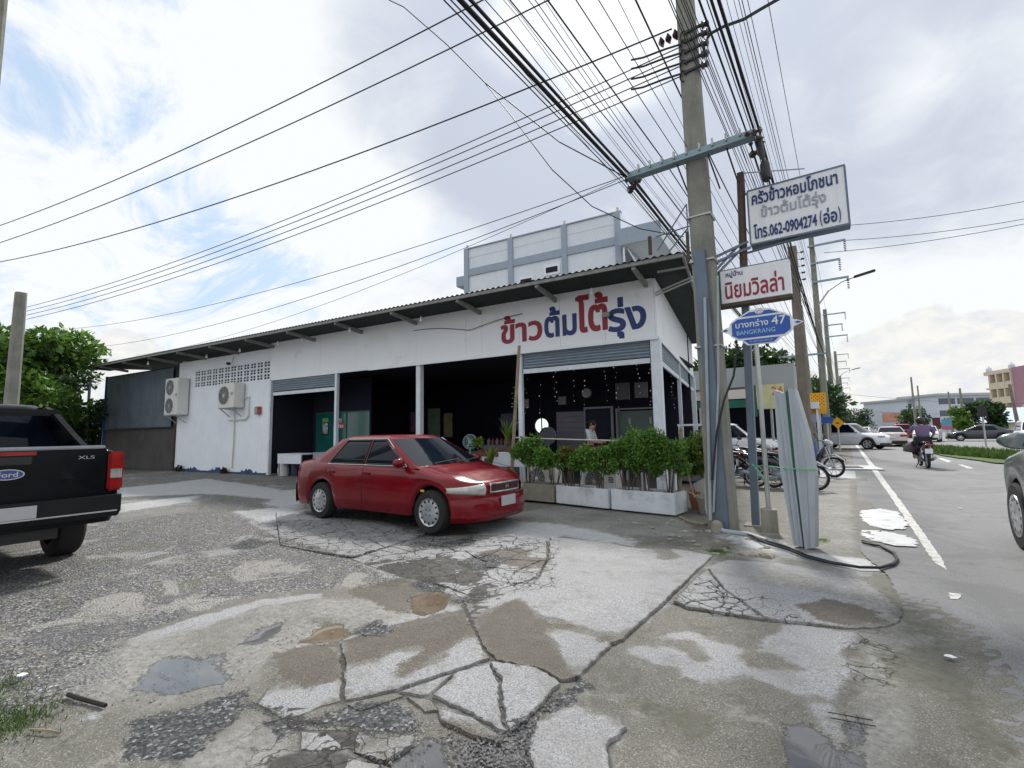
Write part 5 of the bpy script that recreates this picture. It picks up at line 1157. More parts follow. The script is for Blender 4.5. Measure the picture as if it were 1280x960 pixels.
for (x_, y_, a_, lab) in ((-2.15, 13.2, -12, 'dark motorbike standing between the concrete pole and the steel post, second in the row'), (-1.9, 15.4, -5, 'dark motorbike farthest back in the row behind the sign posts'), (-1.0, 16.6, -20, 'motorbike nearest the road behind the leaning channel, beyond the first wheel')):
    q_ = [o for o in col.objects if o.name.startswith('parked_motorbike')][0 if y_ != 15.4 else 1]; q_ = dup(q_, (x_, y_, 0), math.radians(a_), lab); q_.rotation_euler = (-.1, 0, math.radians(a_))
rb = motorbike('ridden_motorbike', 'dark motorbike ridden away down the road under the lilac shirted rider', (2.02, 21.4, .015), math.radians(93), mat('rider bike black', (.02, .015, .02), .25, coat=.6), mat('rider bike maroon', (.12, .01, .02), .3, coat=.6))
def rider():
    p = thing('person', 'motorcyclist in a lilac shirt and dark helmet riding away down the road', 'person', (2.02, 21.4, .015), math.radians(93))
    J = {'pelvis': ((-.30, 0, .90), .13), 'waist': ((-.26, 0, 1.05), .13), 'chest': ((-.19, 0, 1.28), (.17, .13)), 'neck': ((-.13, 0, 1.43), .055), 'head': ((-.10, 0, 1.53), .08),
         'hl': ((-.26, .12, .88), .10), 'kl': ((.12, .22, .78), .075), 'al': ((.02, .22, .38), .05), 'fl': ((.16, .23, .32), .04), 'hr': ((-.26, -.12, .88), .10), 'kr': ((.12, -.22, .78), .075), 'ar': ((.02, -.22, .38), .05), 'fr': ((.16, -.23, .32), .04),
         'sl': ((-.16, .20, 1.36), .065), 'el': ((-.02, .34, 1.14), .045), 'wl': ((.22, .32, 1.03), .032), 'sr': ((-.16, -.20, 1.36), .065), 'er': ((-.02, -.34, 1.14), .045), 'wr': ((.22, -.32, 1.03), .032), 'gl': ((.30, .33, 1.02), .030), 'gr': ((.30, -.33, 1.02), .030)}
    B = [('pelvis', 'waist'), ('waist', 'chest'), ('chest', 'neck'), ('neck', 'head'), ('pelvis', 'hl'), ('hl', 'kl'), ('kl', 'al'), ('al', 'fl'), ('pelvis', 'hr'), ('hr', 'kr'), ('kr', 'ar'), ('ar', 'fr'), ('chest', 'sl'), ('sl', 'el'), ('el', 'wl'), ('wl', 'gl'), ('chest', 'sr'), ('sr', 'er'), ('er', 'wr'), ('wr', 'gr')]
    JB = dict(J); JB.update({'pelvis': (J['pelvis'][0], .09), 'waist': (J['waist'][0], .085), 'chest': (J['chest'][0], (.12, .09)), 'sl': (J['sl'][0], .045), 'sr': (J['sr'][0], .045)}); skinned('body', JB, B, SKIN, p)
    big = lambda k, f=1.18: (J[k][0], tuple(q * f for q in (J[k][1] if isinstance(J[k][1], tuple) else (J[k][1],) * 2)))
    T = {k: big(k, 1.22) for k in ('pelvis', 'hl', 'kl', 'al', 'hr', 'kr', 'ar')}; skinned('trousers', T, [b for b in B if b[0] in T and b[1] in T], CLD, p)
    T = {k: big(k, 1.2) for k in ('waist', 'chest', 'sl', 'el', 'sr', 'er')}; T['waist'] = ((-.30, 0, .95), (.19, .17)); T['chest'] = ((-.19, 0, 1.30), (.20, .17)); skinned('shirt', T, [b for b in B if b[0] in T and b[1] in T], CLP, p)
    ellipsoid('helmet', (-.10, 0, 1.56), (.15, .13, .14), BLACKP, p); MB().bbox(.0, .045, -.09, .09, 1.50, 1.58).build('visor', GLASS, p, bevel=.01)
rider()
tag(MB().lathe([(0, 0), (.16, .03), (.17, .18), (.13, .30), (0, .32)], c=(1.72, 21.5, .50), n=12).build('shopping_bag', mat('dark mauve bag', (.10, .07, .10), .7), None, smooth=2), 'dark mauve bag hanging at the left side of the ridden motorbike', 'bag')

# ------------------------------------------------------------------ foliage
def leaf_mat(name, a, b, c):
    m = bpy.data.materials.new(name); m.use_nodes = True; nt = m.node_tree; N = nt.nodes; L = nt.links; p = N['Principled BSDF']
    g = N.new('ShaderNodeNewGeometry'); r = N.new('ShaderNodeValToRGB'); L.new(g.outputs['Random Per Island'], r.inputs[0]); e = r.color_ramp.elements
    e[0].position = 0; e[0].color = (*a, 1); e[1].position = 1; e[1].color = (*c, 1); k = e.new(.55); k.color = (*b, 1)
    L.new(r.outputs[0], p.inputs['Base Color']); p.inputs['Roughness'].default_value = .5
    tr = N.new('ShaderNodeBsdfTranslucent'); L.new(r.outputs[0], tr.inputs[0]); mx = N.new('ShaderNodeMixShader'); mx.inputs[0].default_value = .35
    L.new(p.outputs[0], mx.inputs[1]); L.new(tr.outputs[0], mx.inputs[2]); L.new(mx.outputs[0], N['Material Output'].inputs[0]); return m
LEAF = leaf_mat('bush leaves', (.035, .10, .016), (.10, .25, .035), (.26, .40, .07))
LEAFY = leaf_mat('yellow green leaves', (.06, .13, .02), (.12, .20, .03), (.24, .30, .06))
LEAFT = leaf_mat('tree leaves', (.035, .095, .015), (.085, .19, .03), (.19, .31, .05))
LEAFD = leaf_mat('dark tree leaves', (.012, .04, .012), (.03, .075, .02), (.06, .12, .03))
LEAFR = leaf_mat('reddish leaves', (.16, .05, .02), (.25, .08, .03), (.12, .12, .03))
GRASS = leaf_mat('grass blades', (.03, .075, .012), (.06, .12, .02), (.13, .19, .05))
BARK = mat('bark', (.12, .09, .065), .95, var=.3, vscale=9, bump=.8)
def leaves(clumps, n, size, seed, long=1.6, droop=.2):
    r = np.random.RandomState(seed); V = []; Fs = []
    w = np.array([c[3] * c[4] * c[5] for c in clumps]) ** .67; w /= w.sum(); cnt = (w * n).astype(int)
    for c, k in zip(clumps, cnt):
        if k < 1: continue
        d = r.normal(size=(k, 3)); d /= np.linalg.norm(d, axis=1)[:, None]; rad = r.uniform(.25, 1.08, k) ** .5
        rad *= 1 + .22 * np.sin(d[:, 0] * 5 + seed) * np.sin(d[:, 1] * 4) + .12 * np.sin(d[:, 2] * 9)
        P = d * rad[:, None] * np.array(c[3:6]) + np.array(c[:3])
        t = r.normal(size=(k, 3)) + d * .8; t[:, 2] -= droop; t /= np.linalg.norm(t, axis=1)[:, None]
        q = np.cross(t, r.normal(size=(k, 3)) * .8 + np.array([0, 0, 1])); q /= np.linalg.norm(q, axis=1)[:, None]
        s = size * r.uniform(.6, 1.35, k)[:, None]
        b = len(V) * 0
        quad = np.stack([P, P + t * s * long * .45 + q * s * .42, P + t * s * long, P + t * s * long * .45 - q * s * .42], 1)
        V.append(quad.reshape(-1, 3))
    V = np.concatenate(V).astype(np.float32); k = len(V) // 4
    me = bpy.data.meshes.new('leaves'); me.vertices.add(len(V)); me.vertices.foreach_set('co', V.ravel()); me.loops.add(k * 4); me.loops.foreach_set('vertex_index', np.arange(k * 4, dtype=np.int32))
    me.polygons.add(k); me.polygons.foreach_set('loop_start', np.arange(0, k * 4, 4, dtype=np.int32)); me.polygons.foreach_set('loop_total', np.full(k, 4, np.int32)); me.update(calc_edges=True); return me
def foliage(name, clumps, n, size, seed, m, parent, **kw):
    me = leaves(clumps, n, size, seed, **kw); me.materials.append(m); o = bpy.data.objects.new(name, me); col.objects.link(o); o.parent = parent; return o
def bush(label, loc, w, h, n, m, seed, base=.0, size=.037, group=None, name='potted_bush', cat='bush', d=None):
    r = random.Random(seed); t = thing(name, label, cat, loc, 0, group); d = d or w * .8; cl = []
    for k in range(9): cl.append((r.uniform(-w, w) * .33, r.uniform(-d, d) * .3, base + (h - base) * r.uniform(.48, .86), w * r.uniform(.12, .22), d * r.uniform(.14, .24), (h - base) * r.uniform(.09, .17)))
    foliage('foliage', cl, int(n * 1.35), size, seed, m, t)
    mb = MB()
    for k in range(5): x, y = r.uniform(-.08, .08), r.uniform(-.06, .06); mb.tube([(x, y, 0), (x * 1.8 + r.uniform(-.03, .03), y * 2, h * .35), (x * 3, y * 3, h * .7)], [.012, .010, .004], 5)
    mb.build('stem', BARK, t); return t
def tree(label, loc, h, w, n, m, seed, size=.16, trunk=.16, name='broadleaf_tree', low=.35, group=None):
    r = random.Random(seed); t = thing(name, label, 'tree', loc, 0, group); cl = []
    mb = MB(); mb.tube([(0, 0, 0), (.1, 0, h * .25), (-.05, .1, h * .5), (.05, 0, h * .75)], [trunk, trunk * .8, trunk * .6, trunk * .25], 9)
    for k in range(15):
        a = r.uniform(0, 6.28); rr = r.uniform(.15, .42) * w; z = h * r.uniform(low + .05, .88); c = (rr * math.cos(a), rr * math.sin(a), z); s = w * r.uniform(.12, .2) * (1.15 - .3 * z / h)
        cl.append((*c, s, s, s * .72)); mb.tube([(0, 0, h * r.uniform(.2, .55)), (c[0] * .5, c[1] * .5, z * .85), c], [trunk * .35, trunk * .22, trunk * .08], 6)
    cl.append((0, 0, h * .86, w * .2, w * .2, h * .12))
    mb.build('trunk', BARK, t, smooth=True); foliage('crown', cl, n, size, seed, m, t); return t
tree('bright green tree behind the left concrete pole and the black pickup', (-31.6, 4.5, 0), 6.7, 6.6, 15000, LEAFT, 3, size=.19, low=.15)
tree('darker low tree mass left of the lean-to shed', (-34.0, 7.5, 0), 5.6, 6.0, 9000, LEAFD, 8, size=.17, low=.1)
tree('dark tree at the left frame edge behind the pickup cab', (-31.5, .5, 0), 5.2, 5.0, 7000, LEAFD, 21, size=.16, low=.1)
tree('large dense green tree behind the street signs beyond the restaurant', (-5.2, 38.0, 0), 7.2, 9.0, 16000, LEAFD, 5, size=.24, low=.15)
tree('smaller tree right of the yellow checkered sign among the far poles', (-2.2, 52.0, 0), 6.0, 5.0, 6000, LEAFD, 6, size=.26)

# ------------------------------------------------------------------ planters and the things in front of the bays
def planter(label, p0, p1, h, m, seed, depth=.42):
    d = Vector((p1[0] - p0[0], p1[1] - p0[1], 0)); a = math.atan2(d.y, d.x); L_ = d.length
    t = thing('planter_box', label, 'planter', (p0[0], p0[1], 0), a, 'planter boxes in front of the corner bay')
    for (x0, x1, y0, y1, nm) in ((0, L_, 0, .05, 'front_wall'), (0, L_, depth - .05, depth, 'back_wall'), (0, .05, .05, depth - .05, 'end_wall'), (L_ - .05, L_, .05, depth - .05, 'end_wall')):
        o = MB().bbox(x0 + .002, x1 - .002, y0 + .001, y1 - .001, .03, h).build(nm, m, t, bevel=.008)
    P = [[(lerp(.05, L_ - .05, i / 24), lerp(.05, depth - .05, j / 6), h - .06 + random.Random(seed + i * 7 + j).uniform(-.02, .03)) for i in range(25)] for j in range(7)]
    MB().grid(P).build('soil', SOIL, t, fix=True); return t
A = G(645, 626); B = G(694, 630.5); C_ = G(763, 638.5); D_ = G(845, 647)
planter('bare grey mortar planter box behind the red saloon nose', A, B - Vector((.02, 0, 0)), .37, PLANTG, 1)
planter('middle white painted planter box of the row', B + Vector((.02, 0, 0)), C_ - Vector((.03, 0, 0)), .37, PLANTW, 2)
planter('rightmost and nearest white planter box with reddish soil', C_ + Vector((.02, 0, 0)), D_, .38, PLANTW, 3, depth=.5)
def on(p, q, f, off=.22, z=.3): v = p.lerp(q, f); return (v.x, v.y + off, z)
bg = 'leafy bushes growing in the planter row'
bush('dark green bush in the grey planter nearest the bamboo pole', on(A, B, .22), .75, 1.05, 2600, LEAF, 31, group=bg)
bush('dark green bush at the right end of the grey planter', on(A, B, .85), .8, .85, 2400, LEAF, 32, group=bg)
bush('small bush with orange red leaves in the middle white planter', on(B, C_, .18), .4, .82, 500, LEAFR, 33, group=bg, base=.3)
bush('green bush in the left half of the middle white planter', on(B, C_, .30), .9, .80, 2800, LEAF, 34, group=bg)
bush('green bush in the right half of the middle white planter', on(B, C_, .78), .95, .85, 2800, LEAF, 35, group=bg)
bush('green bush at the left end of the nearest white planter', on(C_, D_, .22), .9, .95, 2800, LEAF, 36, group=bg)
bush('tallest dark green bush of the row in front of the corner column', on(C_, D_, .50), 1.0, 1.22, 4200, LEAF, 37, group=bg)
bush('green bush at the right end of the nearest white planter', on(C_, D_, .85), .8, 1.0, 2600, LEAF, 38, group=bg)
bush('yellow green fine leaved bush between the timber stake and the concrete pole', (-2.05, 9.0, .05), 1.1, 1.45, 6500, LEAFY, 39, group=None, size=.035)
bush('yellow green bush rising behind the corner column plants', (-3.3, 9.6, .05), .8, 1.3, 2600, LEAFY, 41, size=.04)
def stake(label, a, b, r, m=WOODP, name='timber_stake', cat='stake', group=None):
    a, b = Vector(a), Vector(b); mid = a.lerp(b, .5) + Vector((rng.uniform(-.02, .02), 0, 0)); return tag(MB().tube([a, a.lerp(b, .25), mid, a.lerp(b, .8), b], [r, r * .95, r * .9, r * .85, r * .8], 7).build(name, m, None, smooth=True), label, cat, group)
def atY(px, py, Y): return onplane(px, py, (0, Y, 0), Vector((0, 1, 0)))
stake('tall grey timber pole leaning beside the steel column behind the grey planter', atY(637, 640, 9.0) * 1.0, atY(649, 432, 9.0), .045)
stake('weathered timber stake at the right end of the white planter', atY(849, 640, 8.4), atY(851, 535, 8.4), .035)
tag(MB().tube([atY(645, 547, 8.9), atY(700, 549, 8.9), atY(776, 551, 8.75)], .014, 6).build('handrail', mat('cream pipe', (.55, .52, .45), .5)), 'thin cream pipe rail above the planter bushes', 'rail')
tag(MB().tube([atY(856, 578, 8.3), atY(868, 622, 8.2)], .012, 5).build('thin_stick', WOODP), 'thin pale stick leaning from the stake toward the terracotta pot', 'stick', 'thin sticks by the concrete pole')
tag(MB().tube([atY(852, 610, 8.2), atY(878, 624, 8.0)], .012, 5).build('thin_stick', WOODP), 'thin pale stick lying low across the pot beside the concrete pole', 'stick', 'thin sticks by the concrete pole')
def pot(label, loc, r, h, m, group=None, name='plant_pot'):
    return tag(MB().lathe([(r * .7, 0), (r, h), (r * 1.08, h), (r * 1.08, h * .9), (r * .92, h * .88), (r * .85, h * .8), (0, h * .8)], c=loc, n=16).build(name, m, None, smooth=True), label, 'plant pot', group)
pot('grey concrete pot between the white planter and the concrete pole', (-2.0, 8.55, 0), .20, .30, PLANTG)
pot('terracotta pot behind the concrete pot near the stake', (-2.25, 8.9, 0), .16, .34, TERRA)
tag(MB().slab([atY(866, 605, 8.75), atY(885, 595, 8.75), atY(884, 618, 8.75), atY(872, 622, 8.75)], (.02, .04, 0)).build('foam_board', mat('dirty white board', (.5, .48, .44), .8, var=.15)), 'dirty white board propped behind the concrete pot', 'board')
ac_unit('air_conditioner', 'low outdoor unit with round dark fan behind the grey planter', (-5.55, 9.35, .12), -.15, .78, .55, .28, 1)
ac_unit('air_conditioner', 'low outdoor unit with round dark fan behind the middle planter', (-4.15, 9.3, .12), -.15, .78, .55, .28, 1)
for i, (px, lab) in enumerate(((676, 'left'), (718, 'middle'), (741, 'right'))):
    pass
b_ = thing('wall_ledge', 'low white ledge with square posts behind the planter bushes', 'ledge', (0, 0, 0))
MB().slab([(-6.0, 9.75, .62), (-2.9, 9.9, .62), (-2.9, 10.1, .62), (-6.0, 9.95, .62)], (0, 0, .06)).build('ledge_top', COLW, b_)
for x in (-5.9, -5.0, -4.4, -3.6, -3.0): MB().bbox(x, x + .1, 9.82, 9.92, 0, .618).build('ledge_post', COLW, b_)
# star shaped foil ornaments and hanging pots among the bushes
for px, py, lab in ((828, 596, 'white foil star ornament stuck in the nearest planter'), (796, 590, 'narrow white foil ornament in the nearest planter near its left end')):
    c = atY(px, py, 8.55); P = [(c.x + (.09 if k % 2 == 0 else .035) * math.cos(k * math.pi / 5 + .3) * (.5 if px < 800 else 1), c.y, c.z + (.13 if k % 2 == 0 else .04) * math.sin(k * math.pi / 5 + .3)) for k in range(10)]
    tag(MB().slab(P, (0, .01, 0)).build('foil_star', mat('foil', (.75, .77, .8), .3, .3)), lab, 'ornament')
    tag(MB().tube([(c.x, 8.55, c.z - .1), (c.x, 8.55, .3)], .004, 4).build('ornament_stick', WOODP), lab.replace('ornament', 'ornament stick') , 'stick')

# tables, fan, buckets near the car
def table(label, c, w, d, h, rz, top, group='white tables in front of the bays'):
    t = thing('table', label, 'table', c, rz, group); MB().bbox(-w / 2, w / 2, -d / 2, d / 2, h - .04, h).build('table_top', top, t, bevel=.01)
    for x in (-w / 2 + .05, w / 2 - .05):
        for y in (-d / 2 + .05, d / 2 - .05): MB().bbox(x - .02, x + .02, y - .02, y + .02, 0, h - .042).build('leg', GALV, t)
    MB().bbox(-w / 2 + .02, w / 2 - .02, -d / 2 + .01, -d / 2 + .03, h - .34, h - .041).build('apron', top, t); return t
table('white table behind the bonnet of the red saloon', (-8.1, 9.5, 0), 1.7, .8, .84, .08, WHITEP)
table('white table with potted plants beside the timber pole', (-6.55, 9.75, 0), 1.3, .7, .95, .08, COLW)
table('white table tipped beside the shutter bay behind the red saloon boot', (-16.0, 9.75, 0), 1.3, .8, .82, .09, WHITEP)
table('grey table behind the red saloon roof at the left bay', (-14.4, 10.2, 0), 1.6, .8, .86, .09, GREYM)
def fan(loc):
    t = thing('table_fan', 'pale green electric fan standing on the white table', 'fan', loc, .5)
    g = mat('fan green plastic', (.12, .34, .30), .5); MB().lathe([(.11, 0), (.10, .04), (.02, .05), (.018, .22)], n=16).build('stand', g, t, smooth=True)
    R = Matrix.Rotation(math.radians(90), 3, 'X'); c = MB()
    for q in (.05, .10, .15, .18): c.lathe([(q - .004, .02), (q + .004, .02)], c=(0, 0, .36), n=24, M=R)
    for q in range(16): a = q * math.pi / 8; c.bar((0, -.02, .36), (.18 * math.cos(a), -.02, .36 + .18 * math.sin(a)), .004)
    c.lathe([(.18, -.03), (.19, 0), (.18, .03)], c=(0, 0, .36), n=24, M=R); c.build('cage', mat('fan cage', (.35, .45, .44), .5), t)
    b = MB()
    for q in range(3): a = q * 2.09; b.slab([(.02 * math.cos(a), 0, .36 + .02 * math.sin(a)), (.15 * math.cos(a - .3), -.01, .36 + .15 * math.sin(a - .3)), (.16 * math.cos(a + .2), .01, .36 + .16 * math.sin(a + .2))], (0, .004, 0))
    b.build('blade', g, t); MB().lathe([(.06, 0), (.07, .06), (.05, .14)], c=(0, 0, .36), n=14, M=Matrix.Rotation(math.radians(-90), 3, 'X'), cap=True).build('motor', g, t, smooth=True)
fan((-7.85, 9.4, .84))
tag(MB().bbox(-7.55, -6.95, 9.35, 9.65, .842, 1.0).build('brown_tray', mat('brown crate', (.16, .06, .035), .7), bevel=.01), 'low brown tray on the white table beside the green fan', 'tray')
def spiky(label, loc, h, m, n, seed, w=.03):
    t = thing('potted_plant', label, 'plant', loc, 0); MB().lathe([(.09, 0), (.12, .18), (.10, .17), (0, .16)], n=14).build('pot', mat('brown pot', (.12, .07, .05), .7), t, smooth=True)
    r = random.Random(seed); mb = MB()
    for k in range(n):
        a = r.uniform(0, 6.28); l = h * r.uniform(.6, 1); s = r.uniform(.15, .5); p = [Vector((math.cos(a) * s * l * u * u, math.sin(a) * s * l * u * u, .15 + l * (u - .25 * s * u * u * 1.6))) for u in (0, .3, .6, .85, 1)]
        q = Vector((-math.sin(a), math.cos(a), 0)); ww = [w * .6, w, w * .9, w * .5, .002]; mb.grid([[pp - q * x, pp + q * x] for pp, x in zip(p, ww)])
    mb.build('leaves', m, t, fix=False); return t
spiky('tall yellow green spiky plant on the table by the timber pole', (-6.75, 9.5, .90), .85, LEAFY, 20, 1)
spiky('pale spiky plant in front of the table near the bonnet', (-6.9, 9.0, .35), .75, LEAFY, 18, 2)
bush('small bright green plant on a stick behind the red saloon bonnet', (-7.35, 9.2, .55), .42, .75, 420, LEAFY, 55, size=.05, base=.4, cat='plant', name='potted_plant')
tag(MB().lathe([(.0, 0), (.17, .0), (.20, .22), (.16, .42), (.10, .52), (.07, .50), (.0, .46)], c=(-16.75, 9.62, 0), n=14).build('white_sack', mat('white sack', (.62, .64, .62), .8, bump=.6, bscale=8), None, smooth=True), 'full white sack standing at the edge of the left shutter bay', 'sack')
tag(MB().lathe([(.0, 0), (.15, .0), (.17, .55), (.14, .60), (0, .60)], c=(-16.35, 9.85, 0), n=14).build('blue_bin', mat('dark blue bin', (.015, .03, .09), .5), None, smooth=True), 'dark blue bin between the white sack and the tipped white table', 'bin')
for x, s in ((-20.4, .20), (-17.0, .17)):
    foliage('dark_weed', [(0, 0, s * .6, s, s * .5, s * .6)], 260, .05, int(-x * 10), mat('withered black weed', (.03, .03, .025), .9), None); o = col.objects[-1]; 
    w_ = [o for o in col.objects if o.name.startswith('dark_weed')][-1]; w_.location = (rl(x, -.15).x, rl(x, -.15).y, 0); tag(w_, 'dark withered weed clump at the wall foot ' + ('near the shed edge' if x < -20 else 'below the single-fan air conditioner'), 'weed', 'withered weeds at the white wall')
# stickers on the green glass
def decal(label, x0, x1, z0, z1, y, m, txt=None, tm=None, rest_=rest):
    o = MB().bbox(x0, x1, y - .004, y, z0, z1).build('window_sticker', m, None); o.location = CORN; o.rotation_euler = (0, 0, TH); tag(o, label, 'sticker', 'stickers on the green glass')
    if txt: lettering('lettering', txt, x0 + .05, x1 - .05, z0 + .05 * (z1 - z0) + .02, z1 - .03, y - .009, tm, o, .02, thick=.003)
    return o
decal('red sticker with pale writing on the green glass', -12.95, -12.33, 1.70, 1.90, 1.715, mat('sticker red', (.4, .05, .04), .5), 'เปิด', SIGNW)
decal('small white opening notice above the red sticker', -12.80, -12.48, 1.93, 2.08, 1.715, mat('sticker white', (.5, .45, .42), .5), 'ร้าน', RED)
decal('green topped black sticker left of the red sticker on the glass', -13.62, -13.22, 1.45, 1.95, 1.715, mat('sticker black', (.012, .014, .016), .5), 'WiFi', SIGNW)
decal('pale green sticker over the black sticker on the glass', -13.60, -13.24, 1.955, 2.12, 1.715, mat('sticker green', (.15, .35, .12), .5))

# ------------------------------------------------------------------ inside the restaurant
def inside_obj(name, label, cat, x0, x1, z0, z1, y, m, t_=.04, group=None, bevel=0):
    o = MB().bbox(x0, x1, y, y + t_, z0, z1).build(name, m, None, bevel=bevel); o.location = CORN; o.rotation_euler = (0, 0, TH); return tag(o, label, cat, group)
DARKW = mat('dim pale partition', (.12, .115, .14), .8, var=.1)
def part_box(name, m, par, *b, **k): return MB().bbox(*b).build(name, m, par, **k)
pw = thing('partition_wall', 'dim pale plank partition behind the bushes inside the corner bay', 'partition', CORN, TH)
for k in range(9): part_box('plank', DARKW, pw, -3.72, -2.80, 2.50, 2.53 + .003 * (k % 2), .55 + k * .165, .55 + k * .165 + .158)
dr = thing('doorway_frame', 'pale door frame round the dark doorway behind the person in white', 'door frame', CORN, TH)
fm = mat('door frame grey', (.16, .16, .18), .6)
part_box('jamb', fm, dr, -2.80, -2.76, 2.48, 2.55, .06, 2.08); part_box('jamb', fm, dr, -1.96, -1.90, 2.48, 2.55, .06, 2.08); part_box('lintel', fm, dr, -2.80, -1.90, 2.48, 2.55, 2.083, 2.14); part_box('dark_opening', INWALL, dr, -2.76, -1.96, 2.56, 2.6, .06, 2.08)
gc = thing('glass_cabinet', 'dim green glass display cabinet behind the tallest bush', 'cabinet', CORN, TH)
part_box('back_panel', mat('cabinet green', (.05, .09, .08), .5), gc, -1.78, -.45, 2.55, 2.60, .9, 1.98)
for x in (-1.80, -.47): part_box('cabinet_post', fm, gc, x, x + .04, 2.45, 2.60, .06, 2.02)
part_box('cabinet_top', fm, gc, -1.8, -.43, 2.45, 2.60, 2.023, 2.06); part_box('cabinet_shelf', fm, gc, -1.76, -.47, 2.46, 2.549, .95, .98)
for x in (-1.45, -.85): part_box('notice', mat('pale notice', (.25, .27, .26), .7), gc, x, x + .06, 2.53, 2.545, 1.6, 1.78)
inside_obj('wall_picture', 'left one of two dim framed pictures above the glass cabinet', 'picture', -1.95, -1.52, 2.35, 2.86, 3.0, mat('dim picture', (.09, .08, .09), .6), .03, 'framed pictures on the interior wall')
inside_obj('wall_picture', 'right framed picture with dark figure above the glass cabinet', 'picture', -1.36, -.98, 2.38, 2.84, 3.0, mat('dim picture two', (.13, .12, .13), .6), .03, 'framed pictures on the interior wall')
inside_obj('small_notice', 'small pale square notice on the dark wall left of the mirror', 'notice', -5.45, -5.05, 2.25, 2.55, 3.2, mat('dim notice', (.16, .15, .15), .6), .02)
inside_obj('small_notice', 'small pale square notice left of the wall clock', 'notice', -3.95, -3.68, 2.30, 2.56, 3.2, mat('dim notice two', (.14, .13, .14), .6), .02)
ck = thing('wall_clock', 'round pale wall clock above the doorway in the dark interior', 'clock', rl(-2.92, 3.1, 2.62), TH)
R90 = Matrix.Rotation(math.radians(90), 3, 'X')
MB().lathe([(.155, -.02), (.155, .03), (.14, .032), (.14, .02)], n=24, M=R90).build('clock_rim', fm, ck, smooth=True); MB().lathe([(0, .021), (.14, .021)], n=24, M=R90).build('clock_face', mat('clock face', (.28, .27, .27), .5), ck)
MB().bbox(-.004, .004, -.026, -.023, 0, .1).build('clock_hand', BLACKP, ck); MB().bbox(0, .07, -.026, -.023, -.004, .004).build('clock_hand', BLACKP, ck)
mr_ = thing('round_mirror', 'bright round mirror with a glowing face in the dark interior behind the bushes', 'window', rl(-4.42, 2.9, 1.62), TH)
MB().lathe([(0, .0), (.24, .0)], n=28, M=R90).build('glowing_disc', mat('glowing mirror face', (.7, .8, .75), .5, emit=(.75, .95, .85, .9)), mr_); MB().bbox(-.02, .02, -.03, -.005, -.24, .24).build('mirror_bar', BLACKP, mr_)  # emission stands in for the bright reflection in a round mirror
MB().lathe([(.24, -.02), (.24, .03), (.27, .03), (.27, -.02)], n=28, M=R90).build('mirror_ring', BLACKP, mr_)
sp = thing('stand_fan', 'large round dark fan head behind the bushes right of the bright mirror', 'fan', rl(-3.75, 1.9, 1.30), TH)
MB().lathe([(.27, -.04), (.28, 0), (.27, .04)], n=28, M=R90).build('cage_ring', GREYM, sp); MB().lathe([(0, .0), (.26, .0)], n=28, M=R90).build('cage_mesh', ACD, sp); MB().tube([(0, .03, 0), (0, .05, -1.24)], .02, 6).build('fan_post', GREYM, sp)
def lightstrings():
    r = random.Random(5)
    spots = [(-5.1, 2.2), (-4.6, 2.2), (-4.3, 2.6), (-3.6, 2.2), (-3.0, 2.2), (-2.75, 2.4), (-1.9, 2.0), (-1.7, 2.3), (-1.0, 2.1), (-.75, 2.5), (-.5, 1.9), (-.35, 3.4), (-.6, 4.8)]
    bm_ = mat('tiny string light pendant', (.62, .58, .52), .4, emit=(1, .9, .75, .25))  # pendants are small string lights, given a faint glow
    for i, (x, y) in enumerate(spots):
        t = thing('hanging_garland', 'string of tiny pale light pendants hanging in the dark corner bay', 'garland', rl(x, y, 3.6), TH, 'pendant strings hanging inside the corner bay'); l = r.uniform(.9, 1.7)
        MB().tube([(0, 0, 0), (r.uniform(-.03, .03), 0, -l)], .003, 4).build('string', WIRE, t); mb = MB(); z = -.35
        while z > -l:
            if r.random() < .72: s = r.uniform(.007, .018); mb.lathe([(0, -s), (s, 0), (0, s)], c=(r.uniform(-.05, .05), r.uniform(-.03, .03), z), n=6)
            z -= r.uniform(.09, .2)
        mb.build('pendant', bm_, t)
lightstrings()
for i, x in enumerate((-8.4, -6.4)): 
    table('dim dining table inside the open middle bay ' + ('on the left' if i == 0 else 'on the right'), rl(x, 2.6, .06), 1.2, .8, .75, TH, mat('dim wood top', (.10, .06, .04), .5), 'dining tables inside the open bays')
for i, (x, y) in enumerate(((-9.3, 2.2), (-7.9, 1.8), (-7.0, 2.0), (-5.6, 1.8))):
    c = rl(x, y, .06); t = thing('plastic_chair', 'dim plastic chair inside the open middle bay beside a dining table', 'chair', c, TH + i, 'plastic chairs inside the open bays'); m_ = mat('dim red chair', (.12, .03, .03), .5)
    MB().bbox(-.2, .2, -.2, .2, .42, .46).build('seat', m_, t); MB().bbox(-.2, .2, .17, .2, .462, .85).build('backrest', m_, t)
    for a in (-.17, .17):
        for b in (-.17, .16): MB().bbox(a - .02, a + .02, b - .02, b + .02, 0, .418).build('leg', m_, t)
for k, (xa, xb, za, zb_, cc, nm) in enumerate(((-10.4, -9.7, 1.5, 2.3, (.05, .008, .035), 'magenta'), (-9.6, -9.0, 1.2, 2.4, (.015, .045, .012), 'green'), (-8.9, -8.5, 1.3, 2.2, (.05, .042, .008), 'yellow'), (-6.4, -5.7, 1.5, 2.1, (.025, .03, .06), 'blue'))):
    inside_obj('wall_poster', 'dim %s poster hanging inside the dark open middle bays' % nm, 'poster', xa, xb, za, zb_, 3.3 + .1 * k, mat('dim %s poster' % nm, cc, .6, var=.5, vscale=5), .02)
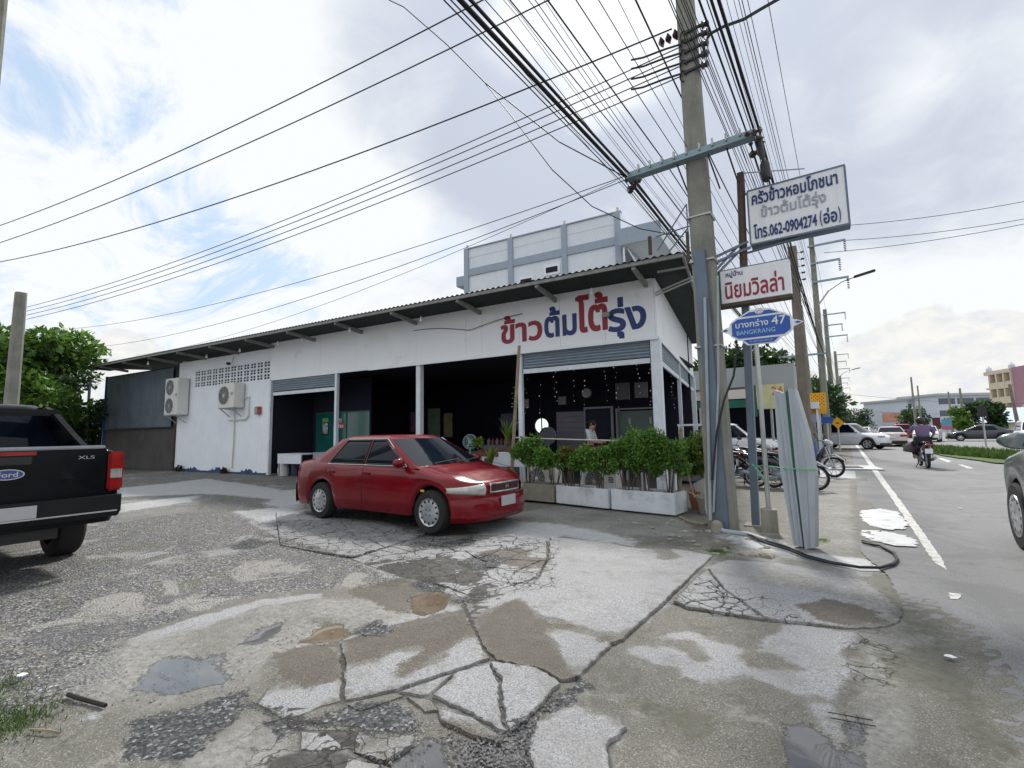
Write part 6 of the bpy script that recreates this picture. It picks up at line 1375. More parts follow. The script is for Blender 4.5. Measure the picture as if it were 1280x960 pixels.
for k, (xa, w_) in enumerate(((-9.9, 1.4), (-6.6, 1.1))):
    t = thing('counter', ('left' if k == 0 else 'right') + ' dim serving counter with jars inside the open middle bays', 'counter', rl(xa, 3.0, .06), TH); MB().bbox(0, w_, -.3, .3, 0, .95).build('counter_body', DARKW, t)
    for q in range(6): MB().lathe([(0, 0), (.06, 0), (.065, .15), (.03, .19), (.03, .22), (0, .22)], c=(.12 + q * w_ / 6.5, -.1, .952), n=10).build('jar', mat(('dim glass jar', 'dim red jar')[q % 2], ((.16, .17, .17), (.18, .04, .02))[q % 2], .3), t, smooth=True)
# counter with goods by the side opening
ct = thing('food_cart', 'pale glass food cabinet with red goods at the side opening behind the yellow green bush', 'food cabinet', rl(.05, 2.6, .06), TH)
MB().bbox(-.1, .75, -.3, .3, 0, .85).build('counter', DARKW, ct); MB().bbox(-.1, .75, -.3, .3, 1.45, 1.5).build('cabinet_roof', COLW, ct)
for x in (-.08, .71): MB().bbox(x, x + .03, -.29, -.26, .85, 1.45).build('cabinet_post', COLW, ct)
for k in range(5): ellipsoid('goods', (.05 + k * .14, 0, .95), (.06, .06, .10), mat('red goods', (.35, .08, .05), .6) if k % 2 else mat('cream goods', (.4, .35, .25), .6), ct, n=8)
# woman in white at work
def worker():
    p = thing('person', 'person in a white shirt with dark hair working inside the corner bay', 'person', rl(-2.30, 1.6, .06), TH)
    J = {'pelvis': ((0, 0, .92), .13), 'waist': ((.0, 0, 1.08), (.13, .10)), 'chest': ((.02, 0, 1.28), (.16, .12)), 'neck': ((.06, 0, 1.43), .05), 'head': ((.09, 0, 1.56), (.085, .095)), 'chin': ((.13, 0, 1.49), .05),
         'hl': ((-.0, .1, .86), .10), 'kl': ((.03, .11, .48), .07), 'al': ((0, .11, .08), .045), 'tl': ((.14, .11, .04), .04), 'hr': ((0, -.1, .86), .10), 'kr': ((.03, -.11, .48), .07), 'ar': ((0, -.11, .08), .045), 'tr': ((.14, -.11, .04), .04),
         'sl': ((.02, .18, 1.36), .06), 'el': ((.10, .24, 1.08), .042), 'wl': ((.34, .18, 1.04), .030), 'hnl': ((.42, .16, 1.04), (.035, .018)), 'sr': ((.02, -.18, 1.36), .06), 'er': ((.10, -.24, 1.08), .042), 'wr': ((.34, -.18, 1.04), .030), 'hnr': ((.42, -.16, 1.04), (.035, .018))}
    B = [('pelvis', 'waist'), ('waist', 'chest'), ('chest', 'neck'), ('neck', 'head'), ('neck', 'chin'), ('pelvis', 'hl'), ('hl', 'kl'), ('kl', 'al'), ('al', 'tl'), ('pelvis', 'hr'), ('hr', 'kr'), ('kr', 'ar'), ('ar', 'tr'), ('chest', 'sl'), ('sl', 'el'), ('el', 'wl'), ('wl', 'hnl'), ('chest', 'sr'), ('sr', 'er'), ('er', 'wr'), ('wr', 'hnr')]
    JB = dict(J); JB.update({'pelvis': (J['pelvis'][0], .09), 'waist': (J['waist'][0], .075), 'chest': (J['chest'][0], (.11, .085)), 'sl': (J['sl'][0], .042), 'sr': (J['sr'][0], .042)}); skinned('body', JB, B, SKIN, p)
    f = lambda k, q: (J[k][0], tuple(u * q for u in (J[k][1] if isinstance(J[k][1], tuple) else (J[k][1],) * 2)))
    T = {k: f(k, 1.2) for k in ('waist', 'chest', 'sl', 'el', 'sr', 'er')}; T['waist'] = ((0, 0, .98), (.17, .14)); skinned('shirt', T, [b for b in B if b[0] in T and b[1] in T], CLW, p)
    T = {k: f(k, 1.18) for k in ('pelvis', 'hl', 'kl', 'al', 'hr', 'kr', 'ar')}; skinned('trousers', T, [b for b in B if b[0] in T and b[1] in T], CLD, p)
    ellipsoid('hair', (.065, 0, 1.59), (.115, .105, .11), HAIR, p); ellipsoid('hair_bun', (-.06, 0, 1.60), (.05, .05, .05), HAIR, p, n=8)
    for y in (-.035, .035): ellipsoid('eye', (.175, y, 1.565), (.008, .013, .007), BLACKP, p, n=6)
    ellipsoid('nose', (.185, 0, 1.54), (.016, .012, .02), SKIN, p, n=8); ellipsoid('mouth', (.172, 0, 1.505), (.008, .022, .006), mat('lips', (.35, .12, .1), .5), p, n=6)
    for y in (-.1, .1): ellipsoid('ear', (.085, y * .98, 1.55), (.02, .012, .03), SKIN, p, n=6)
worker()
table('work table with food in front of the person in white', rl(-1.75, 1.55, .06), .9, .7, .92, TH, mat('work table top', (.3, .16, .12), .5), None)

# ------------------------------------------------------------------ utility poles
def pole(label, x, y, h, r0, r1, m=CONC, group='concrete utility poles along the road', arms=(), ins=0, name='utility_pole', lean=(0, 0)):
    t = thing(name, label, 'utility pole', (x, y, 0), 0, group)
    mb = MB(); k = 8
    for i, z in enumerate((0, h * .35, h * .7, h)):
        r = lerp(r0, r1, z / h); c = r * .35; mb.v += [(px_ + lean[0] * z, py_ + lean[1] * z, z) for px_, py_ in ((-r, -r + c), (-r + c, -r), (r - c, -r), (r, -r + c), (r, r - c), (r - c, r), (-r + c, r), (-r, r - c))]
    for i in range(3):
        for j in range(k): mb.f.append((i * k + j, i * k + (j + 1) % k, (i + 1) * k + (j + 1) % k, (i + 1) * k + j))
    mb.f.append(tuple(3 * k + j for j in range(k))); mb.build('pole_shaft', m, t)
    for (z, x0, x1, hang) in arms:
        MB().bbox(x0, x1, -r1 - .13, -r1 - .03, z - .05, z + .05).build('crossarm', TEALM if r0 > .15 else GALV, t)
        if hang:
            s = MB(); 
            for q in range(6): s.lathe([(.02, -q * .10), (.075, -q * .10 - .03), (.02, -q * .10 - .06)], c=(hang, -r1 - .08, z - .08), n=9)
            s.build('insulator_string', BROWNINS, t)
    for q in range(ins):
        z = h - .3 - q * .3; i_ = MB().lathe([(.02, .12), (.055, .14), (.035, .18), (.055, .22), (.02, .25)], c=(r1, -.02, z), n=10, M=Matrix.Rotation(math.radians(90), 3, 'Y')); i_.build('spool_insulator', BROWNINS, t, smooth=True)
        MB().bbox(r1, r1 + .2, -.03, 0, z - .012, z + .012).build('insulator_bracket', GREYM, t)
    return t
X0 = -1.56
p1 = pole('tall weathered concrete pole in the foreground carrying the village sign', X0, 7.48, 9.4, .185, .120, group=None, ins=0, lean=(-.012, 0))
def main_pole_fittings():
    t = p1
    z_of = lambda py: atY(868, py, 7.35).z
    for i, py in enumerate((37, 48, 61, 74, 87)):
        z = z_of(py); x = atY(866, py, 7.35).x - X0
        MB().bbox(x - .13, x + .20, -.17, -.14, z - .02, z + .02).build('insulator_bracket', BLACKP, t)
        MB().lathe([(.02, .0), (.065, .02), (.04, .05), (.04, .07), (.065, .10), (.02, .12)], c=(x + .12, -.14, z - .0), n=10, M=Matrix.Rotation(math.radians(90), 3, 'Y')).build('spool_insulator', BROWNINS, t, smooth=True)
        MB().tube([(x - .14 + .05 * math.cos(a), -.16 + 0 * a, z - .05 + .09 * math.sin(a)) for a in [k * .6 for k in range(9)]], .012, 5).build('cable_loop', WIRE, t)
    # tension insulator pointing left
    z = z_of(27); a = Vector((-.22, -.05, z)); b = Vector((-.58, .0, z + .02)); s = MB(); M_ = (b - a).to_track_quat('Z', 'Y').to_matrix()
    for q in range(3): s.lathe([(.02, q * .12), (.085, q * .12 + .04), (.03, q * .12 + .09)], c=a, n=10, M=M_)
    s.build('tension_insulator', BROWNINS, t, smooth=True)
    # blue grey channel strapped to the pole face and pipes beside it
    pa, pb_ = atY(873, 312, 7.25), atY(903, 655, 7.25)
    mb = MB(); d = Vector((X0, 7.48, 0))
    w = .085
    mb.slab([pa - d + Vector((-w, 0, 0)), pa - d + Vector((w, 0, 0)), Vector((pb_.x - d.x + w, pb_.y - d.y, 0)), Vector((pb_.x - d.x - w, pb_.y - d.y, 0))], (0, .06, 0)); mb.build('steel_channel', STEELB, t, bevel=.006)
    for pts, r, m in (([(881, 372), (883, 450), (886, 560), (888, 650)], .022, HOSE), ([(897, 345), (898, 480), (892, 640)], .016, HOSE)):
        MB().tube([atY(x, y, 7.22) - d for x, y in pts], r, 6).build('conduit', m, t)
    MB().tube([atY(x, y, 7.18) - d for x, y in ((922, 430), (917, 470), (905, 500), (896, 540), (890, 600))], .016, 6).build('black_cable', WIRE, t)
    for z in (2.6, 3.9, 4.6): rr = lerp(.20, .125, z / 9.4) + .006; MB().bbox(-rr - .012 * z, rr - .012 * z, -rr, rr, z, z + .025).build('strap', GALV, t)
    MB().lathe([(.09, 0), (.07, .12), (.02, .16)], c=(-.02, -.3, 0), n=10).build('cement_lump', PLANTG, t)
    # long steel arm with bolts
    a, b = atY(786, 222, 7.30) - d, atY(944, 168, 7.30) - d
    arm = MB().bar(a + Vector((0, .0, 0)), b, .10, .13).build('crossarm', TEALM, t)
    MB().bar(a + Vector((0, -.05, -.055)), b + Vector((0, -.05, -.055)), .12, .02).build('arm_flange', TEALM, arm)
    for k in range(9): c = a.lerp(b, .1 + .1 * k); MB().bbox(c.x - .012, c.x + .012, c.y - .08, c.y - .03, c.z + .02, c.z + .13).build('bolt', GALV, arm)
    for c, s in ((a, 1), (b, 1)):
        g = MB(); r = random.Random(int(c.x * 100))
        for k in range(12): q = c + Vector((r.uniform(-.10, .10), r.uniform(-.2, .25), r.uniform(-.18, .10))); g.lathe([(0, -.06), (r.uniform(.03, .06), 0), (0, .06)], c=q, n=7, M=Matrix.Rotation(r.uniform(0, 2), 3, 'X'))
        g.build('cable_clamp_cluster', BROWNINS, t)
    mb = MB(); c = b + Vector((.02, .1, -.05)); mb.tube([c, c + Vector((.03, 0, -.22)), c + Vector((.05, 0, -.32))], [.05, .045, .02], 8); mb.tube([c + Vector((.05, 0, -.32)), c + Vector((.06, 0, -.38)), c + Vector((.07, 0, -.60)), c + Vector((.06, 0, -.64))], [.03, .065, .065, .03], 10); mb.build('cable_joint', BLACKP, t, smooth=True)
    for k, f in enumerate((.42, .66, .8)): c = a.lerp(b, f); MB().tube([c, c + Vector((.0, 0, -.1)), c + Vector((.06, .4, -.45))], .012, 5).build('hanging_lead', WIRE, t)
    # braces that carry the sign
    for (x0, y0, x1, y1) in ((893, 322, 935, 302), (893, 329, 938, 309), (893, 340, 922, 308), (895, 344, 926, 312)):
        MB().bar(atY(x0, y0, 7.66) - d, atY(x1, y1, 7.78) - d, .035).build('sign_brace', STEELB, t)
main_pole_fittings()
pole('concrete pole rising behind the bright green tree at the left', -22.35, 3.5, 6.35, .19, .14, group=None)
MB().bbox(-.25, .1, -.34, -.21, 2.2, 2.6).build('meter_cabinet', GREYM, [o for o in col.objects if o.name.startswith('utility_pole')][-1])
lp = [o for o in col.objects if o.name.startswith('utility_pole')][-1]
for k in range(3): MB().lathe([(.02, .0), (.07, .02), (.04, .06), (.07, .10), (.02, .12)], c=(-.30, 0, 5.95 - k * .28), n=9, M=Matrix.Rotation(math.radians(90), 3, 'Y')).build('spool_insulator', BROWNINS, lp)
pole('concrete pole whose edge shows at the top left corner of the frame', -12.62, 1.30, 10.5, .17, .14, group=None)
A3 = lambda h: [(h - .55, -.2, 1.55, 1.5), (h - 1.55, -.1, 1.25, 1.2), (h - 2.6, -.1, 1.55, 1.5)]
pole('brown stained concrete pole behind the leaning channel and restaurant sign', -1.42, 23.5, 9.2, .22, .16, CONCD, ins=5)
p3 = pole('tall concrete pole with three upper arms, nearest of the far row, carrying a street lamp', -.93, 31.0, 12.0, .19, .12, arms=A3(12) + [(5.4, -2.0, .25, None)], ins=0)
pole('concrete pole second in the far row beyond the street lamp pole', -.98, 52, 12.2, .24, .15, arms=A3(12.2))
p5 = pole('concrete pole third in the far row with a small street lamp', -.75, 82, 12.2, .26, .16, arms=A3(12.2))
pole('thin far concrete pole fourth in the row', -.6, 120, 12, .28, .2, arms=A3(12)); pole('farthest thin concrete pole of the row', -.4, 175, 12, .3, .22, arms=A3(12))
pole('thick leaning concrete pole beside the tall lamp pole, behind the checkered sign', -1.75, 34.5, 9.0, .20, .15, lean=(-.02, 0))
def lamp_arm(t, z, reach, rise):
    MB().tube([(0, -.1, z), (reach * .35, -.1, z + rise * .62), (reach * .7, -.1, z + rise * .9), (reach, -.1, z + rise)], .045, 7).build('lamp_arm', GALV, t); MB().bar((reach, -.1, z + rise), (reach + .95, -.1, z + rise + .18), .28, .10).build('lamp_head', BLACKP, t, bevel=.03)
lamp_arm(p3, 8.0, 1.75, 1.35); lamp_arm(p5, 8.1, 1.8, 1.3)
MB().lathe([(0, -.28), (.16, -.2), (.2, 0), (.16, .2), (0, .28)], c=(-1.0, -.2, 4.85), n=10).build('cable_coil', BLACKP, p3)
MB().lathe([(.25, 0), (.25, .9), (.1, 1.0)], c=(.5, -.2, 4.2), n=12).build('transformer', GREYM, [o for o in col.objects if o.name.startswith('utility_pole') and abs(o.location.y - 52) < 1][0])

# ------------------------------------------------------------------ cables
def cable(label, pts, r, group, n=4): return tag(MB().tube(pts, r, n, cap=False).build('overhead_cable', WIRE, None, fix=False), label, 'cable', group)
def span(a, b, sag, k=12): return [Vector(a).lerp(Vector(b), i / k) - Vector((0, 0, 4 * sag * (i / k) * (1 - i / k))) for i in range(k + 1)]
def along(x, z, r, label, group, x3=None, z3=None, sag=.35, far=True, y1=7.48):
    x3 = x if x3 is None else x3; z3 = z if z3 is None else z3
    pts = span((x, y1 - 34, z + .1), (x, y1, z), sag, 26)
    if far:
        pts += span((x, y1, z), (x3, 31, z3), sag, 12)[1:] + span((x3, 31, z3), (x3, 52, z3), sag, 8)[1:] + span((x3, 52, z3), (x3 + .2, 82, z3), sag * 1.5, 8)[1:] + span((x3 + .2, 82, z3), (x3 + .4, 175, z3), .8, 8)[1:]
    cable(label, pts, r, group)
def through(px, py, z):
    r = ray(px, py); t = (z - EYE) / r.z; return r.x * t
rc = random.Random(11)
for k in range(6): along(-2.72 + rc.uniform(-.12, .10), 5.60 + rc.uniform(-.10, .12), (.022, .015, .017, .007, .008, .007)[k], 'black telecom cable of the bundle clamped to the left end of the long steel arm', 'left arm cable bundle', -2.75, 5.35, sag=.28)
for k in range(4): along(-2.35 + k * .22 + rc.uniform(-.04, .04), 5.66 + .03 * k, (.007, .009, .006, .005)[k], 'thin cable crossing the left half of the long steel arm', 'thin cables over the steel arm', -1.9 + k * .1, 5.4, sag=.25)
for k in range(4): along(-.84 + rc.uniform(-.08, .08), 5.74 + rc.uniform(-.06, .08), (.022, .018, .012, .007)[k], 'thick black cable of the bundle clamped to the right end of the long steel arm', 'right arm cable bundle', -.80, 5.45, sag=.3)
for k in range(3): along(-1.15 + .12 * k, 5.72, .006, 'thin cable crossing the right half of the long steel arm', 'thin cables over the steel arm', -1.0, 5.45, sag=.3)
for k, py in enumerate((37, 48, 61, 74, 87)): z = atY(868, py, 7.35).z; along(atY(875, py, 7.35).x, z, .0075, 'low voltage line from the stacked insulators on the right face of the foreground pole', 'low voltage lines', -.85, 6.9 - .15 * k, sag=.3)
for k, px in enumerate((900, 910, 919, 925, 929, 936, 961)): along(through(px, 0, 10.2), 10.2, (.008, .007, .007, .009, .011, .009, .009)[k], 'high voltage line passing above and right of the foreground pole', 'high voltage lines overhead', sag=.45)
for k, (px, py) in enumerate(((661, 0), (669, 0), (680, 0), (640, 6), (640, 12), (640, 38), (640, 70), (796, 0), (774, 0))):
    z = 9.8; along(through(px, py, z), z, (.008, .009, .006, .006, .006, .010, .006, .020, .007)[k], 'line passing high above and left of the foreground pole toward the far row', 'lines overhead left of the pole', sag=.35)
cable('thick black cable left of the pole forking down toward the restaurant roof', [onplane(*q, (0, 7.0, 0), Vector((0, 1, 0))) for q in ((486, 0), (505, 9), (560, 57), (607, 104), (637, 128))] + [atY(x, y, 7.3) for x, y in ((700, 178), (783, 222))], .014, None)
cable('thin branch cable dropping from the fork to the restaurant roof corner', [atY(x, y, 7.0) for x, y in ((607, 105), (640, 146), (690, 212))] + [atY(740, 258, 8.5), atY(800, 286, 9.5), atY(855, 296, 10)], .010, None)
def far_pt(px, py, d): return Vector((0, 0, EYE)) + ray(px, py) * (d / 600.0)
for k, (yl, yr) in enumerate(((384, 58), (389, 69), (394, 82), (399, 95))):
    a = far_pt(33, yl, 18); b = atY(852, yr, 7.35); cable('low voltage line from the foreground pole to the left concrete pole, %s of the four' % ('topmost', 'second', 'third', 'lowest')[k], span(a, b, .42, 24), .009, 'four lines strung between the two concrete poles')
    m_ = b.lerp(a, .035); MB()
    cable('short loose cable tail at the pole end of the %s cross line' % ('topmost', 'second', 'third', 'lowest')[k], [atY(852, yr - 3, 7.3), atY(830, yr + 4, 7.32), atY(804, yr + 14, 7.36), atY(789, yr + 17, 7.4)], .016, 'loose cable tails beside the pole')
cable('line from the tension insulator running left out of frame', span(far_pt(-20, 331, 17), atY(840, 36, 7.4), .5, 24), .013, None)
cable('second highest line crossing the sky at upper left', span(far_pt(-30, 313, 17), far_pt(730, -22, 8), .35, 24), .012, 'two lines crossing the upper left sky')
cable('highest line crossing the sky at upper left', span(far_pt(-30, 292, 17), far_pt(660, -30, 8), .35, 24), .012, 'two lines crossing the upper left sky')
for k, (q, w) in enumerate((((75, 412), (782, 220)), ((118, 434), (784, 224)), ((0, 352), (20, 378)), ((170, 444), (770, 226)))):
    if k == 2: continue
    cable('thin line from the left arm end to the far left tree, %s' % ('highest', 'middle', '', 'faintest and lowest')[k], span(far_pt(*q, 20), atY(*w, 7.3), .5, 22), .007 if k < 3 else .005, 'thin lines from the left arm end')
cable('thick curved black cable looping from the pole head up to the right', [atY(x, y, 7.4) for x, y in ((880, 72), (880, 55), (888, 42), (905, 33), (930, 24), (950, 12), (985, -8))], .024, None)
for k, (a, b) in enumerate((((1040, 283), (1290, 250)), ((1045, 301), (1290, 272)), ((1030, 316), (1290, 278)))): cable('thin line crossing the right sky from the far pole, %s' % ('upper', 'middle', 'lower')[k], span(far_pt(*a, 30), far_pt(*b, 26), .2, 12), .018, 'lines crossing the right sky')
cable('thin sagging line low over the road at the right', span(far_pt(1062, 493, 60), far_pt(1290, 505, 60), .3, 10), .02, 'low lines over the road'); cable('lowest faint line over the road at the right', span(far_pt(1062, 513, 70), far_pt(1290, 517, 70), .3, 10), .02, 'low lines over the road')
pr = thing('antenna_post', 'rusty post with thin rods standing at the roof corner behind the eave', 'post', (0, 0, 0))
MB().tube([atY(861, 330, 9.2), atY(859, 290, 9.2)], .035, 6).build('rusty_post', RUST, pr)
for a, b in (((822, 313), (858, 255)), ((858, 255), (860, 292)), ((836, 315), (860, 285)), ((820, 296), (870, 280)), ((866, 262), (868, 290))): MB().tube([atY(*a, 9.2), atY(*b, 9.2)], .014, 5).build('rod', STEELB, pr)
MB().tube([atY(812, 296, 9.2), atY(813, 318, 9.2)], .04, 6).build('rusty_stub', RUST, pr)

# ------------------------------------------------------------------ signs and posts in front
sp_ = thing('sign_post', 'dark square steel post with rusty upper half carrying the big restaurant sign', 'post', (-1.19, 7.82, 0), 0)
MB().bar((0, 0, 0), (.06, 0, 3.4), .10, .10).build('steel_post', STEELB, sp_); MB().tube([(.06, 0, 3.4), (.11, 0, 5.25)], .055, 10).build('rusty_tube', RUST, sp_); MB().bbox(.07, .16, -.05, .05, 5.0, 5.32).build('rusty_cap', RUST, sp_)
MB().bbox(-.14, .14, -.14, .14, -.01, .03).build('base_plate', ROCK, sp_)
MB().tube([(.12, 0, 5.32), (.95, -.02, 5.10)], .010, 5).build('stay_wire', GALV, sp_); MB().tube([(.10, 0, 4.05), (1.3, 0, 4.16)], .022, 6).build('arm', STEELB, sp_); MB().tube([(.11, 0, 4.98), (.22, 0, 4.96)], .02, 6).build('arm', STEELB, sp_)
bs = thing('restaurant_sign', 'large white lightbox sign with blue Thai lettering and phone number high on the post', 'sign', (-1.0, 7.75, 4.13), 0)
W_, H_ = 1.225, .85
MB().bbox(.012, W_ - .012, .0, .20, .012, H_ - .012).build('lightbox', SIGNW, bs)
for b in ((0, W_, -.006, .21, -.005, .02), (0, W_, -.006, .21, H_ - .02, H_ + .005), (-.006, .018, -.004, .208, .021, H_ - .021), (W_ - .018, W_ + .006, -.004, .208, .021, H_ - .021)): MB().bbox(*b).build('frame', STEELB, bs)
lettering('lettering', 'ครัวข้าวหอมโภชนา', .06, 1.13, .60, .82, -.012, BLUE, bs, .022)
lettering('lettering', 'ข้าวต้มโต้รุ่ง', .17, .98, .33, .57, -.012, GREYL, bs, .014)
for tx_, xa_, xb_, za_, zb_ in (('โทร', .06, .235, .075, .30), ('.062-0904274', .245, .855, .075, .25), ('(', .89, .915, .05, .28), ('อ่อ', .93, 1.09, .075, .295), (')', 1.105, 1.13, .05, .28)): lettering('lettering', tx_, xa_, xb_, za_, zb_, -.012, BLUE, bs, .022)
vs_ = thing('village_sign', 'smaller white box sign with red Thai lettering bolted to the concrete pole', 'sign', (-1.45, 7.60, 3.27), 0)
MB().bbox(0.03, .94, 0, .20, 0, .50).build('sign_box', SIGNW, vs_, bevel=.006); MB().bbox(-.10, .029, .0, .21, -.02, .51).build('end_panel', GREENT, vs_); MB().bbox(-.02, .95, .01, .20, -.045, -.003).build('bottom_rail', RUST, vs_); MB().bbox(.03, .94, .005, .20, .502, .515).build('top_rail', STEELB, vs_)
lettering('lettering', 'หมู่บ้าน', .11, .34, .37, .48, -.008, BLUE, vs_, .012); lettering('lettering', 'นิยมวิลล่า', .09, .86, .06, .36, -.008, RED, vs_, .016)
ss = thing('street_sign', 'ornate blue street name sign on a galvanised pole with number 47', 'street sign', (-.95, 7.33, 0), 0)
MB().tube([(0, 0, .3), (-.01, 0, 2.62)], .030, 10).build('sign_pole', GALV, ss); cb = MB(); cb.lathe([(.13, 0), (.105, .03), (.10, .33), (.04, .345)], n=18); cb.build('concrete_foot', PLANTG, ss, smooth=True)
def splate(nm, P, y0, y1, m): mb = MB(); n = len(P); mb.v = [(x, y0, z) for x, z in P] + [(x, y1, z) for x, z in P]; mb.f = [tuple(range(n)), tuple(range(2 * n - 1, n - 1, -1))] + [(i, (i + 1) % n, n + (i + 1) % n, n + i) for i in range(n)]; return mb.build(nm, m, ss)
cx0 = .06
def sh(P, s=1.16, c=(cx0, 2.80)): return [(c[0] + x * s, c[1] + z * .95) for x, z in P]
body = [(-.34, -.06), (-.33, -.10), (-.25, -.17), (.25, -.17), (.33, -.10), (.34, -.05), (.38, -.035), (.44, 0), (.38, .035), (.34, .05), (.33, .10), (.25, .17), (-.25, .17), (-.33, .10), (-.34, .05), (-.38, .035), (-.44, 0), (-.38, -.035)]
splate('white_border', sh(body), -.035, .0, SIGNW); splate('white_border', sh([(-.24, .168), (.24, .168), (.12, .25), (.03, .275), (-.03, .275), (-.12, .25)]), -.033, .0, SIGNW); splate('white_border', sh([(-.22, -.168), (.22, -.168), (.15, -.255), (-.15, -.255)]), -.033, .0, SIGNW)
splate('blue_field', sh([(-.31, -.09), (-.24, -.145), (.24, -.145), (.31, -.09), (.31, .09), (.24, .145), (-.24, .145), (-.31, .09)]), -.042, -.035, SIGNB); splate('blue_field', sh([(-.2, .175), (.2, .175), (.11, .23), (-.11, .23)]), -.040, -.033, SIGNB); splate('blue_field', sh([(-.19, -.175), (.19, -.175), (.13, -.238), (-.13, -.238)]), -.040, -.033, SIGNB)
for q in (-1, 1): splate('blue_tip', sh([(q * .35, 0), (q * .385, .018), (q * .42, 0), (q * .385, -.018)]), -.040, -.035, SIGNB)
P = [(.048 * math.cos(a), .225 + .04 * math.sin(a)) for a in [k * .52 for k in range(12)]]; splate('crest', sh(P), -.048, -.040, mat('pale crest', (.55, .58, .6), .5, var=.3, vscale=80))
lettering('lettering', 'บางกร่าง', cx0 - .31, cx0 + .10, 2.81, 2.91, -.047, SIGNW, ss, .006); lettering('lettering', '47', cx0 + .14, cx0 + .31, 2.80, 2.92, -.047, SIGNW, ss, .006); lettering('lettering', 'BANGKRANG', cx0 - .30, cx0 + .18, 2.71, 2.77, -.047, mat('light blue letters', (.35, .55, .75), .5), ss, .004)
lettering('lettering', 'อ.เมืองนนทบุรี', cx0 - .14, cx0 + .14, 2.585, 2.62, -.045, mat('light blue letters', (.35, .55, .75), .5), ss, .0)
# two long steel channels tied together and leaning on the post
lc = thing('steel_channel_bundle', 'pair of long pale steel channels with a green gap, leaning on the sign post', 'steel channels', (0, 0, 0))
def yb(z): return 6.60 + z * .13
def chan(nm, P, t_, m, par=lc, off=0.0):
    q = []
    for x, y in P:
        c = G(x, y) if y > 640 else None; Y = 6.62 + (690 - y) / 200 * .28 + off; v = atY(x, y, Y); q.append(v)
    return MB().slab(q, (0.03, t_, 0)).build(nm, m, par)
CHM = mat('pale bluish channel steel', (.33, .37, .40), .45, .3, var=.12, vscale=2, dirt=(.20, .23, .24), dscale=3, dthr=.6)
chan('channel', [(967, 487), (980, 492), (988, 560), (1003, 684), (991.5, 681), (974, 580)], .12, CHM); chan('channel', [(985, 486), (993, 487), (1009, 540), (1019, 595), (1019, 685), (1006, 686.5), (995, 590)], .12, CHM)
chan('green_gap', [(980, 492), (985, 487), (995, 590), (1006, 686), (1002, 684), (988, 575)], .08, GREENT, off=.03)
for q in ([(970, 489), (971.5, 489.5), (980, 580), (994.5, 681.5), (993, 681)], [(976.5, 491), (978, 491.5), (986, 570), (1000, 683), (998.5, 683)], [(989, 487), (990.5, 487), (1008, 590), (1011.5, 685), (1010, 685)]): chan('channel_groove', q, .02, GREENT if False else GREYM, off=-.008)
MB().tube([atY(940, 582, 7.7), atY(963, 583, 7.2), atY(981, 585.5, 6.72), atY(1019, 587, 6.7), atY(1021, 587, 6.9)], .008, 5).build('tie_string', FABG, lc); MB().tube([atY(940, 580, 7.7), atY(950, 592, 7.65), atY(957, 603, 7.6)], .012, 5).build('tie_string', FABG, lc)
tag(MB().tube([G(888, 560) * 0 + atY(884, 560, 7.75), atY(883, 610, 7.7), atY(884, 636, 7.6), G(890, 655, .04), G(905, 664, .03), G(935, 668, .03), G(958, 676, .03)], .032, 8).build('flexible_conduit', HOSE, None, smooth=True), 'thick pale conduit dropping beside the concrete pole and bending onto the rubble', 'conduit')
for k in range(2): tag(MB().tube([G(935 + 4 * k, 668 + k, .05), G(958, 676 + 3 * k, .04), G(985, 684 + 3 * k, .03), G(1010, 695 + 2 * k, .03), G(1040, 703 + k, .03), G(1075, 709, .03), G(1100, 709.5, .03), G(1117, 705 - k, .03), G(1122, 699, .03), G(1117, 690 + k, .03), G(1100, 682, .03), G(1078, 676 + 2 * k, .03)], .014, 7).build('loose_cable', WIRE, None, smooth=True), ('outer' if k else 'inner') + ' black cable looping over the ground from the pole to the roadside', 'cable')
tag(MB().tube([G(850, 646, .03), G(862, 652, .04), G(880, 655, .03), G(893, 655, .02)], .02, 6).build('pipe_offcut', WOODP), 'short grey pipe lying on the ground between planter and pole', 'pipe')
# rubble and litter
def rock(label, px, py, s, seed, m=ROCK, flat=.5, name='concrete_chunk', group='concrete chunks around the pole foot'):
    r = random.Random(seed); c = G(px, py); bm = bmesh.new(); bmesh.ops.create_icosphere(bm, subdivisions=2, radius=1)
    for v in bm.verts:
        q = v.co; k = 1 + .25 * math.sin(q.x * 3 + seed) * math.cos(q.y * 4 + seed * 2) + r.uniform(-.10, .10); v.co = Vector((q.x * s * k * 1.2, q.y * s * k, max(-.3, q.z) * s * flat * k))
    me = bpy.data.meshes.new(name); bm.to_mesh(me); bm.free(); me.materials.append(m); o = bpy.data.objects.new(name, me); col.objects.link(o); o.location = (c.x, c.y, s * flat * .25); o.rotation_euler = (0, 0, r.uniform(0, 6)); return tag(o, label, 'rubble', group)
rock('largest flat brown concrete chunk on the rubble near the grass tuft', 935, 695, .10, 1, group=None); rock('pale angular concrete chunk beside the largest brown one', 958, 697, .075, 2, flat=.7, group=None)
rr_ = random.Random(77)
for k in range(46):
    px, py = rr_.uniform(855, 960), rr_.uniform(662, 694)
    if k > 32: px, py = rr_.uniform(770, 860), rr_.uniform(650, 675)
    rock('small pale broken concrete piece scattered around the pole foot', px, py, rr_.uniform(.018, .05), k + 10, m=(ROCK, PLANTG, CONC)[k % 3], flat=rr_.uniform(.3, .6))
pebs = MB(); rp = random.Random(5)
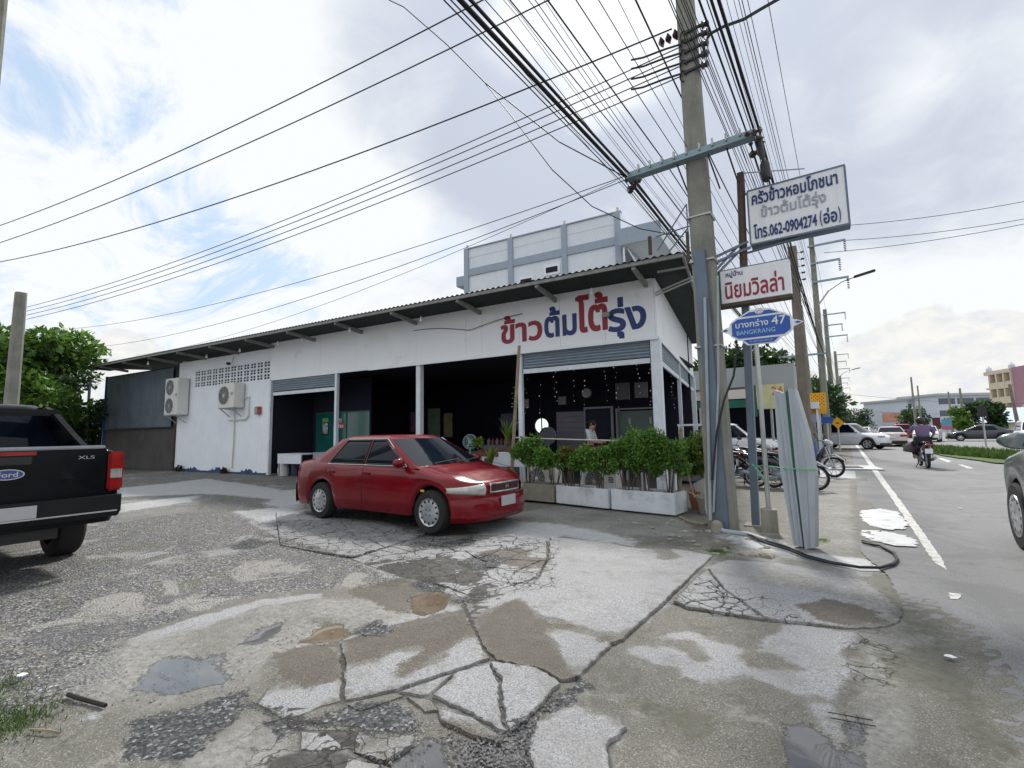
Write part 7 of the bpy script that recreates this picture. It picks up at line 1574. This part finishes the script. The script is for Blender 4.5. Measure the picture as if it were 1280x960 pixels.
for k in range(5200):
    u = rp.random(); px, py = rp.uniform(-40, 540), rp.uniform(640, 960)
    if k % 3 == 0: px, py = rp.uniform(320, 700), rp.uniform(720, 960)
    if k % 9 == 0: px, py = rp.uniform(560, 690), rp.uniform(900, 960)
    c = G(px, py)
    if k % 2 and not any(inside((c.x, c.y), q) for q in MASKS['gravel'] + MASKS['loose']): continue
    s = rp.uniform(.003, .010) * (1.3 if py < 760 else 1); a = rp.uniform(0, 6.28); b = len(pebs.v); h_ = .003 + s * .5
    ps = [(c.x + s * math.cos(a + j * 1.57) * rp.uniform(.7, 1.3), c.y + s * math.sin(a + j * 1.57) * rp.uniform(.7, 1.3), .0) for j in range(4)]
    pebs.v += ps + [(c.x + rp.uniform(-.3, .3) * s, c.y, h_)]; pebs.f += [(b, b + 1, b + 4), (b + 1, b + 2, b + 4), (b + 2, b + 3, b + 4), (b + 3, b, b + 4)]
tag(pebs.build('loose_gravel', mat('loose stones', (.24, .23, .225), .9, var=.45, vscale=60), None, fix=False), 'loose stones scattered over the broken parking surface', 'gravel', kind='stuff')
gv = []; rg = np.random.RandomState(9); cs = []
for (px, py, n, s) in ((0, 905, 900, .16), (25, 900, 500, .10), (-15, 860, 300, .12), (10, 858, 120, .08), (895, 690, 260, .06), (908, 686, 160, .05), (1025, 676, 240, .05), (735, 632, 60, .03)):
    c = G(px, py)
    for k in range(n): cs.append((c.x + rg.normal() * s, c.y + rg.normal() * s * .8, rg.uniform(.012, .035)))
mb = MB()
for x, y, h_ in cs:
    a = rg.uniform(0, 6.28); d = Vector((math.cos(a), math.sin(a), 0)) * .003; t_ = Vector((rg.normal() * .015, rg.normal() * .015, h_)); b = len(mb.v); mb.v += [(x - d.x, y - d.y, 0), (x + d.x, y + d.y, 0), (x + t_.x, y + t_.y, t_.z)]; mb.f.append((b, b + 1, b + 2))
tag(mb.build('grass_tufts', GRASS, None, fix=False), 'short green grass tufts growing in the broken ground', 'grass', kind='stuff')
mb = MB(); c0, c1 = G(1120, 558), G(1285, 579)
for k in range(5000):
    u, v = rg.random(), rg.random(); x = lerp(G(1150, 556).x, G(1420, 600).x, 0); q = G(1130 + u * 170, 556 + u * 15 + v * 9); a = rg.uniform(0, 6.28); d = Vector((math.cos(a), math.sin(a), 0)) * .05; b = len(mb.v); h_ = rg.uniform(.1, .35); mb.v += [(q.x - d.x, q.y - d.y, .04), (q.x + d.x, q.y + d.y, .04), (q.x + rg.normal() * .08, q.y, h_)]; mb.f.append((b, b + 1, b + 2))
tag(mb.build('verge_grass', GRASS, None, fix=False), 'rough grass growing on the verge across the road', 'grass', kind='stuff')
lr = random.Random(3)
for k, (px, py, s) in enumerate(((27, 844, .035), (1075, 575, .12), (1090, 672, .03), (1188, 821, .03), (1200, 635, .03), (1040, 600, .06))):
    c = G(px, py, .03); P = [(c.x + s * math.cos(a) * lr.uniform(.6, 1.2), c.y + s * math.sin(a) * lr.uniform(.5, 1), .03) for a in (0, 1.3, 2.5, 3.6, 5)]
    tag(MB().slab(P, (0, 0, .004)).build('paper_scrap', SIGNW), ('white paper scrap on the weedy ground at the left', 'white plastic scrap near the fallen board', 'tiny white scrap between the two cement spills', 'white scrap on the road at the lower right', 'tiny scrap on the road beside the edge line', 'small pale scrap on the pavement before the booth')[k], 'litter')
fb = thing('fallen_board', 'white board with a dark square lying on the pavement beyond the motorbikes', 'board', (.0, 20.2, .02), .15)
MB().bbox(-.75, .75, -.9, .9, 0, .03).build('board', POWD, fb, bevel=.01); MB().bbox(-.30, .25, -.5, .4, .031, .05).build('dark_square', mat('dark wet mat', (.05, .055, .07), .5), fb); MB().bbox(-.9, -.6, -.2, .1, 0, .12).build('cement_bag', HOSE, fb, bevel=.03)
tag(MB().lathe([(.0, 0), (.16, .0), (.20, .10), (0, .22)], c=(-.35, 24.0, 0), n=10).build('small_basin', BLACKP), 'small dark basin standing before the white crossover', 'basin')
tag(MB().tube([G(85, 868, .02), G(100, 873, .025), G(132, 882, .02)], .011, 6).build('fallen_stick', mat('black stick', (.02, .018, .015), .9)), 'short dark stick lying on the ground at the lower left', 'stick')
tag(MB().tube([G(38, 912, .02), G(60, 913, .025), G(75, 916, .015)], .006, 5).build('dry_twig', WOODP), 'thin dry twig lying beside the grass at the lower left', 'twig')
dg = thing('drain_grate', 'small broken iron grate sunk in the ground at the lower right', 'grate', (*G(1065, 905)[:2], .012), .2)
for k in range(2): MB().bbox(-.02 + k * .05, -.016 + k * .05, -.07, .07, 0, .004).build('bar', BLACKP, dg); MB().bbox(-.09, .09, -.02 + k * .05, -.016 + k * .05, .005, .009).build('bar', BLACKP, dg)

# ------------------------------------------------------------------ roadside things beyond
def signboard(name, label, px0, px1, py0, py1, Y, m, post=True, diamond=False, pm=GALV, m2=None):
    a, b = atY(px0, (py0 + py1) / 2, Y), atY(px1, (py0 + py1) / 2, Y); zt, zb = atY((px0 + px1) / 2, py0, Y).z, atY((px0 + px1) / 2, py1, Y).z; cx_ = (a.x + b.x) / 2; w = abs(b.x - a.x)
    t = thing(name, label, 'sign', (cx_, Y, 0)); 
    if diamond: MB().slab([(-w / 2, 0, (zt + zb) / 2), (0, 0, zb), (w / 2, 0, (zt + zb) / 2), (0, 0, zt)], (0, .04, 0)).build('sign_plate', m, t)
    else: MB().bbox(-w / 2, w / 2, 0, .05, zb, zt).build('sign_plate', m, t)
    if post: MB().tube([(0, .08, 0), (0, .08, zt - .1)], .05, 7).build('sign_post', pm, t)
    return t, w, zb, zt
t, w, zb, zt = signboard('checker_sign', 'yellow sign with a black checker pattern in front of the far poles', 1013, 1033, 491, 517, 26, YEL)
for i in range(7):
    for j in range(7):
        if (i + j) % 2 == 0: q = MB().bbox(-w / 2 + .04 + i * (w - .08) / 7, -w / 2 + .04 + (i + .55) * (w - .08) / 7, -.006, -.001, zb + .38 + j * (zt - zb - .42) / 7, zb + .38 + (j + .55) * (zt - zb - .42) / 7).build('checker_square', BLACKP, t)
t, w, zb, zt = signboard('warning_sign', 'yellow diamond warning sign beyond the blue barrel booth', 1039, 1055, 521, 536, 33, YEL, diamond=True)
MB().slab([(-.12, -.01, zb + .3), (.12, -.01, zb + .3), (0, -.01, zt - .3)], (0, -.01, 0)).build('symbol', BLACKP, t)
signboard('shop_sign', 'small dark blue sign board between the checker sign and warning diamond', 1026, 1041, 521, 529, 30, SIGNB)
bo = thing('booth', 'white framed booth with yellow figures and a blue barrel beside the road', 'booth', (-1.5, 25.6, 0))
for x in (-.42, .42):
    for y in (-.3, .3): MB().bbox(x - .035, x + .035, y - .035, y + .035, 0, 2.25).build('booth_post', WHITEP, bo)
MB().bbox(-.5, .5, -.4, .4, 2.25, 2.55).build('booth_roof', WHITEP, bo); MB().bbox(-.38, .38, -.34, -.30, 1.65, 2.0).build('notice_panel', mat('striped notice', (.25, .28, .45), .6), bo)
for x in (-.2, .05): MB().lathe([(.08, .75), (.10, 1.0), (.06, 1.35), (.07, 1.5), (0, 1.58)], c=(x, -.1, 0), n=10).build('yellow_figure', mat('pale yellow', (.55, .50, .22), .6), bo)
tag(MB().lathe([(.0, 0), (.27, .0), (.29, .3), (.29, .6), (.27, .88), (0, .88)], c=(-1.45, 24.9, 0), n=16).build('barrel', BLUEP, None, smooth=True), 'blue plastic barrel standing before the white booth', 'barrel')
fs = thing('fuel_shop_sign', 'pale sign with orange numbers partly hidden behind the steel channels', 'sign', (-3.0, 22.0, 0)); MB().bbox(0, 1.0, 0, .08, 2.2, 3.2).build('sign_plate', mat('pale yellow sign', (.6, .6, .35), .6), fs); MB().bbox(-.35, -.02, 0, .08, 1.9, 3.2).build('side_plate', GREENT, fs)
lettering('lettering', '24', .55, .95, 2.75, 3.1, -.01, mat('orange letters', (.6, .2, .02), .5), fs, .03); MB().tube([(.5, .1, 0), (.5, .1, 2.2)], .04, 6).build('post', GALV, fs)
aw = thing('market_stall', 'dark awning stall with green fascia behind the concrete pole', 'stall', (-5.2, 24.5, 0))
MB().slab([(-2.4, -1.2, 2.7), (2.6, -1.2, 2.7), (2.6, 2.5, 3.5), (-2.4, 2.5, 3.5)], (0, 0, .05)).build('awning', mat('dark awning', (.03, .028, .03), .8), aw); MB().bbox(-2.4, 2.6, -1.26, -1.2, 2.35, 2.68).build('fascia', GREENT, aw); MB().bbox(-2.4, 2.6, 2.5, 2.6, 0, 3.5).build('back_wall', INWALL, aw)
MB().bbox(-2.2, 2.5, 0, .6, 0, 1.0).build('counter', mat('dark green counter', (.04, .10, .09), .6), aw); MB().bbox(-2.4, 3.2, 2.7, 6, 3.2, 4.6).build('upper_wall', FARG, aw)
for x in (-2.3, 2.5): MB().bbox(x, x + .08, -1.2, -1.12, 0, 2.7).build('post', GALV, aw)
far_car('parked_van', 'white van parked behind the motorbikes and posts', (-4.3, 22.6, 0), math.radians(8), WHITECAR, 'suv', group=None)
tag(MB().bbox(-3.35, -2.95, 13.9, 14.6, 0, 2.0).build('grey_cabinet', mat('pale cabinet', (.4, .42, .44), .6)), 'pale upright cabinet right behind the concrete pole', 'cabinet')

# ------------------------------------------------------------------ buildings behind
def tower():
    x0, y0 = -11.25, 28.99; t = thing('grey_building', 'pale grey multi storey building with blue grey bands rising behind the restaurant roof', 'building', (x0, y0, 0), TH + .0)
    Wd, Dp = 12.4, 11; xs_ = [-Wd, -8.85, -4.0, 0]; 
    MB().bbox(-Wd, 0, .02, Dp, 0, 15.0).build('wall', B2W, t)
    MB().bbox(-Wd, 0, .0, .25, 15.0, 15.72).build('parapet', B2W, t); MB().bbox(-.25, 0, .25, Dp, 15.0, 15.72).build('parapet', B2W, t); MB().bbox(-Wd, -Wd + .25, .25, Dp, 15.0, 15.72).build('parapet', B2W, t)
    MB().bbox(-Wd - .05, .05, -.10, .27, 15.723, 15.80).build('coping', B2B, t); MB().bbox(-Wd + .3, -.3, -.08, .015, 13.55, 14.1).build('band', B2B, t)
    for x in (-Wd + .15, -8.3, -4.0, -.2): MB().bbox(x - .2, x + .2, -.12, .012, 0, 15.716).build('pilaster', B2B, t); MB().lathe([(.0, 0), (.09, .0), (.09, .3), (0, .32)], c=(x, .1, 15.8), n=8).build('light_stub', CREAM, t)
    for x, z in ((-7.05, 12.25), (-5.0, 12.75)):
        w = MB().bbox(x - .62, x + .62, -.06, .015, z - .36, z + .36).build('window', SIGNW, t); MB().bbox(x - .45, x + .45, -.075, -.061, z - .2, z + .2).build('pane', GLASS, w)
    # projecting roof boxes at both ends
    MB().bbox(.02, 2.6, -.6, Dp, 13.2, 14.2).build('roof_wing', B2W, t); MB().bbox(-.02, 2.65, -.66, -.60, 13.2, 14.3).build('wing_fascia', B2B, t); MB().bbox(2.6, 2.68, -.6, Dp, 13.15, 14.3).build('wing_fascia', B2W, t)
    MB().bbox(-Wd - 1.6, -Wd - .01, 1, 8, 13.3, 14.1).build('side_balcony', B2B, t)
    MB().slab([(.4, -.2, 13.1), (1.4, -.2, 11.0), (1.4, 3.5, 11.0), (.4, 3.5, 13.1)], (.06, 0, 0)).build('stair_panel', SIGNW, t); MB().tube([(.25, -.4, 13.1), (.25, -.4, 8)], .07, 8).build('drain_pipe', SIGNW, t)
tower()
def block(label, px0, px1, pyt, D, floors, m, depth=12, roof=None, cols=4, name='building', wins=True, group=None, wm=None):
    a = far_pt(px0, 533, D); b = far_pt(px1, 533, D); zt = far_pt((px0 + px1) / 2, pyt, D).z; w = (b - a).length; ang = math.atan2(b.y - a.y, b.x - a.x)
    t = thing(name, label, 'building', (a.x, a.y, 0), ang, group); MB().bbox(0, w, 0, depth, 0, zt).build('wall', m, t); fh = zt / floors; cw = w / cols; wmm = wm or mat('far window glass', (.08, .10, .13), .15, var=.3)
    if wins:
        base = {}
        for f in range(floors):
            for c in range(cols):
                x = (c + .5) * cw; z = f * fh + fh * .52
                if 'w' not in base: o = MB().bbox(-cw * .43, cw * .43, -.08, .0, -fh * .24, fh * .26).build('window', wmm, t); base['w'] = o; o.location = (x, 0, z); q = MB().bbox(-cw * .40, cw * .40, -.16, -.0, -fh * .30, -fh * .245).build('sill', SIGNW, o); base['s'] = q
                else: o = piece(base['w'], 'window', t, (x, 0, z)); piece(base['s'], 'sill', o, (0, 0, 0))
    if roof: MB().bbox(-.5, w + .5, -1.0, depth + .5, zt + .003, zt + .5).build('roof', roof, t)
    else: MB().bbox(-.1, w + .1, -.15, .15, zt, zt + .45).build('parapet', m, t)
    return t, w, zt
block('white three storey hall with long window bands left of the tan townhouses', 1175, 1246, 494, 105, 3, LILAC, roof=mat('pale grey roof', (.40, .42, .43), .7), cols=3, depth=10)
block('tall pale blue hall with a curved grey roof beside the far utility poles', 1137, 1173, 500, 112, 2, LILAC, roof=mat('pale grey roof', (.40, .42, .43), .7), cols=3, depth=14)
def townhouse():
    a = far_pt(1241, 533, 86); b = far_pt(1273, 533, 80); w = (b - a).length; ang = math.atan2(b.y - a.y, b.x - a.x); zt = far_pt(1262, 463, 80).z
    t = thing('townhouse', 'tan and mauve four storey townhouse with arched balconies at the right edge', 'building', (a.x, a.y, 0), ang); MB().bbox(0, w, .8, 12, 0, zt).build('wall', LILAC, t); MB().bbox(w, w + 9, 0, 12, 0, zt + .6).build('side_wall', PINKW, t); MB().bbox(w + 1.5, w + 9, -.05, -.002, 0, zt * .45).build('green_shop_wall', mat('pale green wall', (.4, .5, .42), .8), t)
    n = 3; cw = (w - .9) / n
    for f in range(4):
        z = zt * f / 4; MB().bbox(0, w, -.3, .79, z - .15, z + .15).build('floor_slab', CREAM, t)
        for k in range(n + 1): MB().bbox(.9 + k * cw - .18, .9 + k * cw + .18 - (.1 if k == n else 0), -.25, .79, z + .153, z + zt / 4 - .153).build('balcony_pier', CREAM, t)
        for k in range(n): o = MB().bbox(.9 + k * cw + .2, .9 + (k + 1) * cw - .2, .76, .795, z + .3, z + zt / 4 - .6).build('balcony_door', mat('orange dim door', (.30, .16, .09), .6), t); MB().bbox(.9 + k * cw + .19, .9 + (k + 1) * cw - .19, -.22, -.14, z + .155, z + 1.0).build('balcony_rail', CREAM, t)
    MB().bbox(-.3, w, -.3, 1, zt - .14, zt + .5).build('cornice', CREAM, t)
    for x in (.2, w - .4): MB().lathe([(.45, 0), (.45, .5), (.25, .8), (.1, .9), (0, 1.2)], c=(x, .3, zt + .5), n=8).build('roof_finial', LILAC, t)
townhouse()
b1 = thing('long_shed', 'long low building with a blue corrugated roof below the townhouses', 'building', far_pt(1198, 533, 72) * 1, 0); b1.location.z = 0
aa, bb = far_pt(1198, 533, 72), far_pt(1330, 533, 60); d = bb - aa; L_ = Vector((d.x, d.y, 0)).length; b1.rotation_euler = (0, 0, math.atan2(d.y, d.x))
MB().bbox(0, L_, 0, 6, 0, 1.6).build('wall', CREAM, b1); 
for k in range(14): MB().slab([(L_ * k / 14, -.6, 1.62), (L_ * (k + .97) / 14, -.6, 1.62), (L_ * (k + .97) / 14, 4, 3.7), (L_ * k / 14, 4, 3.7)], (0, 0, .08)).build('roof_panel', FARB, b1)
for k in range(9): MB().bbox(L_ * (k + .2) / 9, L_ * (k + .7) / 9, -.05, -.002, .4, 1.3).build('window', mat('far window glass', (.08, .10, .13), .15, var=.3), b1)
fl = [('pale low building at the far end of the road', 1062, 1078, 524, 190, 2, FARG, FARR), ('far white block with a small tower beyond the crossing', 1078, 1094, 519, 210, 3, LILAC, None), ('far mint grey block behind the orange billboard', 1092, 1110, 516, 220, 3, mat('mint wall', (.45, .55, .52), .8), None), ('far red roofed row beyond the traffic', 1050, 1070, 528, 150, 1, CREAM, FARR),
      ('grey low building under the orange billboard', 1108, 1132, 522, 170, 2, FARG, None), ('cream low shop row right of the road before the tall hall', 1128, 1145, 525, 140, 2, CREAM, FARR)]
for lab, a, b, y, D, f, m, rf in fl: block(lab, a, b, y, D, f, m, roof=rf, cols=3, depth=10)
signboard('billboard', 'wide orange and grey billboard over the far end of the road', 1103, 1127, 516, 528, 130, mat('orange billboard', (.55, .27, .2), .6, var=.3, vscale=.5))
t, w, zb, zt = signboard('billboard', 'blue billboard with a pink lower band right of the rider', 1177, 1190, 524, 537, 62, mat('cyan billboard', (.10, .33, .48), .6)); MB().bbox(-w / 2, w / 2, -.05, -.002, zb, zb + (zt - zb) * .35).build('pink_band', mat('pink band', (.5, .14, .2), .6), t)
signboard('banner', 'dark red banner board left of the blue billboard', 1166, 1176, 522, 541, 58, mat('dark red banner', (.10, .015, .02), .7))
signboard('traffic_sign', 'black square back of a traffic sign on a grey post across the road', 1222, 1234, 507, 521, 42, BLACKP)
for x, y, h_, lab in ((1145, 76, 9.2, 'concrete pole beside the tall hall right of the road'), (1152, 90, 9, 'concrete pole with cables in front of the tall pale hall'), (1205, 66, 6.5, 'slim pole in front of the white three storey hall'), (1190, 80, 7.0, 'slim pole left of the white three storey hall'), (1274, 50, 5.6, 'dark leaning pole before the townhouses at the right')):
    c = far_pt(x, 533, y); pole(lab, c.x, c.y, h_, .17, .11, CONC if x != 1274 else CONCD, 'poles across the road', lean=(-.06 if x == 1274 else 0, 0))
for (px, D, h_, w_, lab) in ((1139, 95, 5.0, 6.0, 'small green tree before the tall pale hall'), (1197, 60, 3.6, 3.0, 'green shrub tree right of the blue billboard'), (1236, 62, 4.6, 4.4, 'dark tree between white hall and townhouses'), (1088, 140, 5, 9, 'grey green tree at the far end of the road'), (1069, 120, 6, 8, 'green tree at the foot of the farthest poles')):
    c = far_pt(px, 533, D); tree(lab, (c.x, c.y, 0), h_, w_, 2500, LEAFD if px != 1197 else LEAFT, px, size=.30, low=.2)
